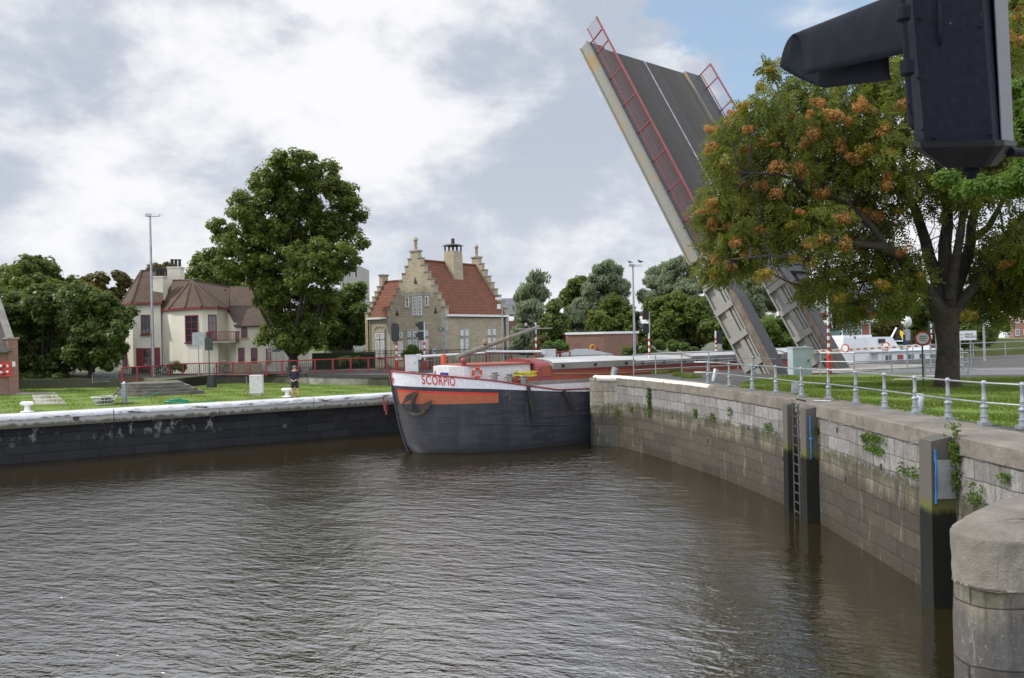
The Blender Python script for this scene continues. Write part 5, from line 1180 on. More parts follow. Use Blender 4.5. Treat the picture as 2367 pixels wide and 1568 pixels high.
# apartment block far behind the big tree
ab = empty('apartment_block', at(812, 800, 160), 'tall pale apartment block far behind the big round tree', 'apartment block')
a, b_ = at(786, 650, 158), at(834, 650, 166); zt = at(820, 612, 162).z
mb = MB(); mb.prism([V(a.x, a.y, 2.5), V(b_.x, b_.y, 2.5), V(b_.x, 176, 2.5), V(a.x, 176, 2.5)], (0, 0, zt - 2.5)); mb.build('wall', MT['stonetrim'], ab)
d_ = (b_ - a); d_.z = 0; ln = d_.length; d_.normalize(); n_ = V(d_.y, -d_.x, 0)
for i in range(3):
    for j in range(6): window_az(ab, a, d_, n_, ln * (.08 + .31 * i), ln * (.08 + .31 * i) + 1.1, zt - 2.6 - 2.9 * j, zt - .9 - 2.9 * j, 1, 1, sill=False)
# grey roofed hall left of the willows
hb = empty('grey_hall', at(1182, 800, 112), 'grey roofed hall seen between the stepped gable house and the willows', 'hall')
a, b_ = at(1150, 720, 110), at(1245, 720, 110); mb = MB(); mb.box(((a.x + b_.x) / 2, 113, 5), (b_.x - a.x, 8, 5)); mb.build('wall', MT['rbrick'], hb)
z0, z1 = at(1180, 728, 110).z, at(1180, 689, 112).z; mb = MB(); mb.prism([V(a.x - .2, 108.6, z0), V(a.x - .2, 117.4, z0), V(a.x - .2, 113, z1)], V(b_.x - a.x + .4, 0, 0)); mb.build('roof', MT['slate'], hb)
# long slate roofed building right
lr_ = empty('slate_roofed_hall', at(2010, 800, 96), 'long brown brick hall with a steep grey slate roof, behind the barge wheelhouse', 'hall')
a, b_ = at(1874, 720, 95), at(2165, 720, 95); z0, z1 = at(1980, 722, 95).z, at(1980, 655, 98).z
mb = MB(); mb.box(((a.x + b_.x) / 2, 99, (2.5 + z0) / 2), (b_.x - a.x, 8, z0 - 2.5)); mb.build('wall', MT['rbrick'], lr_)
mb = MB(); e = [V(a.x - .3, 94.7, z0), V(b_.x + .3, 94.7, z0), V(b_.x + .3, 103.3, z0), V(a.x - .3, 103.3, z0)]; r0, r1_ = V(a.x + 1.2, 99, z1), V(b_.x - 5.5, 99, z1)
mb.poly([e[0], e[1], r1_, r0]); mb.poly([e[1], e[2], r1_]); mb.poly([e[2], e[3], r0, r1_]); mb.poly([e[3], e[0], r0]); mb.build('roof', MT['slate'], lr_)
mb = MB(); mb.box(((a.x + b_.x) / 2, 94.6, z0 - .12), (b_.x - a.x + .4, .25, .2)); mb.build('gutter', MT['redwood'], lr_)
for k in range(0): window_az(lr_, V(a.x, 95, 0), V(1, 0, 0), V(0, -1, 0), 1.5 + k * 2.7, 2.5 + k * 2.7, 4.2, 6.0, 2, 3)
# row houses on the far bank, right
for i, (u0, u1, vt, vr, mt, rt_, lab) in enumerate([(2342, 2420, 707, 676, brickm('pink_brick', (.34, .15, .11), (.27, .12, .09), (.3, .25, .2), .4, .12, .02), MT['rtile'], 'red brick house with tall white windows on the far bank at the right edge'),
        (2322, 2341.6, 712, 684, MT['whiteclean'], MT['rtile'], 'white house with a red roof on the far bank beside the red brick one')]):
    h_ = empty('row_house', at((u0 + u1) / 2, 780, 186), lab, 'house'); a, b_ = at(u0, 740, 185 + i), at(u1, 740, 185 + i); z1 = at(u0, vt, 185).z; zr = at(u0, vr, 189).z
    mb = MB(); mb.box(((a.x + b_.x) / 2, 190, (2.4 + z1) / 2), (b_.x - a.x, 10 - 2 * i, z1 - 2.4)); mb.build('wall', mt, h_)
    mb = MB(); mb.prism([V(a.x - .1, 184.6 + i, z1), V(a.x - .1, 195, z1), V(a.x - .1, 190, zr)], V(b_.x - a.x + .2, 0, 0)); mb.build('roof', rt_, h_)
    for k in range(int((b_.x - a.x) / 1.9)):
        for z_ in (3.1, 6.1, 8.7):
            if z_ + 1.4 < z1: window_az(h_, V(a.x, 185 + i, 0), V(1, 0, 0), V(0, -1, 0), .5 + 1.9 * k, 1.4 + 1.9 * k, z_, z_ + 1.5, 2, 2, fw=.12)
# ================================================================ RAILINGS
def post_mesh():      # ornate cast iron post, base at origin, 0.95 m
    prof = [(.085, 0), (.085, .02), (.078, .05), (.070, .16), (.082, .17), (.082, .19), (.060, .20), (.055, .33), (.075, .35), (.080, .38), (.070, .40), (.042, .42), (.038, .50), (.046, .52), (.046, .54), (.038, .56), (.036, .80), (.045, .82), (.034, .84), (.055, .86)]
    mb = MB().lathe(prof, seg=12); return mb
pr_sh, pr_cap = None, None
sr = empty('ornate_railing', RAIL[4], 'ornate silver cast iron railing with two thin rods along the near quay', 'railing')
base = post_mesh().build('post', MT['castiron'], sr, True); base.location = (0, 0, 0)
# post mesh is local to the railing empty: rebuild with true offsets
bpy.data.objects.remove(base)
def lathe_part(name, prof, mat, parent, loc, seg=12):
    return MB().lathe(prof, loc, seg).build(name, mat, parent, True)
PROF = [(.085, 0), (.085, .02), (.078, .05), (.070, .16), (.082, .17), (.082, .19), (.060, .20), (.055, .33), (.075, .35), (.080, .38), (.070, .40), (.042, .42), (.038, .50), (.048, .52), (.048, .54), (.038, .56), (.036, .80), (.046, .82), (.034, .84), (.0, .85)]
ZQ = 3.212
first = MB().lathe(PROF, seg=12); first.sphere((0, 0, .86), .058, 12, 8); first.box((0, 0, .035), (.19, .19, .07))
first.v = [tuple(Vector(q) + sr.location) for q in first.v]
fo = first.build('post', MT['castiron'], sr, True)
for i, q in enumerate(RAIL):
    o = fo if i == 0 else fo.copy()
    if i: COL.objects.link(o); o.parent = sr
    o.location = V(q.x, q.y, ZQ) - sr.location
xq = gr(1742, 871, 3.2); o = fo.copy(); COL.objects.link(o); o.parent = sr; o.location = V(xq.x, xq.y, ZQ) - sr.location
for h_ in (.86, .46):
    mb = MB(); mb.tube([V(q.x, q.y, ZQ + h_) for q in [RAIL[0] + V(-.45, .35, 0)] + RAIL], .019, 8); mb.build('rod', MT['steel'], sr, True)
mb = MB(); mb.tube([V(RAIL[0].x, RAIL[0].y, ZQ + .8), V(xq.x, xq.y, ZQ + .84)], .016, 6); mb.tube([V(xq.x, xq.y, ZQ + .84), V(xq.x + 1.2, xq.y + .6, ZQ + .75)], .012, 6); mb.build('rod', MT['steel'], sr, True)
# tubular steel fence
def pipe_fence(pts, z, h_, spacing_posts, label, group, r=.028, rails=(1.0, .62, .26), mat=None, closeends=True):
    P = [V(p[0], p[1], z) for p in pts]; root = empty('pipe_fence', P[0], label, 'fence', group)
    for k in rails: MB().tube([q + V(0, 0, h_ * k) for q in P], r * (1 if k == 1 else .85), 8).build('rail', mat or MT['steel'], root, True)
    for q in spacing_posts: MB().tube([V(q[0], q[1], z - .02), V(q[0], q[1], z + h_)], r * 1.05, 8).build('post', mat or MT['steel'], root, True)
    return root
def fp2(u, Y): q = at(u, 800, Y); return (q.x, q.y)
# fence along the channel edge, left of the bridge and behind it
def edge(u, off=.35):          # point on the channel edge line under pixel column u
    X, _ = ray(u, 820); o = CH[0] + V(D2.y, -D2.x, 0) * off; t = (X * o.y - o.x) / (D2.x - X * D2.y); q = o + D2 * t; return (q.x, q.y)
ps = [edge(u) for u in (1464, 1515, 1575.4, 1638.5, 1705, 1775)]
pipe_fence(ps, 3.2, 1.02, ps, 'three bar galvanised pipe fence beside the barge, left of the bridge arms', 'galvanised pipe fences')
q0 = gr(1897, 868, 3.2); q1 = gr(1975, 869.5, 3.2); q2 = gr(2061.5, 866, 3.2); q3 = gr(2151, 861, 3.2); q4 = gr(2226, 858, 3.2)
ps = [(q.x, q.y) for q in (q0, q1, q2, q3, q4)]
e_ = V(ps[-1][0] + .35, ps[-1][1] + .6, 0)
pipe_fence(ps + [(e_.x, e_.y), (ps[-1][0] + .1, ps[-1][1] + 1.3)], 3.2, 1.0, ps, 'three bar galvanised pipe fence with rounded end behind the big tree trunk', 'galvanised pipe fences')
ps = [(q.x, q.y) for q in (gr(2138, 883, 3.2), gr(2176, 876, 3.2), gr(2238, 874, 3.2))]
pipe_fence(ps, 3.2, 1.0, ps, 'short galvanised pipe fence left of the tree trunk beside the path', 'galvanised pipe fences')
ps = [edge(u, .3) for u in (2040, 2110, 2180, 2250, 2324, 2400)]
pipe_fence(ps, 3.2, .95, ps, 'distant galvanised pipe fence at the canal edge under the heritage sign', 'galvanised pipe fences', rails=(1.0, .5))
# red railing of the far road
redpx = [(282.6, 883, 2.62), (317.6, 880.8, 2.64), (351.4, 878.4, 2.66), (391.3, 874.8, 2.68), (422.7, 871.9, 2.70), (461.3, 870.4, 2.72), (501, 870, 2.74), (538.6, 870, 2.76), (577.3, 870, 2.78), (616, 868.7, 2.82), (652, 867.5, 2.83), (690, 865.8, 2.85), (728.4, 864, 2.87), (769.5, 862.8, 2.89), (811, 861.3, 2.91), (852, 860.1, 2.93), (893.4, 859.6, 2.95), (935, 857.5, 2.97)]
rp = [gr(*q) for q in redpx]
ed = [rp[-1] + D2 * t + V(0, 0, 0) for t in (2.2, 4.4, 6.6, 8.8, 11, 13.2)]
rr = empty('red_railing', rp[8], 'long red painted railing with thin grey bars along the raised far road', 'railing')
allp = rp + ed
MB().tube([q + V(0, 0, 1.0) for q in allp], .045, 8).build('top_rail', MT['red'], rr, True)
MB().tube([q + V(0, 0, .12) for q in allp], .025, 6).build('bottom_rail', MT['red'], rr, True)
for i, q in enumerate(allp): MB().box(q + V(0, 0, .5), (.12, .08, 1.02), math.atan2(D2.y, D2.x) * .3).build('post', MT['red'], rr)
for a, b_ in zip(allp[:-1], allp[1:]):
    mb = MB(); n_ = 8
    for k in range(1, n_): q = a.lerp(b_, k / n_); mb.box(q + V(0, 0, .55), (.022, .022, .86))
    mb.build('bar_panel', MT['iron'], rr)
# second red railing behind, on the far side of the bridge approach
rr2 = empty('red_railing', V(-6, 62, 2.9), 'short red railing beside the right hand white barrier cabinet', 'railing')
pp2 = [V(*at(u, 838, 62.5)[:2], 2.9) for u in (1274, 1296, 1318)]
MB().tube([q + V(0, 0, 1.05) for q in pp2], .045, 8).build('top_rail', MT['red'], rr2, True)
for q in pp2: MB().box(q + V(0, 0, .5), (.11, .08, 1.05)).build('post', MT['red'], rr2)
mb = MB()
for k in range(1, 12): q = pp2[0].lerp(pp2[-1], k / 12); mb.box(q + V(0, 0, .5), (.022, .022, .95))
mb.build('bar_panel', MT['iron'], rr2)
# iron garden fence of the gabled house
ifn = empty('iron_fence', G(4, -1.6, 2.84), 'black wrought iron fence with spikes in front of the gabled house', 'fence')
for name, pa, pb in (('fence_panel', G(13.0, -1.6, 2.84), G(-1.6, -1.6, 2.84)), ('fence_panel', G(-1.6, -1.6, 2.84), G(-1.6, 14.0, 2.84))):
    mb = MB(); L_ = (pb - pa).length; n_ = int(L_ / .16)
    mb.bar(pa + V(0, 0, 1.25), pb + V(0, 0, 1.25), .04, .04); mb.bar(pa + V(0, 0, .15), pb + V(0, 0, .15), .04, .04)
    for k in range(n_ + 1):
        q = pa.lerp(pb, k / n_); big_ = k % 16 == 0; mb.box(q + V(0, 0, .72), (.09 if big_ else .025, .09 if big_ else .025, 1.44 if not big_ else 1.6)); mb.lathe([(.05, 0), (.0, .12)], q + V(0, 0, 1.44 + .16 * big_), 4)
    mb.build(name, MT['iron'], ifn)
# white gate/grille left of house & galvanised crowd barrier
cb_ = empty('crowd_barrier', gr(242, 886, 2.3), 'galvanised steel crowd barrier under the dark trees on the left', 'barrier')
a, b_ = at(214, 885, 57.0), at(271, 886, 57.6); a.z = b_.z = 2.35
mb = MB(); mb.tube([a + V(0, 0, .1), a + V(0, 0, .78), a + V(.1, 0, .88), b_ + V(-.1, 0, .88), b_ + V(0, 0, .78), b_ + V(0, 0, .1)], .03, 6); mb.tube([a + V(0, 0, .2), b_ + V(0, 0, .2)], .02, 6)
cf = mb.build('frame', MT['steel'], cb_, True)
mb = MB()
for k in range(1, 14): q = a.lerp(b_, k / 14); mb.box(q + V(0, 0, .53), (.02, .02, .66))
mb.build('bars', MT['steel'], cb_)
wg = empty('white_picket_gate', at(600, 845, 63), 'white barred garden gate beside the cream house, behind the red railing', 'gate')
for u0, u1 in ((620, 668), (690, 712)):
    a, b_ = at(u0, 845, 61.8), at(u1, 845, 61.8); mb = MB(); n_ = int((b_.x - a.x) / .13)
    for k in range(n_ + 1): q = a.lerp(b_, k / n_); mb.box((q.x, q.y, 3.75), (.035, .035, 1.9))
    mb.box(((a.x + b_.x) / 2, a.y, 4.5), (b_.x - a.x, .05, .06)); mb.box(((a.x + b_.x) / 2, a.y, 3.0), (b_.x - a.x, .05, .06)); mb.build('gate_leaf', MT['white'], wg)
hg = tag(MB().box((at(795, 840, 66).x, 66, 3.4), (5.2, .7, 1.6)).build('hedge', M('hedge_fill').col((.02, .035, .012)).rough(.9).m), 'low clipped dark hedge between the big tree and the gabled house', 'hedge')
# ================================================================ SIGNAL MASTS
def ringstripes(mb, x, y, z0, z1, r, n, m0=0, m1=1):
    for k in range(n):
        a, b_ = z0 + (z1 - z0) * k / n, z0 + (z1 - z0) * (k + 1) / n; mb.mat(k % 2 and m1 or m0).lathe([(r, a), (r, b_)], (x, y, 0), 12)
    return mb
def mast(u, vtop, vbase, zg, label, head, vred, vstripe, group='red and white banded signal masts', r=.075, nst=6, Y=None):
    q = gr(u, vbase, zg) if Y is None else V(*at(u, vbase, Y)[:2], zg)
    zt = at(u, vtop, q.y).z; zr = at(u, vred, q.y).z; zs = at(u, vstripe, q.y).z
    root = empty('signal_mast', q, label, 'signal mast', group)
    mb = MB(); ringstripes(mb, q.x, q.y, zr, zs, r, nst); mb.mat(0).lathe([(r * .95, zs), (r * .95, zt)], (q.x, q.y, 0), 12); mb.build('mast', [MT['whiteclean'], MT['redbright']], root, True)
    mb = MB(); mb.lathe([(r * 1.9, zg), (r * 1.9, zr - .06), (r * 1.5, zr), (r, zr + .01)], (q.x, q.y, 0), 14); mb.build('red_base', MT['redbright'], root, True)
    if head: head(root, q)
    return root
def board(root, q, u0, u1, v0, v1, rad=.5):       # rounded black back board
    a, b_ = at(u0, v0, q.y), at(u1, v1, q.y); w_, h_ = b_.x - a.x, a.z - b_.z; cx, cz = (a.x + b_.x) / 2, (a.z + b_.z) / 2; pts = []; rr_ = w_ * rad
    for (sx, sz, a0) in ((1, 1, 0), (-1, 1, 90), (-1, -1, 180), (1, -1, 270)):
        for k in range(5): t = R(a0 + 22.5 * k); pts.append(V(cx + sx * (w_ / 2 - rr_) + rr_ * math.cos(t), q.y - .16, cz + sz * (h_ / 2 - rr_) + rr_ * math.sin(t)))
    MB().prism(pts, (0, .05, 0)).build('signal_board', MT['black'], root)
    MB().prism([p_ + V(0, -.012, 0) for p_ in [V(cx, 0, cz) + (p2 - V(cx, q.y - .16, cz)) * .8 + V(0, q.y - .16, 0) for p2 in pts]], (0, .011, 0)).build('board_face', MT['dark'], root)
LITRED = M('red_signal_lens'); LITRED.b.inputs['Emission Color'].default_value = (.8, .02, .01, 1); LITRED.b.inputs['Emission Strength'].default_value = .25; LITRED.col((.3, .01, .01)).rough(.3)
def lampheads(root, q, u0, u1, vs_, lit=True, side=-1):
    for k, (v0, v1) in enumerate(vs_):
        a, b_ = at(u0, v0, q.y), at(u1, v1, q.y); s_ = b_.x - a.x; h_ = a.z - b_.z; cz = (a.z + b_.z) / 2
        xb0, xb1 = (a.x + s_ * .42, b_.x) if side < 0 else (a.x, b_.x - s_ * .42)
        bd = MB().box(((xb0 + xb1) / 2, q.y, cz), (xb1 - xb0, .34, h_)); bo = bd.build('lamp_housing', MT['black'], root)
        xh = xb0 if side < 0 else xb1; r_ = h_ * .42
        # hood: half cone opening to the side
        vs2, fs2 = [], []
        for i_, (dx, rr_) in enumerate(((0, r_), (side * s_ * .42, r_ * .8))):
            for j in range(11):
                t = math.pi * (j / 10) * 1.15 - .075 * math.pi; vs2.append(V(xh + dx * (1 if 2 < j < 8 else .8), q.y + rr_ * math.cos(t), cz + rr_ * math.sin(t)))
        for j in range(10): fs2.append((j, j + 1, 12 + j, 11 + j))
        ho = MB().add(vs2, fs2).build('hood', MT['black'], bo)
        sm = ho.modifiers.new('s', 'SOLIDIFY'); sm.thickness = .015
        MB().lathe([(.0, 0), (r_ * .8, .0), (r_ * .8, .02 * side)], (xh, q.y, cz), 14, 'X').build('lens', LITRED.m if (k == 0 and lit) else MT['glass'], bo)
mast(917, 752, 855, 2.95, 'banded mast with tall rounded black signal board facing away, left of the gabled house door', lambda r_, q: board(r_, q, 904.6, 923.6, 747.5, 791), 832.6, 792)
mast(982, 745, 855, 2.95, 'banded mast with two hooded lamps in front of the gabled house windows', lambda r_, q: lampheads(r_, q, 959.5, 980, ((744, 763), (767, 787)), False), 832.6, 791)
mast(1239.5, 746, 839, 2.9, 'banded mast with black board just right of the gabled house behind the derrick boom', lambda r_, q: board(r_, q, 1226, 1237.5, 747, 782), 818, 772, Y=62)
mast(1502, 720.8, 862, 3.2, 'banded mast with two hooded lamps, upper lens red, thick red base in the tarmac', lambda r_, q: lampheads(r_, q, 1476, 1499, ((718.5, 739), (748.6, 769.5))), 828.7, 775, r=.055, nst=7)
def sm_head(r_, q):
    a, b_ = at(1657, 765, q.y), at(1668, 795, q.y); MB().box(((a.x + b_.x) / 2, q.y, (a.z + b_.z) / 2), (b_.x - a.x, .3, a.z - b_.z)).build('lamp_housing', MT['black'], r_)
mast(1655.5, 765, 835, 2.9, 'small distant banded mast left of the bridge arms, in front of the green bushes', sm_head, 812, 782, Y=64)
def rhead(r_, q):
    a, b_ = at(1921, 703, q.y), at(1931, 765, q.y); MB().box(((a.x + b_.x) / 2, q.y, (a.z + b_.z) / 2), (b_.x - a.x, .34, a.z - b_.z)).build('lamp_housing', MT['black'], r_)
    lampheads(r_, q, 1924, 1944, ((706, 724), (727, 745), (747, 764)), False, 1)
    MB().tube([at(1925, 700, q.y - .2), at(1921, 730, q.y - .25), at(1924, 758, q.y - .25), at(1932, 764, q.y - .25), at(1935, 750, q.y - .2)], .014, 6).build('cable', MT['white'], r_, True)
mast(1917, 668.5, 866, 3.2, 'tall banded mast with black lamp head, right of the pale barrier cabinet', rhead, 819.4, 752, r=.06, nst=8)
# ================================================================ BARRIER CABINETS AND ARMS
def cabinet(u0, u1, v0, v1, Y, zg, label, mat, group=None, d_=.7):
    a, b_ = at(u0, v0, Y), at(u1, v0, Y); root = empty('barrier_cabinet', ((a.x + b_.x) / 2, Y + d_ / 2, zg), label, 'cabinet', group); w_ = b_.x - a.x; zt = a.z
    MB().box(((a.x + b_.x) / 2, Y + d_ / 2, (zg + zt - .06) / 2), (w_ * .96, d_, zt - .06 - zg)).build('housing', mat, root)
    MB().box(((a.x + b_.x) / 2, Y + d_ / 2, zt - .03), (w_, d_ + .08, .06)).build('lid', mat, root)
    mb = MB(); mb.box(((a.x + b_.x) / 2, Y - .006, (zg + zt) / 2), (w_ * .78, .012, (zt - zg) * .78)); dr_ = mb.build('door', mat, root)
    MB().box(((a.x + b_.x) / 2 + w_ * .28, Y - .03, (zg + zt) / 2), (.03, .03, .14)).build('handle', MT['dark'], dr_)
    MB().box(((a.x + b_.x) / 2, Y + d_ / 2, zg + .04), (w_ * .9, d_ * .9, .1)).build('plinth', MT['concrete'], root)
    return root, V((a.x + b_.x) / 2, Y + d_ / 2, zt)
cabinet(1831.6, 1877, 803, 869, 35.6, 3.2, 'pale blue grey barrier cabinet in front of the second bridge arm', MT['cabinet'])
cabinet(935, 966, 821, 853, 55.5, 2.92, 'white barrier cabinet behind the barge bow, between the first two masts', MT['whiteclean'])
cabinet(1257, 1285, 808, 838, 61.0, 2.9, 'white barrier cabinet beside the short red railing', MT['whiteclean'])
ba = empty('road_barrier', at(1866, 812, 35.9), 'closed red and white striped road barrier arm with two round signs', 'barrier')
a, b_ = at(1868, 813.5, 35.9), at(2130, 799.6, 34.2)
mb = MB(); n_ = 16
for k in range(n_):
    p0, p1 = a.lerp(b_, k / n_), a.lerp(b_, (k + 1) / n_); mb.mat(0).bar(p0, p1, .05, .13)
    if k > 0: pm = p0.lerp(p1, .45); mb.mat(1).bar(p0 + V(0, -.028, 0), pm + V(0, -.028, 0), .004, .055)
mb.build('arm', [MT['whiteclean'], MT['redbright']], ba)
MB().bar(at(1862, 815, 35.7), at(1885, 813, 35.6), .12, .16).build('pivot_box', MT['cabinet'], ba)
for u, v_ in ((1954, 805.6), (2048, 801)):
    q = at(u, v_, 35.0); nrm = V(-.85, -.52, 0).normalized()
    for nm, R_, o__, mt in (('round_sign', .20, 0, 'redbright'), ('sign_face', .15, .012, 'whiteclean')):
        x_ = nrm.cross(V(0, 0, 1)); pts = [q + nrm * o__ + (x_ * math.cos(t) + V(0, 0, math.sin(t))) * R_ for t in [2 * math.pi * i / 20 for i in range(20)]]
        o = MB().prism(pts, nrm * .012).build(nm, MT[mt], ba if nm == 'round_sign' else par_)
        if nm == 'round_sign': par_ = o
for (ua, va, ub, vb, Ya, Yb, lab) in ((968.5, 825, 1119.7, 815.8, 55.8, 58, 'white barrier arm reaching right from the left white cabinet'), (1256, 813.5, 1123, 813, 60.9, 58.6, 'white barrier arm reaching left from the cabinet by the short red railing')):
    r_ = empty('road_barrier', at(ua, va, Ya), lab, 'barrier'); a, b_ = at(ua, va, Ya), at(ub, vb, Yb)
    MB().tube([a, b_], [.11, .075], 8).build('arm', MT['whiteclean'], r_, True); MB().tube([a - V(0, 0, .32), b_ - V(0, 0, .28)], .02, 6).build('lower_rod', MT['steel'], r_, True)
    MB().box(a, (.35, .3, .4)).build('pivot_box', MT['whiteclean'], r_)
# orange post by the left abutment
op = at(1026, 849, 52); zt = at(1026, 819, 52).z
o = MB().lathe([(.19, 2.7), (.19, zt - .1), (.15, zt - .02), (.0, zt)], (op.x, op.y, 0), 12).build('orange_post', MT['orange'], None, True); tag(o, 'bright orange red post standing behind the blue locker of the barge', 'post')
# ================================================================ LAMP POSTS
def lamp_post(ub, vb, ut, vt, zg, label, Y=None, lum=(1.6, .34), left=.35, r=.10):
    q = gr(ub, vb, zg) if Y is None else V(*at(ub, vb, Y)[:2], zg); zt = at(ut, vt, q.y).z
    root = empty('lamp_post', q, label, 'street lamp', None)
    MB().tube([q, q.lerp(V(q.x, q.y, zt), .5), V(q.x, q.y, zt)], [r, r * .8, r * .55], 12).build('pole', MT['steel'], root, True)
    MB().lathe([(r * 1.5, 0), (r * 1.5, .25), (r, .3)], q, 12).build('pole_foot', MT['steel'], root, True)
    L_, h_ = lum; x0 = q.x - L_ * left
    lm = MB().hexa([V(x0, q.y - .16, zt - .05), V(x0 + L_ * .45, q.y - .16, zt - .05), V(x0 + L_ * .45, q.y + .16, zt - .05), V(x0, q.y + .16, zt - .05), V(x0 + .05, q.y - .13, zt + h_ * .6), V(x0 + L_ * .4, q.y - .13, zt + h_ * .45), V(x0 + L_ * .4, q.y + .13, zt + h_ * .45), V(x0 + .05, q.y + .13, zt + h_ * .6)]).build('lamp_head', MT['steel'], root)
    MB().hexa([V(x0 + L_ * .45, q.y - .14, zt - .08), V(x0 + L_, q.y - .11, zt - .05), V(x0 + L_, q.y + .11, zt - .05), V(x0 + L_ * .45, q.y + .14, zt - .08), V(x0 + L_ * .45, q.y - .13, zt + h_ * .45), V(x0 + L_, q.y - .1, zt + h_ * .35), V(x0 + L_, q.y + .1, zt + h_ * .35), V(x0 + L_ * .45, q.y + .13, zt + h_ * .45)]).build('lamp_cover', MT['whiteclean'], root)
    return root, q, zt
lamp_post(354.7, 876, 341, 499, 2.66, 'tall slender steel lamp post in front of the cream house tower', lum=(1.05, .3), left=.3, r=.12)
_, q2_, zt2 = lamp_post(1467.5, 836, 1463, 615, 2.9, 'tall steel lamp post with two birds on it, beside the flat roofed brick building', Y=66, lum=(1.15, .3), left=.3, r=.12)
for k, (dx, s_, lab) in enumerate(((-.25, 1, 'dark bird perched on the left end of the lamp head'), (.62, 1.25, 'larger dark bird perched on the right end of the lamp head'))):
    mb = MB(); c = V(q2_.x + dx, q2_.y, zt2 + .27); V_ = lambda x, z: c + V(x * s_, 0, z * s_)
    mb.sphere(V_(0, .07), .085 * s_, 10, 8, 1.5, .85, .9); mb.sphere(V_(-.11, .17), .045 * s_, 8, 6); mb.tube([V_(-.06, .09), V_(-.11, .17)], [.05 * s_, .035 * s_], 6)
    mb.tube([V_(-.15, .17), V_(-.2, .155)], [.012, .003], 5); mb.tube([V_(.08, .07), V_(.26, .02)], [.05 * s_, .012], 6); mb.tube([V_(0, 0), V_(0, -.08)], .008, 4); mb.tube([V_(.03, 0), V_(.03, -.08)], .008, 4)
    tag(mb.build('bird', MT['dark'], None, True), lab, 'bird')
def simple_pole(name, cat, ub, vb, ut, vt, zg, label, Y, r=.05, extra=None):
    q = V(*at(ub, vb, Y)[:2], zg); zt = at(ut, vt, Y).z; root = empty(name, q, label, cat); MB().tube([q, V(q.x, q.y, zt)], r, 10).build('pole', MT['steel'], root, True)
    if extra: extra(root, q, zt)
    return root
def camx(r_, q, zt):
    MB().box((q.x - .25, q.y - .05, zt + .05), (.5, .2, .2), R(8)).build('camera_housing', MT['whiteclean'], r_); a = at(1153, 709, q.y); MB().box((a.x, q.y - .1, a.z), (.28, .2, .38)).build('junction_box', MT['whiteclean'], r_)
simple_pole('camera_mast', 'camera mast', 1163, 836, 1157, 692, 2.85, 'thin mast with a white surveillance camera at the right corner of the gabled house', 62, .055, camx)
simple_pole('street_pole', 'pole', 2276, 843, 2277, 690, 3.2, 'grey pole with a small box near its top, right of the heritage sign', 46, .07, lambda r_, q, zt: MB().box((q.x - .05, q.y - .1, zt - .9), (.22, .2, .95)).build('junction_box', MT['steel'], r_))
simple_pole('street_pole', 'pole', 2168, 838, 2166, 748, 3.2, 'plain thick grey pole just left of the big tree trunk', 44, .11)
def dome(r_, q, zt):
    MB().sphere((q.x, q.y, zt + .16), .22, 14, 10, 1, 1, 1.25).build('dome', MT['whiteclean'], r_, True)
    MB().box((q.x, q.y, zt - .45), (.22, .2, .5)).build('control_box', MT['steel'], r_); c = at(2096, 787, q.y)
    for dx in (-.09, .09): MB().box((q.x + dx * 1.3, q.y - .08, c.z), (.2, .03, .52)).build('sign_panel', plain('dark_blue_panel', (.015, .06, .14), None, .5) if dx < 0 else MT['dark'], r_)
simple_pole('beacon_post', 'beacon', 2098, 866, 2098, 752, 3.2, 'post with a white dome beacon and dark blue panel, beside the round sign', 36, .035, dome)
def rsign(r_, q, zt):
    c = at(2133, 782.4, q.y - .06); nrm = V(-.55, -.83, 0); x_ = nrm.cross(V(0, 0, 1)).normalized()
    mk = lambda rad, o__: [c + nrm * o__ + (x_ * math.cos(t) + V(0, 0, math.sin(t))) * rad for t in [2 * math.pi * i / 24 for i in range(24)]]
    s_ = MB().prism(mk(.27, 0), nrm * .015).build('sign_disc', MT['redbright'], r_); MB().prism(mk(.2, .016), nrm * .004).build('sign_face', MT['whiteclean'], s_)
    mb = MB()
    for k, w_ in enumerate((.2, .26, .2)): mb.obox(c + nrm * .021 - x_ * w_ / 2 + V(0, 0, .06 - k * .07), x_ * w_, nrm * .003, V(0, 0, .025))
    mb.build('sign_marks', MT['dark'], s_)
pg = simple_pole('round_sign', 'road sign', 2134, 890, 2133, 770, 3.2, 'round white sign with red rim on a dark green post left of the tree trunk', 27.5, .028, rsign)
for c_ in kids(pg):
    if c_.name.startswith('pole'): c_.data.materials[0] = plain('dark_green_post', (.02, .10, .08), None, .5)
def sgn(r_, q, zt):
    c = at(2150, 766, q.y); MB().box((c.x, q.y - .06, c.z), (.22, .08, .98)).build('signal_board', MT['black'], r_)
    mb = MB()
    for k in range(3): mb.box((c.x, q.y - .11, c.z - .3 + .3 * k), (.08, .02, .2))
    mb.build('white_bars', MT['whiteclean'], r_)
simple_pole('signal_post', 'signal', 2151, 836, 2150, 743, 3.2, 'narrow black signal board with white bars on a grey post near the barge stern', 42, .04, sgn)
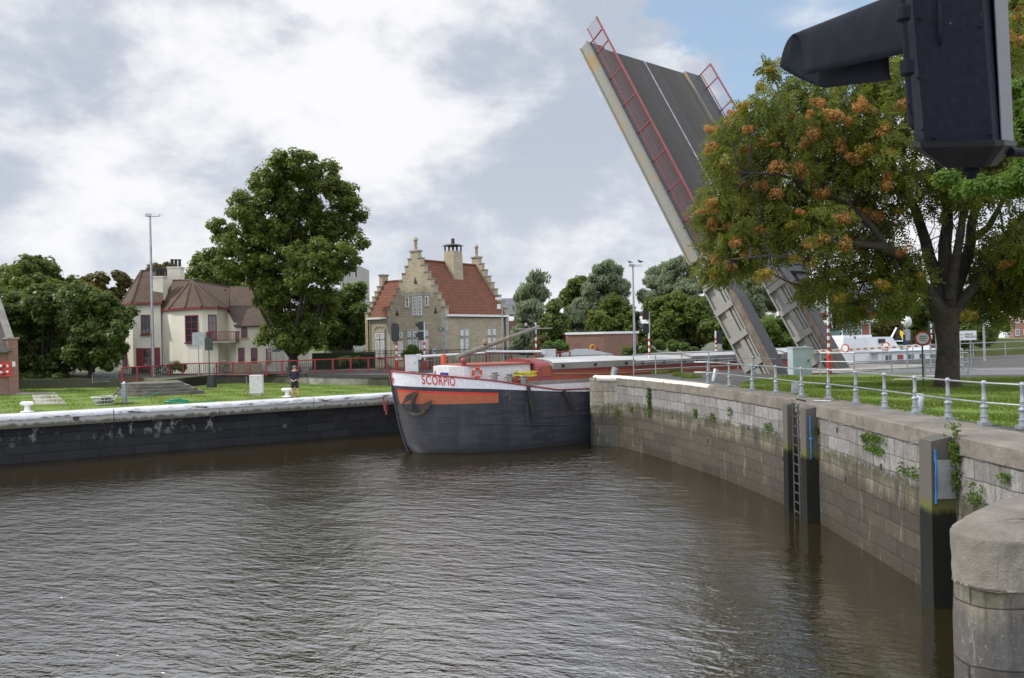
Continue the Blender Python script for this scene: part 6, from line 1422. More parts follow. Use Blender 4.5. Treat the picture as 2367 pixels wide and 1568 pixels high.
# heritage sign
us = empty('heritage_sign', gr(2233, 843, 3.2), 'white heritage sign board with dark lettering on two grey posts, right of the tree trunk', 'sign')
YU = 43.0; a, b_ = at(2210, 765.6, YU), at(2257, 785.3, YU); zt_, zl_ = a.z + .0, b_.z - .02
for u in (2219, 2243): q = at(u, 800, YU + .08); MB().tube([V(q.x, q.y, 3.2), V(q.x, q.y, zt_ - .05)], .045, 8).build('post', MT['steel'], us, True)
pn = MB().box(((a.x + b_.x) / 2, YU, (zt_ + zl_) / 2), (b_.x - a.x, .04, zt_ - zl_)).build('board', MT['whiteclean'], us)
for txt, x0, z0, s_ in (('UNESCO', .40, .52, .16), ('WERELDERFGOED', .40, .25, .16)):
    vs, fs = text_pts(txt, s_, 1.0); wmax = max(q[0] for q in vs); k_ = min(1, .68 / wmax) if txt[0] == 'W' else 1
    mb = MB(); mb.add([V(a.x + x0 * (b_.x - a.x) + q[0] * (.62 if txt[0] == 'W' else .75) * (b_.x - a.x) / 1.12, YU - .024, zl_ + (zt_ - zl_) * z0 + q[1]) for q in vs], fs); mb.build('lettering', MT['dark'], pn)
mb = MB()
for j in range(2):
    for i in range(4): c = V(a.x + .07 + i * .085, YU - .022, zl_ + .14 + j * .17); mb.box(c, (.05 - .015 * (i % 2), .004, .09))
mb.build('small_emblems', MT['steel'], pn)
# backs of road signs, left
def backsign(name, ub, vb, rect, Y, zg, label, mat, tri=False, r=.035):
    q = V(*at(ub, vb, Y)[:2], zg); root = empty(name, q, label, 'road sign'); a, b_ = at(rect[0], rect[1], Y), at(rect[2], rect[3], Y)
    MB().tube([q, V(q.x, q.y, a.z - .05)], r, 8).build('post', MT['steel'] if mat != 'g' else MT['dark'], root, True)
    m_ = MT['steel'] if mat != 'g' else plain('dark_green_sign_back', (.05, .07, .055), None, .6)
    if tri: MB().prism([V(a.x, Y - .05, a.z), V(b_.x, Y - .05, a.z), V((a.x + b_.x) / 2, Y - .05, a.z - (b_.x - a.x) * .87)], (0, .02, 0)).build('triangular_plate', plain('blue_grey_sign_back', (.12, .16, .22), None, .5), root); MB().box(((a.x + b_.x) / 2, Y - .04, b_.z + .12), ((b_.x - a.x) * 1.1, .02, .24)).build('lower_plate', plain('blue_grey_sign_back', (.12, .16, .22), None, .5), root)
    else:
        pl_ = MB().box(((a.x + b_.x) / 2, Y - .05, (a.z + b_.z) / 2), (b_.x - a.x, .025, a.z - b_.z)).build('plate', m_, root)
        mb = MB(); mb.box(((a.x + b_.x) / 2, Y - .07, a.z - .25), (b_.x - a.x - .06, .02, .04)); mb.box(((a.x + b_.x) / 2, Y - .07, b_.z + .25), (b_.x - a.x - .06, .02, .04)); mb.build('stiffener', m_, pl_)
    return root
backsign('sign_back', 460, 872, (445, 769, 474.6, 797.5), 57.5, 2.75, 'back of a square grey road sign in front of the cream bay', 's')
sg = backsign('sign_back', 484, 868, (473.4, 782, 493, 810), 54.0, 2.7, 'back of a dark green road sign on a black concrete foot', 'g')
c = at(488, 884.5, 54); mb = MB(); mb.hexa([V(c.x - .27, 53.8, 2.1), V(c.x + .27, 53.8, 2.1), V(c.x + .27, 54.4, 2.1), V(c.x - .27, 54.4, 2.1), V(c.x - .18, 53.85, 3.02), V(c.x + .18, 53.85, 3.02), V(c.x + .18, 54.3, 3.02), V(c.x - .18, 54.3, 3.02)]); mb.build('concrete_foot', MT['dark'], sg)
backsign('sign_back', 640, 862, (630, 786.6, 647, 814), 60.5, 2.8, 'back of a triangular road sign under the big round tree', 's', True)
backsign('parking_sign', 1004, 838, (1000, 806, 1008, 818), 60.2, 2.85, 'small square white sign with blue disc in front of the gabled house', 's')
q = at(1004, 811.5, 60.1); o = MB().lathe([(.0, 0), (.1, 0), (.1, .01)], (q.x, q.y, q.z), 14, 'Y').build('blue_disc', plain('sign_blue', (.02, .09, .4), None, .4), bpy.data.objects['parking_sign'])
# ================================================================ QUAY FURNITURE
cbx = empty('white_cabinet', gr(591, 915.5, 2.15), 'white electrical cabinet standing alone on the lawn left of the man', 'cabinet')
q = gr(591, 915.5, 2.15); a, b_ = at(577, 869, q.y), at(605, 869, q.y); zt = a.z; w_ = b_.x - a.x
MB().box((q.x, q.y + .2, (2.3 + zt) / 2), (w_ * .97, .4, zt - 2.3)).build('housing', MT['whiteclean'], cbx); MB().box((q.x, q.y + .2, 2.2), (w_ * .9, .36, .24)).build('plinth', MT['stonetrim'], cbx); MB().box((q.x, q.y + .2, zt), (w_ * 1.02, .46, .05)).build('lid', MT['whiteclean'], cbx)
MB().box((q.x, q.y - .005, (2.35 + zt) / 2), (w_ * .85, .01, (zt - 2.3) * .85)).build('door', MT['white'], cbx)
o = MB().tube([(q.x - .48, q.y, 2.15), (q.x - .52, q.y, zt)], .02, 6).build('stake', MT['wood']); tag(o, 'thin stake leaning beside the white cabinet', 'stake')
def bollard_white(u, v_, label):
    q = gr(u, v_, 2.17); root = empty('mooring_bollard', q, label, 'bollard', 'white mooring bollards on the far quay')
    MB().lathe([(.3, 0), (.3, .04), (.12, .08), (.11, .3), (.16, .34)], q, 14).build('stem', MT['whiteclean'], root, True)
    MB().tube([q + V(-.3, 0, .38), q + V(-.24, 0, .40), q + V(.24, 0, .40), q + V(.3, 0, .38)], [.06, .1, .1, .06], 10).build('head', MT['whiteclean'], root, True)
bollard_white(63, 953, 'white bollard at the left end of the far quay beside the grass'); bollard_white(664, 918, 'white bollard beside the standing man')
def leaning(u, v0, v1, zg, label, lean=(.1, .05), r=.13):
    q = gr(u, v0, zg); h_ = at(u, v1, q.y).z - zg; top = q + V(lean[0], lean[1], h_)
    o = MB().tube([q - V(0, 0, .05), q + (top - q) * .97, top], [r * 1.0, r, r * .9], 14).build('pipe_bollard', MT['steel'], None, True); tag(o, label, 'bollard', 'grey pipe bollards on the near quay')
leaning(1417, 871, 850, 3.2, 'short tilted grey bollard at the white painted wall end', (.12, 0), .16)
leaning(1650, 881, 853.6, 3.2, 'leaning grey pipe bollard behind the first ornate railing post', (.12, 0), .12)
leaning(1838, 909, 881, 3.2, 'upright grey pipe bollard in the grass below the pale cabinet', (.02, 0), .13)
leaning(2118, 952, 912, 3.2, 'leaning grey pipe bollard behind the railing on the tree side', (.13, .05), .12)
mb = MB(); q = gr(1881, 934.5, 3.2); mb.tube([q, q + V(0, 0, .1), q + V(.36, -.3, .1), q + V(.36, -.3, 0)], .015, 6); tag(mb.build('mooring_bracket', MT['steel'], None, True), 'small bent steel bracket on the coping above the wall ladder', 'bracket')
# wire basket, post and ropes
wb_ = empty('wire_basket', gr(241, 937, 2.17), 'round white wire basket lying at the quay edge beside the steps', 'basket'); c = gr(241, 936, 2.17)
mb = MB(); mb.torus(c + V(0, 0, .42), .60, .025, (0, 0, 1), 28, 6); mb.torus(c + V(0, 0, .05), .38, .02, (0, 0, 1), 24, 6); mb.torus(c + V(0, 0, .25), .5, .015, (0, 0, 1), 24, 6)
for k in range(18): t = 2 * math.pi * k / 18; mb.tube([c + V(.6 * math.cos(t), .6 * math.sin(t), .42), c + V(.38 * math.cos(t), .38 * math.sin(t), .05)], .012, 5)
mb.build('wire_frame', MT['white'], wb_, True)
mb = MB()
for k in range(5): mb.torus(c + V(.05 * k, .02 * k, .1 + .05 * k), .36 - .03 * k, .035, (.1 * k, .1, 1), 20, 6)
mb.build('dark_net', MT['iron'], wb_, True)
pq = gr(288, 933, 2.17); gp = empty('mooring_post', pq, 'grey square mooring post with pyramid cap in front of the stone steps', 'post')
MB().box((pq.x, pq.y, 2.17 + .52), (.2, .2, 1.04)).build('shaft', MT['castiron'], gp); mb = MB(); mb.add([V(pq.x + a, pq.y + b2_, 3.21) for a, b2_ in ((-.12, -.12), (.12, -.12), (.12, .12), (-.12, .12))] + [V(pq.x, pq.y, 3.34)], [(0, 1, 4), (1, 2, 4), (2, 3, 4), (3, 0, 4), (3, 2, 1, 0)]); mb.build('cap', MT['castiron'], gp)
MB().box((pq.x, pq.y, 2.19), (.7, .6, .04)).build('base_plate', MT['dark'], gp)
rope([pq + V(-.05, -.1, .9), pq + V(-.5, -.1, .45), c + V(.4, 0, .42)], .025, MT['iron'], 'mooring_rope', 'dark rope running from the grey post down to the wire basket')
rope([pq + V(.1, -.1, .25), pq + V(.8, .3, .22), pq + V(1.6, .8, .55)], .02, MT['hosegreen'], 'garden_hose', 'thin green hose draped from the grey post over the steps', 'hose')
mb = MB(); hc = gr(408, 931, 2.17)
for k in range(6): mb.tube([hc + V((.55 - .05 * k) * math.cos(t) * 1.2, (.3 - .02 * k) * math.sin(t), .03 + .025 * k + .03 * math.sin(2 * t + k)) for t in [2 * math.pi * i / 20 for i in range(21)]], .022, 5)
mb.tube([hc + V(.5, 0, .03), hc + V(1.4, .15, .03), hc + V(2.0, .5, .03)], .02, 5)
tag(mb.build('coiled_hose', MT['hosegreen'], None, True), 'coiled green hose lying on the quay right of the stone steps', 'hose')
# parked bicycles by the cream house
def bicycle(c, rz, label, fc):
    root = empty('bicycle', c, label, 'bicycle'); d = V(math.cos(rz), math.sin(rz), 0); n_ = V(-d.y, d.x, 0); T = lambda x, z: c + d * x + V(0, 0, z)
    for x in (-.52, .52):
        wh_ = MB().torus(T(x, .34), .32, .022, n_, 24, 6).build('wheel', MT['black'], root, True); mb = MB()
        for k in range(8): t = math.pi * k / 8; mb.tube([T(x, .34) + (d * math.cos(t) + V(0, 0, math.sin(t))) * .31, T(x, .34) - (d * math.cos(t) + V(0, 0, math.sin(t))) * .31], .004, 4)
        mb.build('spokes', MT['steel'], wh_)
    mb = MB()
    for p in ([T(-.52, .34), T(-.08, .32), T(-.2, .82), T(-.52, .34)], [T(-.08, .32), T(.36, .72), T(-.17, .78)], [T(.52, .34), T(.38, .66), T(.33, .98)]): mb.tube(p, .018, 6)
    mb.build('frame', fc, root, True); MB().tube([T(.33, .98) + n_ * .26 - d * .12, T(.35, 1.0) + n_ * .1, T(.35, 1.0) - n_ * .1, T(.33, .98) - n_ * .26 - d * .12], .014, 6).build('handlebar', MT['steel'], root, True)
    MB().sphere(T(-.22, .88), .11, 8, 6, 1.2, .6, .35).build('saddle', MT['black'], root, True)
q = at(372, 860, 60.5); bicycle(V(q.x, q.y, 2.82), .25, 'silver white bicycle parked beside the lamp post at the cream house', MT['whiteclean'])
q = at(365, 860, 61.4); bicycle(V(q.x, q.y, 2.82), .1, 'dark bicycle parked behind the silver white bicycle', MT['black'])
q = at(512, 858, 61.5); bicycle(V(q.x, q.y, 2.82), 1.2, 'dark bicycle leaning by the low wall in front of the cream bay', MT['black'])
bw = MB().prism([V(*at(538, 820, 61.9)[:2], 2.8), V(*at(604, 820, 61.9)[:2], 2.8), V(*at(604, 820, 62.2)[:2], 2.8), V(*at(538, 820, 62.2)[:2], 2.8)], (0, 0, .75)).build('low_garden_wall', brickm('rough_tan_stone', (.34, .27, .19), (.25, .2, .14), (.3, .27, .22), .3, .16, .02)); tag(bw, 'low tan stone garden wall in front of the cream house wing', 'wall')
# ================================================================ VEGETATION
def unit(r, n):
    d = r.normal(size=(n, 3)); return d / np.linalg.norm(d, axis=1)[:, None]
def leafquads(r, P, N, ln, wd, jit=.35, droop=0.):
    n = len(P); a = np.cross(N, unit(r, n)); a /= np.linalg.norm(a, axis=1)[:, None] + 1e-9
    if droop: a = a * (1 - droop) + np.array([-.35, 0, -1.0]) * droop; a /= np.linalg.norm(a, axis=1)[:, None]
    b = np.cross(N, a); b /= np.linalg.norm(b, axis=1)[:, None] + 1e-9
    l = (ln * r.uniform(1 - jit, 1 + jit, n))[:, None]; w_ = (wd * r.uniform(1 - jit, 1 + jit, n))[:, None]
    V_ = np.empty((n, 4, 3)); V_[:, 0] = P - a * l / 2; V_[:, 1] = P + b * w_ / 2 + a * l * .05 + N * l * .06; V_[:, 2] = P + a * l / 2; V_[:, 3] = P - b * w_ / 2 + a * l * .05 + N * l * .06
    return V_.reshape(-1, 3)
def blob_world(blobs, Y, r, spread):
    out = []
    for q in blobs:
        u, v_, rp = q[:3]; dy = q[3] if len(q) > 3 else r.uniform(-spread, spread)
        c = at(u, v_, Y + dy); out.append((np.array(c), rp * (Y + dy) / F))
    return out
def clumps(r, B, per_area, clump_r):
    C = []
    for c, R_ in B:
        n = max(3, int(per_area * R_ * R_)); d = unit(r, n); rad = R_ * r.uniform(.35, 1.05, n) ** .6
        C.append(c + d * rad[:, None])
    return np.concatenate(C)
def crown_mesh(name, mat, blobs, Y, nleaf, ln, wd, seed, spread=2.5, clump=.55, parent=None, droop=0., dens=16, fill=True, zmin=None):
    blobs = [(q[0], q[1], max(6, q[2] - clump * .55 * F / Y)) + tuple(q[3:]) for q in blobs]
    r = np.random.RandomState(seed); B = blob_world(blobs, Y, r, spread)
    if fill: B = B + [(c + np.array([r.uniform(-.4, .4) * R_, r.choice([-1, 1]) * r.uniform(.6, 1.2) * R_, r.uniform(-.2, .2) * R_]), R_ * .9) for c, R_ in B]
    C = clumps(r, B, dens / clump ** 2 * .35, clump)
    k = nleaf // len(C) + 1; n = k * len(C)
    Cc = np.repeat(C, k, 0); cs = np.repeat(r.uniform(.6, 1.35, len(C)) * clump, k)
    d = unit(r, n); d[:, 2] *= .75; P = Cc + d * (cs * r.uniform(.2, 1, n) ** .5)[:, None]
    N = d + np.array([0, 0, .7]) + unit(r, n) * .6; N /= np.linalg.norm(N, axis=1)[:, None]
    if zmin is not None: m_ = P[:, 2] > zmin; P, N = P[m_], N[m_]
    V_ = leafquads(r, P, N, ln, wd, .35, droop)
    return V_, B
def offset_of(o):
    off = Vector((0, 0, 0))
    while o is not None: off += o.location; o = o.parent
    return off
def limb(mb, a, b_, r0, r1, r, bend=.08, n=5, seg=7):
    a, b_ = Vector(a), Vector(b_); L_ = (b_ - a).length; pts = []; rs = []; o1 = Vector(r.uniform(-1, 1, 3)) * L_ * bend
    for i in range(n + 1):
        t = i / n; p = a.lerp(b_, t) + o1 * math.sin(math.pi * t) + V(0, 0, -.04 * L_ * math.sin(math.pi * t)); pts.append(p); rs.append(r0 + (r1 - r0) * t)
    mb.tube(pts, rs, seg, False); return pts
def tree(name, label, cat, base, blobs, Y, mat, nleaf, ln, wd, seed, trunk_r=.3, fork=.35, spread=2.5, clump=.55, droop=0., dens=16, group=None, limbs=14, zmin=None, bark='bark'):
    base = Vector(base); root = empty(name, base, label, cat, group)
    V_, B = crown_mesh('crown', mat, blobs, Y, nleaf, ln, wd, seed, spread, clump, None, droop, dens, True, zmin)
    fastmesh('crown', V_, 4, mat, root, tuple(base))
    r = np.random.RandomState(seed + 500); mb = MB(); top = sum((b_[0] for b_ in B), np.zeros(3)) / len(B); H = max(1.0, top[2] - base.z)
    fk = V(base.x + (top[0] - base.x) * .25, base.y + (top[1] - base.y) * .25, base.z + H * fork)
    mb.tube([base - V(0, 0, .2), base + V(0, 0, .15), base.lerp(fk, .5), fk], [trunk_r * 1.5, trunk_r * 1.1, trunk_r * .9, trunk_r * .75], 12)
    order = sorted(range(len(B)), key=lambda i: -B[i][1])[:limbs]
    for i in order:
        c = Vector(B[i][0]); s_ = fk.lerp(base, r.uniform(0, .12)); limb(mb, s_, fk.lerp(c, .85), trunk_r * .38, trunk_r * .07, r)
    mb.build('trunk', MT[bark], root, True); return root, B
L_dark = leafm('dark_green_leaves', (.050, .088, .020), (.145, .195, .042), None, .3, .35)
L_mid = leafm('mid_green_leaves', (.060, .100, .019), (.175, .22, .042), (.18, .15, .03), .35, .3)
L_light = leafm('light_green_leaves', (.045, .09, .015), (.14, .21, .035), None, .4, .4)
L_willow = leafm('grey_green_willow_leaves', (.10, .135, .065), (.28, .34, .20), None, .3, .5)
L_olive = leafm('olive_autumn_leaves', (.05, .06, .012), (.15, .13, .03), (.25, .12, .02), .3, .4)
L_pinn = leafm('deep_green_pinnate_leaves', (.044, .076, .011), (.19, .215, .034), (.16, .15, .02), .35, .9)
L_bright = leafm('fresh_green_leaves', (.06, .12, .018), (.17, .27, .05), None, .4, .8)
P_ = lambda u, v_, Y, z: V(at(u, v_, Y).x, Y, z)
tree('round_tree', 'huge round crowned leafy tree between the cream house and the gabled house', 'tree', P_(679, 865, 60, 2.8),
     [(650, 382, 40), (700, 372, 36), (618, 425, 45), (690, 440, 62), (756, 412, 46), (800, 455, 42), (560, 480, 42), (620, 510, 70), (700, 530, 80), (780, 530, 60), (826, 492, 26), (838, 560, 22), (515, 535, 38), (492, 590, 28), (550, 590, 62), (640, 610, 80), (730, 630, 76), (795, 600, 42), (545, 632, 26), (625, 680, 44), (672, 700, 70), (742, 700, 48), (640, 752, 38), (695, 765, 55), (606, 785, 16), (655, 795, 30), (725, 780, 34)],
     60, L_mid, 105000, .27, .16, 11, .5, .12, 3.2, .5, dens=11, limbs=20)
tree('leafy_tree', 'tall tree rising at the back of the dark group on the left', 'tree', P_(90, 880, 70, 2.8), [(60, 640, 45), (110, 632, 42), (85, 612, 28), (30, 690, 50), (110, 690, 60), (150, 665, 38), (20, 640, 35), (40, 740, 60)], 70, L_mid, 22000, .38, .22, 12, .3, .4, dens=12)
tree('leafy_tree', 'broad dark tree with foliage almost to the ground behind the brick building', 'tree', P_(95, 893, 60, 2.4), [(50, 720, 55), (100, 700, 55), (155, 700, 50), (60, 790, 65), (130, 780, 75), (30, 800, 50), (170, 800, 50), (80, 850, 45), (140, 855, 35), (45, 860, 35), (190, 690, 40)], 60, L_dark, 36000, .34, .20, 13, .3, .3, 2.2, dens=13)
tree('leafy_tree', 'dark tree with bare trunk in front of the cream house corner, left', 'tree', P_(206, 889, 58.5, 2.3), [(225, 700, 42), (190, 740, 50), (250, 730, 42), (272, 765, 28), (215, 790, 52), (262, 800, 32), (180, 820, 38), (235, 832, 28), (270, 735, 24)], 58.5, L_dark, 28000, .32, .18, 14, .27, .35, 2.0, dens=14)
tree('leafy_tree', 'olive tinged tree far behind the tower roof of the cream house', 'tree', P_(240, 800, 120, 2.6), [(205, 655, 24), (235, 645, 22), (270, 642, 20), (285, 655, 16), (220, 690, 40), (270, 690, 35), (190, 690, 30)], 120, L_olive, 12000, .6, .4, 15, .4, .4, 3, 1.0)
tree('leafy_tree', 'leafy tree seen above the chimneys of the cream house', 'tree', P_(380, 800, 100, 2.6), [(365, 628, 18), (392, 622, 18), (345, 650, 22), (380, 660, 34), (410, 650, 24)], 100, L_olive, 8000, .5, .34, 16, .3, .4, 2, .9)
tree('leafy_tree', 'green tree behind the cream bay roof, left of the huge round tree', 'tree', P_(450, 800, 82, 2.6), [(465, 600, 22), (440, 630, 28), (480, 630, 34), (425, 650, 20), (500, 650, 40), (455, 670, 32), (560, 690, 50)], 82, L_mid, 14000, .42, .28, 17, .3, .4, 2, .8)
tree('leafy_tree', 'lighter green young tree between the huge round tree and the gabled house', 'tree', P_(812, 845, 73, 2.8), [(812, 680, 30), (830, 668, 20), (800, 720, 40), (828, 720, 28), (815, 770, 38), (790, 790, 34), (835, 780, 22), (832, 748, 22), (770, 760, 40), (775, 700, 30)], 73, L_light, 22000, .34, .22, 18, .2, .3, 1.5, .6)
for i, (lab, u, Y, blobs, mt, nl, ln, wd, dr) in enumerate([
    ('grey green willow leaning right, first from the gabled house', 1225, 98, [(1228, 662, 26), (1246, 645, 20), (1215, 690, 30), (1250, 680, 22), (1222, 725, 36), (1238, 765, 40), (1205, 775, 32), (1200, 800, 26), (1222, 800, 30)], L_willow, 20000, .62, .16, .55),
    ('dark green bushy tree between the first and second willows', 1280, 92, [(1284, 712, 22), (1272, 745, 30), (1290, 770, 30), (1265, 790, 30), (1300, 740, 20)], L_dark, 10000, .45, .28, 0),
    ('dark leafy tree rising behind the left part of the flat roofed building', 1330, 104, [(1330, 662, 24), (1345, 655, 18), (1312, 690, 26), (1340, 695, 28), (1325, 730, 30)], L_mid, 12000, .5, .3, .2),
    ('tall grey green willow behind the flat roofed brick building', 1390, 98, [(1395, 632, 26), (1425, 632, 24), (1408, 615, 16), (1375, 665, 34), (1425, 665, 30), (1350, 710, 36), (1395, 705, 40), (1345, 755, 36), (1440, 700, 20)], L_willow, 26000, .62, .16, .5),
    ('round mid green tree directly behind the flat roofed brick building', 1415, 93, [(1418, 715, 34), (1388, 740, 32), (1450, 735, 32), (1370, 765, 24), (1430, 765, 40), (1468, 760, 22)], L_mid, 16000, .42, .28, 0),
    ('big windblown willow right of the tall lamp post', 1560, 100, [(1515, 640, 26), (1500, 655, 18), (1555, 618, 28), (1585, 610, 22), (1600, 640, 26), (1540, 665, 38), (1590, 670, 36), (1500, 690, 26), (1625, 660, 24), (1560, 700, 36)], L_willow, 30000, .62, .16, .5),
    ('wide green tree left of the raised bridge arms', 1590, 90, [(1520, 715, 34), (1565, 705, 36), (1610, 715, 36), (1640, 700, 32), (1540, 760, 42), (1600, 765, 46), (1650, 760, 36), (1505, 775, 30), (1670, 740, 26)], L_mid, 30000, .42, .28, 0),
    ('willow glimpsed between the two bridge arms', 1720, 104, [(1690, 660, 30), (1725, 650, 32), (1755, 680, 36), (1700, 700, 38), (1735, 720, 36), (1790, 700, 30), (1660, 680, 20)], L_willow, 22000, .62, .16, .5),
    ('yellowish green tree low between the bridge arms', 1790, 90, [(1760, 765, 36), (1795, 770, 40), (1720, 770, 36), (1825, 790, 30), (1770, 800, 30), (1700, 800, 30)], L_light, 16000, .4, .26, 0),
    ('green tree behind the right bridge arm beside the slate roofed hall', 1855, 92, [(1840, 720, 30), (1865, 745, 28), (1835, 760, 34), (1870, 780, 24), (1880, 725, 18)], L_mid, 12000, .42, .28, 0),
    ('shrubby tree in front of the slate roofed hall, behind the wheelhouse', 2000, 84, [(1985, 765, 22), (2020, 755, 26), (2055, 765, 28), (2040, 740, 22), (2080, 770, 28), (1960, 775, 18)], L_olive, 12000, .38, .24, 0),
    ('dense green tree left of the big trunk, behind the beacon post', 2110, 88, [(2090, 720, 28), (2125, 715, 30), (2115, 750, 32), (2140, 770, 30), (2090, 770, 26), (2060, 725, 20), (2150, 730, 26)], L_mid, 16000, .38, .24, 0),
    ('tall dark tree right of the big trunk, behind the heritage sign', 2245, 80, [(2235, 690, 32), (2262, 710, 28), (2225, 730, 34), (2258, 750, 34), (2235, 780, 34), (2275, 780, 26), (2210, 770, 26), (2200, 700, 30)], L_dark, 26000, .34, .22, 0),
    ('small light tree by the far canal bank near the row houses', 2305, 168, [(2300, 755, 14), (2312, 745, 12), (2292, 765, 10), (2325, 758, 9)], L_light, 4000, .6, .4, 0)]):
    tree('willow_tree' if mt is L_willow else 'bushy_tree', lab, 'tree', P_(u, 830, Y, 2.8), blobs, Y, mt, nl, ln, wd, 40 + i, .28, .3, 2.5, .75 if mt is L_willow else .65, dr, 13, 'trees on the far bank behind the barge', 8)
def bush(label, blobs, Y, mat, n, ln, wd, seed, zb_=2.8, cat='bush', name='bush', group=None, spread=.6, clump=.4):
    V_, B = crown_mesh('b', mat, blobs, Y, n, ln, wd, seed, spread, clump, dens=14); c = sum((b_[0] for b_ in B), np.zeros(3)) / len(B)
    o = fastmesh(name, V_, 4, mat, None, (c[0], c[1], zb_)); return tag(o, label, cat, group)
bush('bright green round bush left of the flat roofed brick building', [(1270, 803, 14), (1290, 797, 14), (1305, 806, 12), (1260, 810, 10)], 72, L_bright, 7000, .22, .14, 70)
bush('long low light green bush right of the tall lamp post', [(1495, 806, 14), (1525, 798, 16), (1555, 798, 16), (1582, 806, 14), (1600, 815, 14), (1510, 815, 14)], 70, L_light, 12000, .24, .15, 71)
bush('dark shrub at the right end of the flat roofed brick building', [(1468, 805, 12), (1450, 814, 10), (1476, 818, 12)], 76, L_dark, 4000, .22, .14, 72)
bush('yellowing shrub between the gabled house and the flat roofed building', [(1240, 795, 14), (1225, 808, 14), (1258, 786, 12)], 76, L_olive, 5000, .24, .15, 73)
bush('grey green shrub in front of the gabled house windows', [(957, 815, 13), (942, 820, 10), (970, 822, 10), (955, 805, 8)], 60.2, L_dark, 5000, .16, .09, 74)
bush('small shrub against the cream bay wall', [(405, 845, 9), (418, 850, 8), (395, 852, 8)], 61.5, L_mid, 2500, .14, .09, 75)
bush('dark undergrowth under the left group of trees', [(60, 880, 20), (100, 884, 20), (140, 880, 18), (170, 884, 12), (30, 884, 20)], 58.5, L_dark, 14000, .2, .12, 76, 2.2)
bush('clipped dark hedge foliage between round tree and gabled house', [(760 + 12 * i, 834, 10) for i in range(8)], 65.8, L_dark, 9000, .14, .09, 77, 2.8, 'hedge', 'hedge_foliage')
# distant wood along the horizon
r = np.random.RandomState(5); n = 2600
a = r.uniform(-1.15, 1.05, n); Yd = r.uniform(205, 260, n); C = np.c_[a * Yd * 1.1, Yd, 2.5 + r.uniform(0, 1, n) * (4.0 + 2.6 * np.sin(a * 9) + 1.8 * np.sin(a * 23 + 1))]
k = 26; Cc = np.repeat(C, k, 0); d = unit(r, n * k); Pp = Cc + d * 1.9; Nn = d + np.array([0, 0, .6]); Nn /= np.linalg.norm(Nn, axis=1)[:, None]
o = fastmesh('distant_wood', leafquads(r, Pp, Nn, 1.2, .8), 4, L_mid); tag(o, 'far off belt of trees along the horizon', 'wood', kind='stuff')
# ---------------------------------------------------------------- big tree in front, right
YT = 26.7; tb_ = P_(2190, 893, 26.4, 3.2)
bt = empty('seed_bearing_tree', tb_, 'big near tree with dark trunk and orange seed clusters, on the grass behind the railing', 'tree')
BB = [(1655, 615, 38), (1690, 600, 36), (1638, 495, 32), (1665, 445, 42), (1640, 560, 24), (1688, 292, 34), (1662, 330, 26), (1660, 375, 22), (1740, 370, 60), (1755, 262, 48), (1700, 400, 36), (1730, 470, 62), (1715, 550, 46), (1790, 545, 55), (1740, 600, 24), (1830, 440, 80), (1825, 320, 78), (1850, 230, 62), (1890, 530, 70), (1925, 410, 88), (1930, 280, 85), (1960, 610, 52), (1905, 655, 38), (1868, 672, 22), (1985, 690, 38), (1950, 715, 24), (2010, 500, 85), (2040, 360, 88), (2060, 610, 60), (2060, 690, 40), (2110, 650, 36), (2100, 240, 105), (2000, 160, 90), (2240, 470, 40), (2330, 380, 80), (2352, 250, 90), (2352, 100, 90), (2352, -10, 90), (2250, 130, 110), (2190, 30, 120), (2290, 610, 42), (2345, 560, 66), (2352, 680, 46), (2262, 665, 34), (2305, 715, 26), (2440, 300, 120), (2440, 520, 110), (2450, 100, 120), (2130, 430, 60), (2200, 400, 60), (1780, 155, 16), (2395, 640, 60), (2270, 400, 60), (2320, 640, 40), (2250, 700, 26), (1690, 520, 36)]
rs = np.random.RandomState(99); Bw = blob_world(BB, YT, rs, 1.9)
Cl = []
for (c, R_), q in zip(Bw, BB):
    sparse = 2090 < q[0] < 2262 and 395 < q[1] < 600
    for rep in range(2):
        cc = c + np.array([0, (rep - .5) * R_ * rs.uniform(.4, 1.6), 0]); n = int((18 if sparse else 41) * R_ * R_) + 4
        Cl.append(cc + unit(rs, n) * (R_ * rs.uniform(.25, 1.03, n) ** .6)[:, None])
Cl = np.concatenate(Cl); nl = 9; per = 5
ctr = np.repeat(Cl, per, 0); n = len(ctr); d = unit(rs, n); d[:, 2] -= .15; ctr = ctr + d * rs.uniform(.03, .24, n)[:, None]
ax = d.copy(); ax[:, 2] -= .35; ax /= np.linalg.norm(ax, axis=1)[:, None]; side = np.cross(ax, unit(rs, n)); side /= np.linalg.norm(side, axis=1)[:, None]; nr = np.cross(ax, side)
Q = []; L0 = .36
for j in range(nl):
    t = (j + 1) / nl; s_ = 1 if j % 2 else -1
    base = ctr + ax * (t * L0 * .95) - np.array([0, 0, 1]) * (t * t * .07); la = ax * .35 + side * s_ * .9 if j < nl - 1 else ax; la = la / np.linalg.norm(la, axis=1)[:, None]
    l = .145 * (1.1 - .4 * abs(t - .5)); wv = np.cross(la, nr); wv /= np.linalg.norm(wv, axis=1)[:, None]
    q = np.empty((n, 4, 3)); q[:, 0] = base; q[:, 1] = base + la * l * .45 + wv * .033; q[:, 2] = base + la * l - np.array([0, 0, .012]); q[:, 3] = base + la * l * .45 - wv * .033; Q.append(q)
Q = np.stack(Q, 1).reshape(-1, 3); fastmesh('crown', Q, 4, L_pinn, bt, tuple(tb_))
mb = MB(); 
def pt(u, v_, Y): return at(u, v_, Y)
T0 = tb_ - V(0, 0, .3)
f1 = pt(2188, 715, 26.5); f0 = pt(2192, 800, 26.4); 
mb.tube([T0, tb_ + V(0, 0, .05), tb_ + V(0, 0, .35), f0, pt(2188, 745, 26.45), f1], [.56, .44, .38, .34, .38, .41], 16)
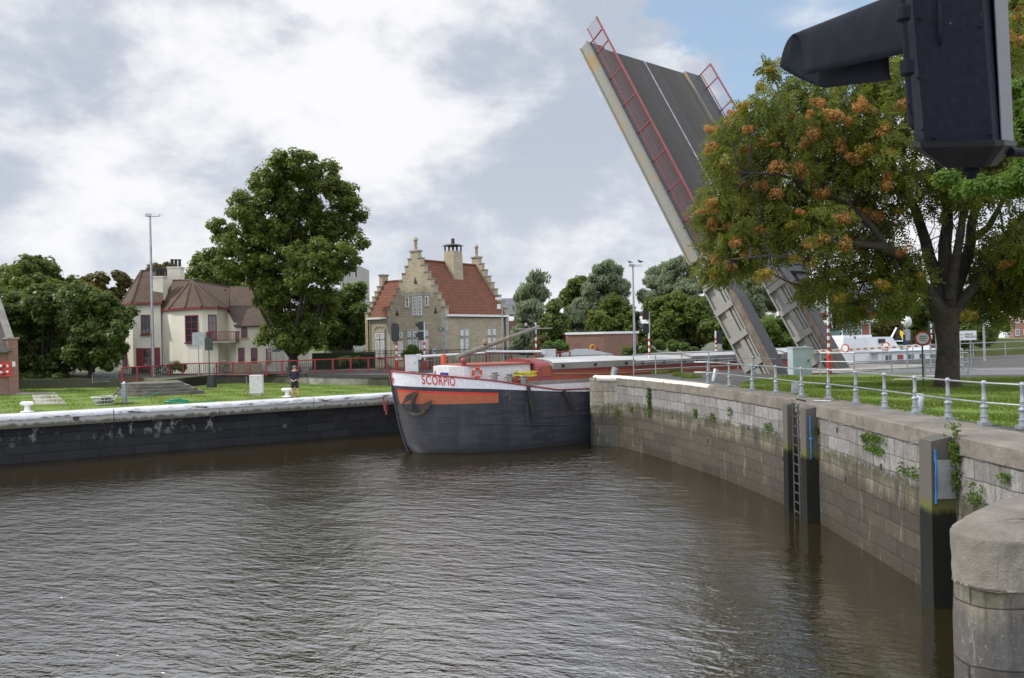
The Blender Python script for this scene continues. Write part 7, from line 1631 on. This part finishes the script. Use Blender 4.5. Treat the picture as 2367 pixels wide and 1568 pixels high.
def chain(pts, rs_): 
    P = [pt(*q) for q in pts]; Q_ = [P[0]]
    for i in range(len(P) - 1):
        m_ = P[i].lerp(P[i + 1], .5) + V(*(rs.uniform(-1, 1, 3) * (P[i + 1] - P[i]).length * .05)); Q_ += [m_, P[i + 1]]
    n_ = len(Q_); mb.tube(Q_, [rs_[0] + (rs_[1] - rs_[0]) * (i / (n_ - 1)) for i in range(n_)], 10, False); return Q_
main = [chain([(2180, 740, 26.4), (2130, 660, 26.2), (2095, 610, 26.0), (2040, 570, 25.6), (1960, 560, 25.2), (1880, 600, 24.9)], (.27, .06)),
        chain([(2175, 720, 26.5), (2165, 640, 26.8), (2140, 560, 27), (2110, 470, 27.3), (2060, 380, 27.6), (2000, 260, 28)], (.26, .06)),
        chain([(2190, 710, 26.5), (2185, 620, 26.5), (2190, 520, 26.4), (2180, 430, 26.2), (2150, 300, 26)], (.27, .09)),
        chain([(2195, 710, 26.6), (2235, 600, 26.9), (2245, 520, 27.1), (2260, 420, 27.3), (2270, 250, 27.6)], (.23, .07)),
        chain([(2205, 725, 26.5), (2255, 660, 26.3), (2300, 600, 26.1), (2330, 540, 25.9), (2400, 470, 25.6)], (.20, .07)),
        chain([(2195, 690, 26.2), (2210, 600, 25.8), (2225, 500, 25.4), (2290, 350, 25)], (.19, .06)),
        chain([(2120, 645, 26.2), (2060, 640, 26.6), (2000, 650, 26.9), (1930, 660, 27)], (.10, .03)),
        chain([(2240, 560, 27), (2310, 480, 27.8), (2380, 300, 28.4)], (.13, .05)),
        chain([(2060, 590, 25.8), (1960, 470, 25.6), (1850, 420, 25.5), (1740, 400, 25.4)], (.12, .04)),
        chain([(1880, 600, 24.9), (1780, 590, 24.9), (1690, 600, 25)], (.06, .025)),
        chain([(2105, 460, 27.2), (1980, 380, 27.6), (1840, 280, 28)], (.12, .04))]
ends = [Vector(c) for c, R_ in Bw]; nodes = [q for m_ in main for q in m_[2:]]
for e in ends:
    q = min(nodes, key=lambda x: (x - e).length); limb(mb, q, e, .045, .014, rs, .12, 5, 6)
for k in range(150):
    q = nodes[rs.randint(len(nodes))]; e = q + Vector(rs.normal(0, 1, 3)) * .9 + V(0, 0, .7); limb(mb, q, e, .02, .006, rs, .15, 3, 4)
mb.build('trunk', MT['bark'], bt, True)
# seed clusters (pale orange, a part of the tree)
seedm = leafm('orange_seed_capsules', (.34, .15, .045), (.50, .28, .09), (.34, .36, .07), .25, 1.2)
seedm2 = leafm('yellow_green_seed_capsules', (.22, .17, .02), (.38, .30, .05), None, .25, 1.2)
protos = []
for k in range(4):
    n = 420; mm = seedm if k < 3 else seedm2; sub = unit(rs, 9) * .14; cidx = rs.randint(0, 9, n); d = unit(rs, n); P = sub[cidx] * [1, 1, .8] + d * (.115 * rs.uniform(.3, 1, n) ** .5)[:, None]
    V_ = leafquads(rs, P, (d + unit(rs, n) * .5) / 1.3, .058, .042)
    me_o = fastmesh('seed_cluster', V_, 4, mm, bt); protos.append(me_o)
front = [(c, R_) for c, R_ in Bw]
spots = [(1685, 280), (1655, 300), (1700, 262), (1760, 205), (1870, 265), (1820, 270), (1640, 295), (1720, 245), (1730, 300), (1790, 300), (1860, 330), (1795, 335), (1880, 300), (1960, 280), (2010, 255), (2080, 240), (2040, 300), (1985, 245), (2105, 260), (2155, 340), (2160, 420), (2000, 350), (2060, 350), (1975, 365), (1905, 375), (1855, 395), (1760, 430), (1700, 395), (1675, 380), (1650, 345), (1640, 465), (1655, 485), (1625, 490), (1680, 520), (1710, 470), (1740, 500), (1760, 530), (1700, 560), (1670, 500), (1720, 420), (1650, 520), (1730, 590), (1765, 640), (1680, 640), (1655, 640), (1690, 610), (1650, 600), (1850, 490), (1870, 560), (1840, 600), (1950, 505), (1995, 490), (2030, 500), (1900, 560), (1950, 560), (1990, 580), (1880, 610), (1990, 640), (1940, 690), (2000, 710), (2040, 660), (1860, 660), (2090, 580), (2080, 490), (2050, 420), (2110, 430), (2180, 430), (1760, 330), (1800, 390), (1900, 440), (1830, 520), (1790, 450), (1950, 430), (2350, 40), (2345, 90), (2358, 20), (2260, 700), (2285, 660), (2300, 720), (2310, 640), (2330, 610), (2240, 730), (2130, 640), (1720, 350), (1780, 165), (1945, 335), (1890, 240), (1930, 260)]
for k, (u, v_) in enumerate(spots[:98]):
    o = protos[k % 3] if v_ < 640 and k % 7 else protos[3]
    Yc = YT - 1.6
    X, Z = ray(u, v_)
    for Y_ in np.arange(YT - 3.6, YT + 2, .25):
        p = np.array([X * Y_, Y_, ZC + Z * Y_])
        if min(np.linalg.norm(p - c) - R_ * .98 for c, R_ in front) < 0: Yc = Y_; break
    c = at(u, v_, Yc - .28) - tb_
    s = o.copy() if k >= 4 else protos[k]
    if k >= 4: COL.objects.link(s); s.parent = bt
    s.location = c; s.rotation_euler = (rng.uniform(-.4, .4), rng.uniform(-.4, .4), rng.uniform(0, 6.28)); f_ = rng.uniform(.8, 1.5); s.scale = (f_ * rng.uniform(.8, 1.2), f_ * rng.uniform(.8, 1.2), f_ * rng.uniform(.8, 1.3))
# foreground branch of another tree, upper right
ob, _ = tree('leafy_tree', 'fresh green leafy tree whose crown fills the right edge behind the signal lamp', 'tree', (20.5, 21.2, 3.2), [(2365, 420, 46), (2400, 380, 60), (2330, 432, 26), (2300, 425, 22), (2260, 430, 22), (2225, 440, 18), (2380, 300, 40), (2358, 200, 26), (2420, 250, 60), (2430, 400, 60), (2190, 412, 14)], 21, L_bright, 16000, .15, .06, 120, .25, .5, .8, .3, .25, 16)
# plants growing on the quay wall
def wallplant(u, v0, v1, w_, n, label, mat, ln=.09, wd=.045, seed=0, out=.12):
    q, t = on_wall(u, (v0 + v1) / 2); z0, z1 = at(u, v1, q.y).z, at(u, v0, q.y).z; r = np.random.RandomState(seed); n_ = np.array([-t.y, t.x, 0.0]) * 1.0
    if n_[0] > 0: n_ = -n_
    n = int(n * .5); ns_ = 6; sc0 = r.uniform(0, 1, ns_); so0 = r.normal(0, w_ * 1.3, ns_); ki = r.randint(0, ns_, n); h_ = np.clip(sc0[ki] + r.normal(0, .13, n), -.15, 1.1); P = np.array([q.x, q.y, 0])[None] + np.outer((so0[ki] + r.normal(0, w_ * .45, n)), np.array([t.x, t.y, 0])) + np.outer(r.uniform(.02, out, n), n_); P[:, 2] = z0 + (z1 - z0) * h_
    d = unit(r, n) + n_ * .5 + np.array([0, 0, .3]); d /= np.linalg.norm(d, axis=1)[:, None]
    P[:, 2] = np.sort(P[:, 2]); o = fastmesh('wall_plant', leafquads(r, P, d, ln, wd), 4, mat, None, (q.x, q.y, z0)); return tag(o, label, 'plant', 'plants rooted in the quay wall joints')
for i, a_ in enumerate([(1504, 903, 957, .10, 520, 'tall straggly weed on the wall face below the white nosing', L_light, .12, .05), (1607, 945, 962, .09, 180, 'small tuft on the mossy joint, halfway to the ladder', L_bright), (1432, 950, 975, .2, 220, 'weeds hanging at the corner of the wall end', L_light), (1465, 940, 955, .12, 120, 'tiny weeds just right of the wall end corner', L_light),
        (1648, 958, 975, .08, 120, 'tuft right of the middle drain hole', L_light), (1690, 945, 975, .06, 90, 'thin weed streak on the wall left of the ladder', L_light), (1778, 975, 1000, .1, 160, 'weed tuft close to the left fender post', L_light), (1890, 980, 1010, .07, 200, 'weeds clinging beside the right fender post', L_light),
        (2022, 1008, 1045, .22, 520, 'broad bright fern on the wall between the two fender posts', L_bright, .10, .05), (2005, 1005, 1025, .06, 120, 'narrow weed just left of the broad fern', L_light), (2112, 1075, 1100, .2, 160, 'low mossy weeds left of the nearest fender post', L_light),
        (2214, 1035, 1120, .09, 700, 'tall hanging plant right of the nearest fender post', L_light, .10, .045), (2205, 985, 1050, .13, 420, 'leafy branch arching over the coping above the nearest fender post', L_light, .11, .05, ), (2328, 1095, 1120, .06, 160, 'small bright plant on the wall at the right edge', L_bright, .07, .035), (2260, 1120, 1160, .10, 260, 'weeds low on the wall above the concrete pier', L_bright, .07, .035)]):
    wallplant(*a_, **({'seed': 200 + i}))
# ================================================================ PERSON
pc = gr(682, 920, 2.17); HT = 1.74
def skinned(name, mat, verts, edges, radii, parent=None, sub=2, root_i=0):
    me = bpy.data.meshes.new(name); me.from_pydata([tuple(v_) for v_ in verts], edges, []); me.materials.append(mat)
    o = bpy.data.objects.new(name, me); COL.objects.link(o)
    if parent is not None: o.parent = parent
    o.modifiers.new('skin', 'SKIN'); sv = me.skin_vertices[0].data
    for i, r_ in enumerate(radii): sv[i].radius = r_ if isinstance(r_, tuple) else (r_, r_)
    sv[root_i].use_root = True
    s = o.modifiers.new('sub', 'SUBSURF'); s.levels = sub; s.render_levels = sub
    for p in me.polygons: p.use_smooth = True
    return o
# x: figure's left-right in view, y: depth (negative toward camera)
bv = [(0, 0, .93), (0, 0, 1.10), (0, 0, 1.32), (0, .01, 1.44), (0, .0, 1.53), (0, -.01, 1.60), (0, -.01, 1.69),
      (.10, 0, .88), (.135, -.01, .48), (.15, .02, .09), (.16, -.12, .04), (-.10, 0, .88), (-.13, -.01, .48), (-.145, .02, .09), (-.16, -.12, .04),
      (.19, 0, 1.41), (.27, .02, 1.16), (.11, -.20, .97), (.025, -.245, .915), (-.19, 0, 1.41), (-.27, .02, 1.16), (-.11, -.20, .97), (-.03, -.235, .925)]
be = [(0, 1), (1, 2), (2, 3), (3, 4), (4, 5), (5, 6), (0, 7), (7, 8), (8, 9), (9, 10), (0, 11), (11, 12), (12, 13), (13, 14), (3, 15), (15, 16), (16, 17), (17, 18), (3, 19), (19, 20), (20, 21), (21, 22)]
brd = [(.15, .11), (.145, .10), (.165, .11), (.13, .09), (.055, .06), (.078, .095), (.075, .09), (.09, .09), (.062, .062), (.042, .045), (.04, .035), (.09, .09), (.062, .062), (.042, .045), (.04, .035), (.058, .058), (.045, .045), (.030, .028), (.034, .018), (.058, .058), (.045, .045), (.030, .028), (.034, .018)]
fi = len(bv)
for s_, base, bx_ in ((1, 18, .02), (-1, 22, -.03)):
    for k, ln_ in enumerate((.07, .078, .074, .06)):
        a = Vector(bv[base]); p1 = a + Vector((-s_ * .035, -.012 - .004 * k, .022 - .016 * k)); p2 = p1 + Vector((-s_ * ln_ * .5, .012, -.012)); bv += [tuple(p1), tuple(p2)]; be += [(base, fi), (fi, fi + 1)]; brd += [.0095, .008]; fi += 2
    a = Vector(bv[base]); p1 = a + Vector((-s_ * .012, -.02, .035)); bv.append(tuple(p1)); be.append((base, fi)); brd.append(.010); fi += 1
man = skinned('person', MT['skin'], bv, be, brd); man.location = pc; tag(man, 'man in navy sweater, dark shorts and grey cap standing on the far quay', 'person')
swv = [(0, 0, .89), (0, 0, 1.10), (0, 0, 1.32), (0, .01, 1.43), (0, .005, 1.49), (.19, 0, 1.40), (.27, .02, 1.16), (.125, -.185, .985), (-.19, 0, 1.40), (-.27, .02, 1.16), (-.125, -.185, .985)]
skinned('sweater', MT['navy'], swv, [(0, 1), (1, 2), (2, 3), (3, 4), (3, 5), (5, 6), (6, 7), (3, 8), (8, 9), (9, 10)], [(.19, .14), (.18, .135), (.195, .135), (.15, .11), (.075, .075), (.08, .08), (.065, .065), (.047, .047), (.08, .08), (.065, .065), (.047, .047)], man)
skinned('shorts', plain('dark_shorts_cloth', (.02, .022, .03), None, .9), [(0, 0, 1.0), (0, 0, .88), (.105, 0, .78), (.13, -.01, .50), (-.105, 0, .78), (-.13, -.01, .50)], [(0, 1), (1, 2), (2, 3), (1, 4), (4, 5)], [(.17, .13), (.17, .135), (.115, .12), (.098, .10), (.115, .12), (.098, .10)], man)
for s_ in (1, -1):
    skinned('shoe', MT['shoe'], [(s_ * .15, .05, .05), (s_ * .155, -.05, .05), (s_ * .165, -.16, .04)], [(0, 1), (1, 2)], [.055, .055, .045], man)
    skinned('sock', MT['navy'], [(s_ * .15, .02, .08), (s_ * .148, .018, .16)], [(0, 1)], [.05, .052], man)
def pm(mb, name, mat, sm=True):
    mb.v = [tuple(Vector(q) + pc) for q in mb.v]; return mb.build(name, mat, man, sm)
mb = MB().sphere((0, -.005, 1.665), .108, 14, 8, .93, 1.08, .9); cp = pm(mb, 'cap', MT['cap'])
mb = MB().sphere((0, -.12, 1.665), .085, 12, 6, .95, 1.0, .14); pm(mb, 'cap_visor', MT['cap'])
mb = MB().sphere((0, .03, 1.625), .098, 12, 8, .95, .95, .75); pm(mb, 'hair', plain('grey_hair', (.3, .3, .3), None, .9))
mb = MB(); mb.sphere((0, -.112, 1.595), .016, 8, 6, .8, 1, 1.3); mb.sphere((.088, 0, 1.60), .022, 8, 6, .4, .8, 1.2); mb.sphere((-.088, 0, 1.60), .022, 8, 6, .4, .8, 1.2); pm(mb, 'nose_and_ears', MT['skin'])
mb = MB(); mb.box((.032, -.098, 1.625), (.03, .012, .012)); mb.box((-.032, -.098, 1.625), (.03, .012, .012)); pm(mb, 'eyes', MT['black'], False)
mb = MB(); mb.box((0, -.104, 1.555), (.045, .008, .008)); pm(mb, 'mouth', plain('lips', (.3, .1, .08), None, .6), False)
# ================================================================ NEAR SIGNAL LAMP
sg = empty('ship_signal_lamp', at(2220, 400, 3.25), 'dark ship signal lamp with a long cone hood, close up at the top right corner', 'signal lamp')
MT['sig'] = plain('blue_black_enamel', (.008, .010, .016), (.012, .014, .022), .5, 0, 9, 120, .05)
m = M('scratched_housing_paint'); p = m.pos(); n1 = m.noise(m.map(p, (14, 14, 3)), 3, 6, .7); n2 = m.noise(p, 30, 5, .7)
c = m.mix(m.ramp(n2, .4, .7), (.008, .010, .017), (.014, .016, .025)); c = m.mix(m.ramp(m.math('MULTIPLY', n1, n2), .40, .43, 0, .6), c, (.22, .22, .23)); m.col(c).rough(.45); MT['sigh'] = m.m
def pr8(lo, hi, Yf): pass
hs = MB(); bq = [(2117, 333, 3.22), (2138, 334, 3.10), (2296, 330, 3.10), (2312, 329, 3.14), (2340, 331, 3.46), (2150, 333, 3.50)]
tq = [(u - 46 + (u - 2117) * .03, v_ - 520, Y_) for u, v_, Y_ in bq]; n_ = 6
P = [at(*q) for q in bq] + [at(*q) for q in tq]
hs.add(P, [(5, 4, 3, 2, 1, 0), (6, 7, 8, 9, 10, 11)] + [(i, (i + 1) % n_, n_ + (i + 1) % n_, n_ + i) for i in range(n_)]); ho = hs.build('housing', MT['sigh'], sg)
def sheetx(name, q4, mat, par, th_=.004):
    a = [at(*q) for q in q4]; n_ = (a[1] - a[0]).cross(a[2] - a[0]).normalized(); 
    if n_.y > 0: n_ = -n_
    return MB().prism([x + n_ * .002 for x in a], n_ * th_).build(name, mat, par)
sheetx('side_sky_sheen', [(2313, 331, 3.135), (2340, 331, 3.45), (2318, -180, 3.45), (2287, -180, 3.135)], plain('grey_sky_sheen', (.085, .10, .13), (.06, .07, .09), .5, 0, 20), ho)  # paler strip: sky reflection on the housing side, put into its colour
sheetx('hinge_strip', [(2118, 330, 3.215), (2136, 331, 3.10), (2092, -180, 3.10), (2073, -180, 3.215)], MT['sig'], ho)
for m_ in (MT['sig'], MT['sigh']): m_.node_tree.nodes['Principled BSDF'].inputs['Specular IOR Level'].default_value = .07; m_.node_tree.nodes['Principled BSDF'].inputs['Roughness'].default_value = .55
# bottom cap
cap = MB(); ring0 = [at(u, v_, Y_) for u, v_, Y_ in ((2106, 338, 3.2), (2128, 342, 3.04), (2300, 338, 3.04), (2322, 336, 3.08), (2350, 338, 3.5), (2140, 338, 3.54))]
rimt = [q + V(0, 0, .022) for q in ring0]; c = sum(ring0, V(0, 0, 0)) / 6; low = [c + (q - c) * .52 + V(.02, 0, -.085) for q in ring0]
def loft(mb, rings, capb=True):
    n_ = len(rings[0]); o_ = []
    for r_ in rings: o_ += r_
    fs = []
    for i in range(len(rings) - 1):
        for k in range(n_): fs.append((i * n_ + k, i * n_ + (k + 1) % n_, (i + 1) * n_ + (k + 1) % n_, (i + 1) * n_ + k))
    fs.append(tuple(range(n_))[::-1]); fs.append(tuple((len(rings) - 1) * n_ + k for k in range(n_))); return mb.add(o_, fs)
loft(cap, [low, ring0, rimt]); co_ = cap.build('bottom_cap', plain('brown_black_cap', (.014, .013, .014), (.008, .008, .010), .5, 0, 12), sg)
q = c + V(.035, 0, -.085); MB().lathe([(.0, -.055), (.018, -.05), (.022, -.03), (.034, -.025), (.034, .0)], q, 14).build('cap_nut', MT['sig'], co_, True)
# cone hood
vs2, fs2 = [], []; NS, NA = 10, 22
cr_, ct_ = at(2112, 98, 3.30), at(1886, 153, 4.0)
for i in range(NS + 1):
    t = i / NS; rr_ = .225 + (.192 - .225) * t
    for j in range(NA + 1):
        a = R(-24) + R(228) * j / NA          # near lower edge over the top to the far lower edge
        ext = 1.0 + (.13 * math.cos(R(-24) - 0) * 0 + (.33 if j < NA * .78 else .33 - .60 * (j / NA - .78) / .22))
        cx_ = cr_.lerp(ct_, t * ext); vs2.append(cx_ + V(0, -math.cos(a) * rr_, math.sin(a) * rr_))
for i in range(NS):
    for j in range(NA): k = i * (NA + 1) + j; fs2.append((k, k + NA + 1, k + NA + 2, k + 1))
hd = MB().add(vs2, fs2).build('hood', MT['sig'], sg, True); s_ = hd.modifiers.new('s', 'SOLIDIFY'); s_.thickness = .004
# hinge rod with collars
a, b_ = at(2082, -60, 3.07), at(2106, 290, 3.07); hg_ = MB().tube([a, b_], .011, 10).build('hinge_rod', MT['sig'], sg, True)
for t in (.26, .62): q = a.lerp(b_, t); MB().lathe([(.02, -.03), (.026, -.025), (.026, .025), (.02, .03)], q, 12).build('collar', MT['castiron'] if False else MT['sig'], hg_, True)
MB().tube([at(2335, 352, 3.35), at(2420, 355, 3.5)], .02, 10).build('bracket', MT['sig'], sg, True)

# small fittings of the signal lamp
for u, v_ in ((2128, 40), (2124, 180), (2133, 300), (2290, 310), (2268, 60), (2160, 318)):
    q = at(u, v_, 3.09); MB().lathe([(.0, -.006), (.006, -.005), (.008, 0)], q, 10, 'Y').build('screw', MT['sig'], ho)
MB().tube([at(2096, 205, 3.06), at(2100, 240, 3.04), at(2108, 262, 3.06), at(2110, 300, 3.09)], .005, 8).build('cable', MT['sig'], ho, True)

co_.data.materials[0].node_tree.nodes['Principled BSDF'].inputs['Specular IOR Level'].default_value = .1
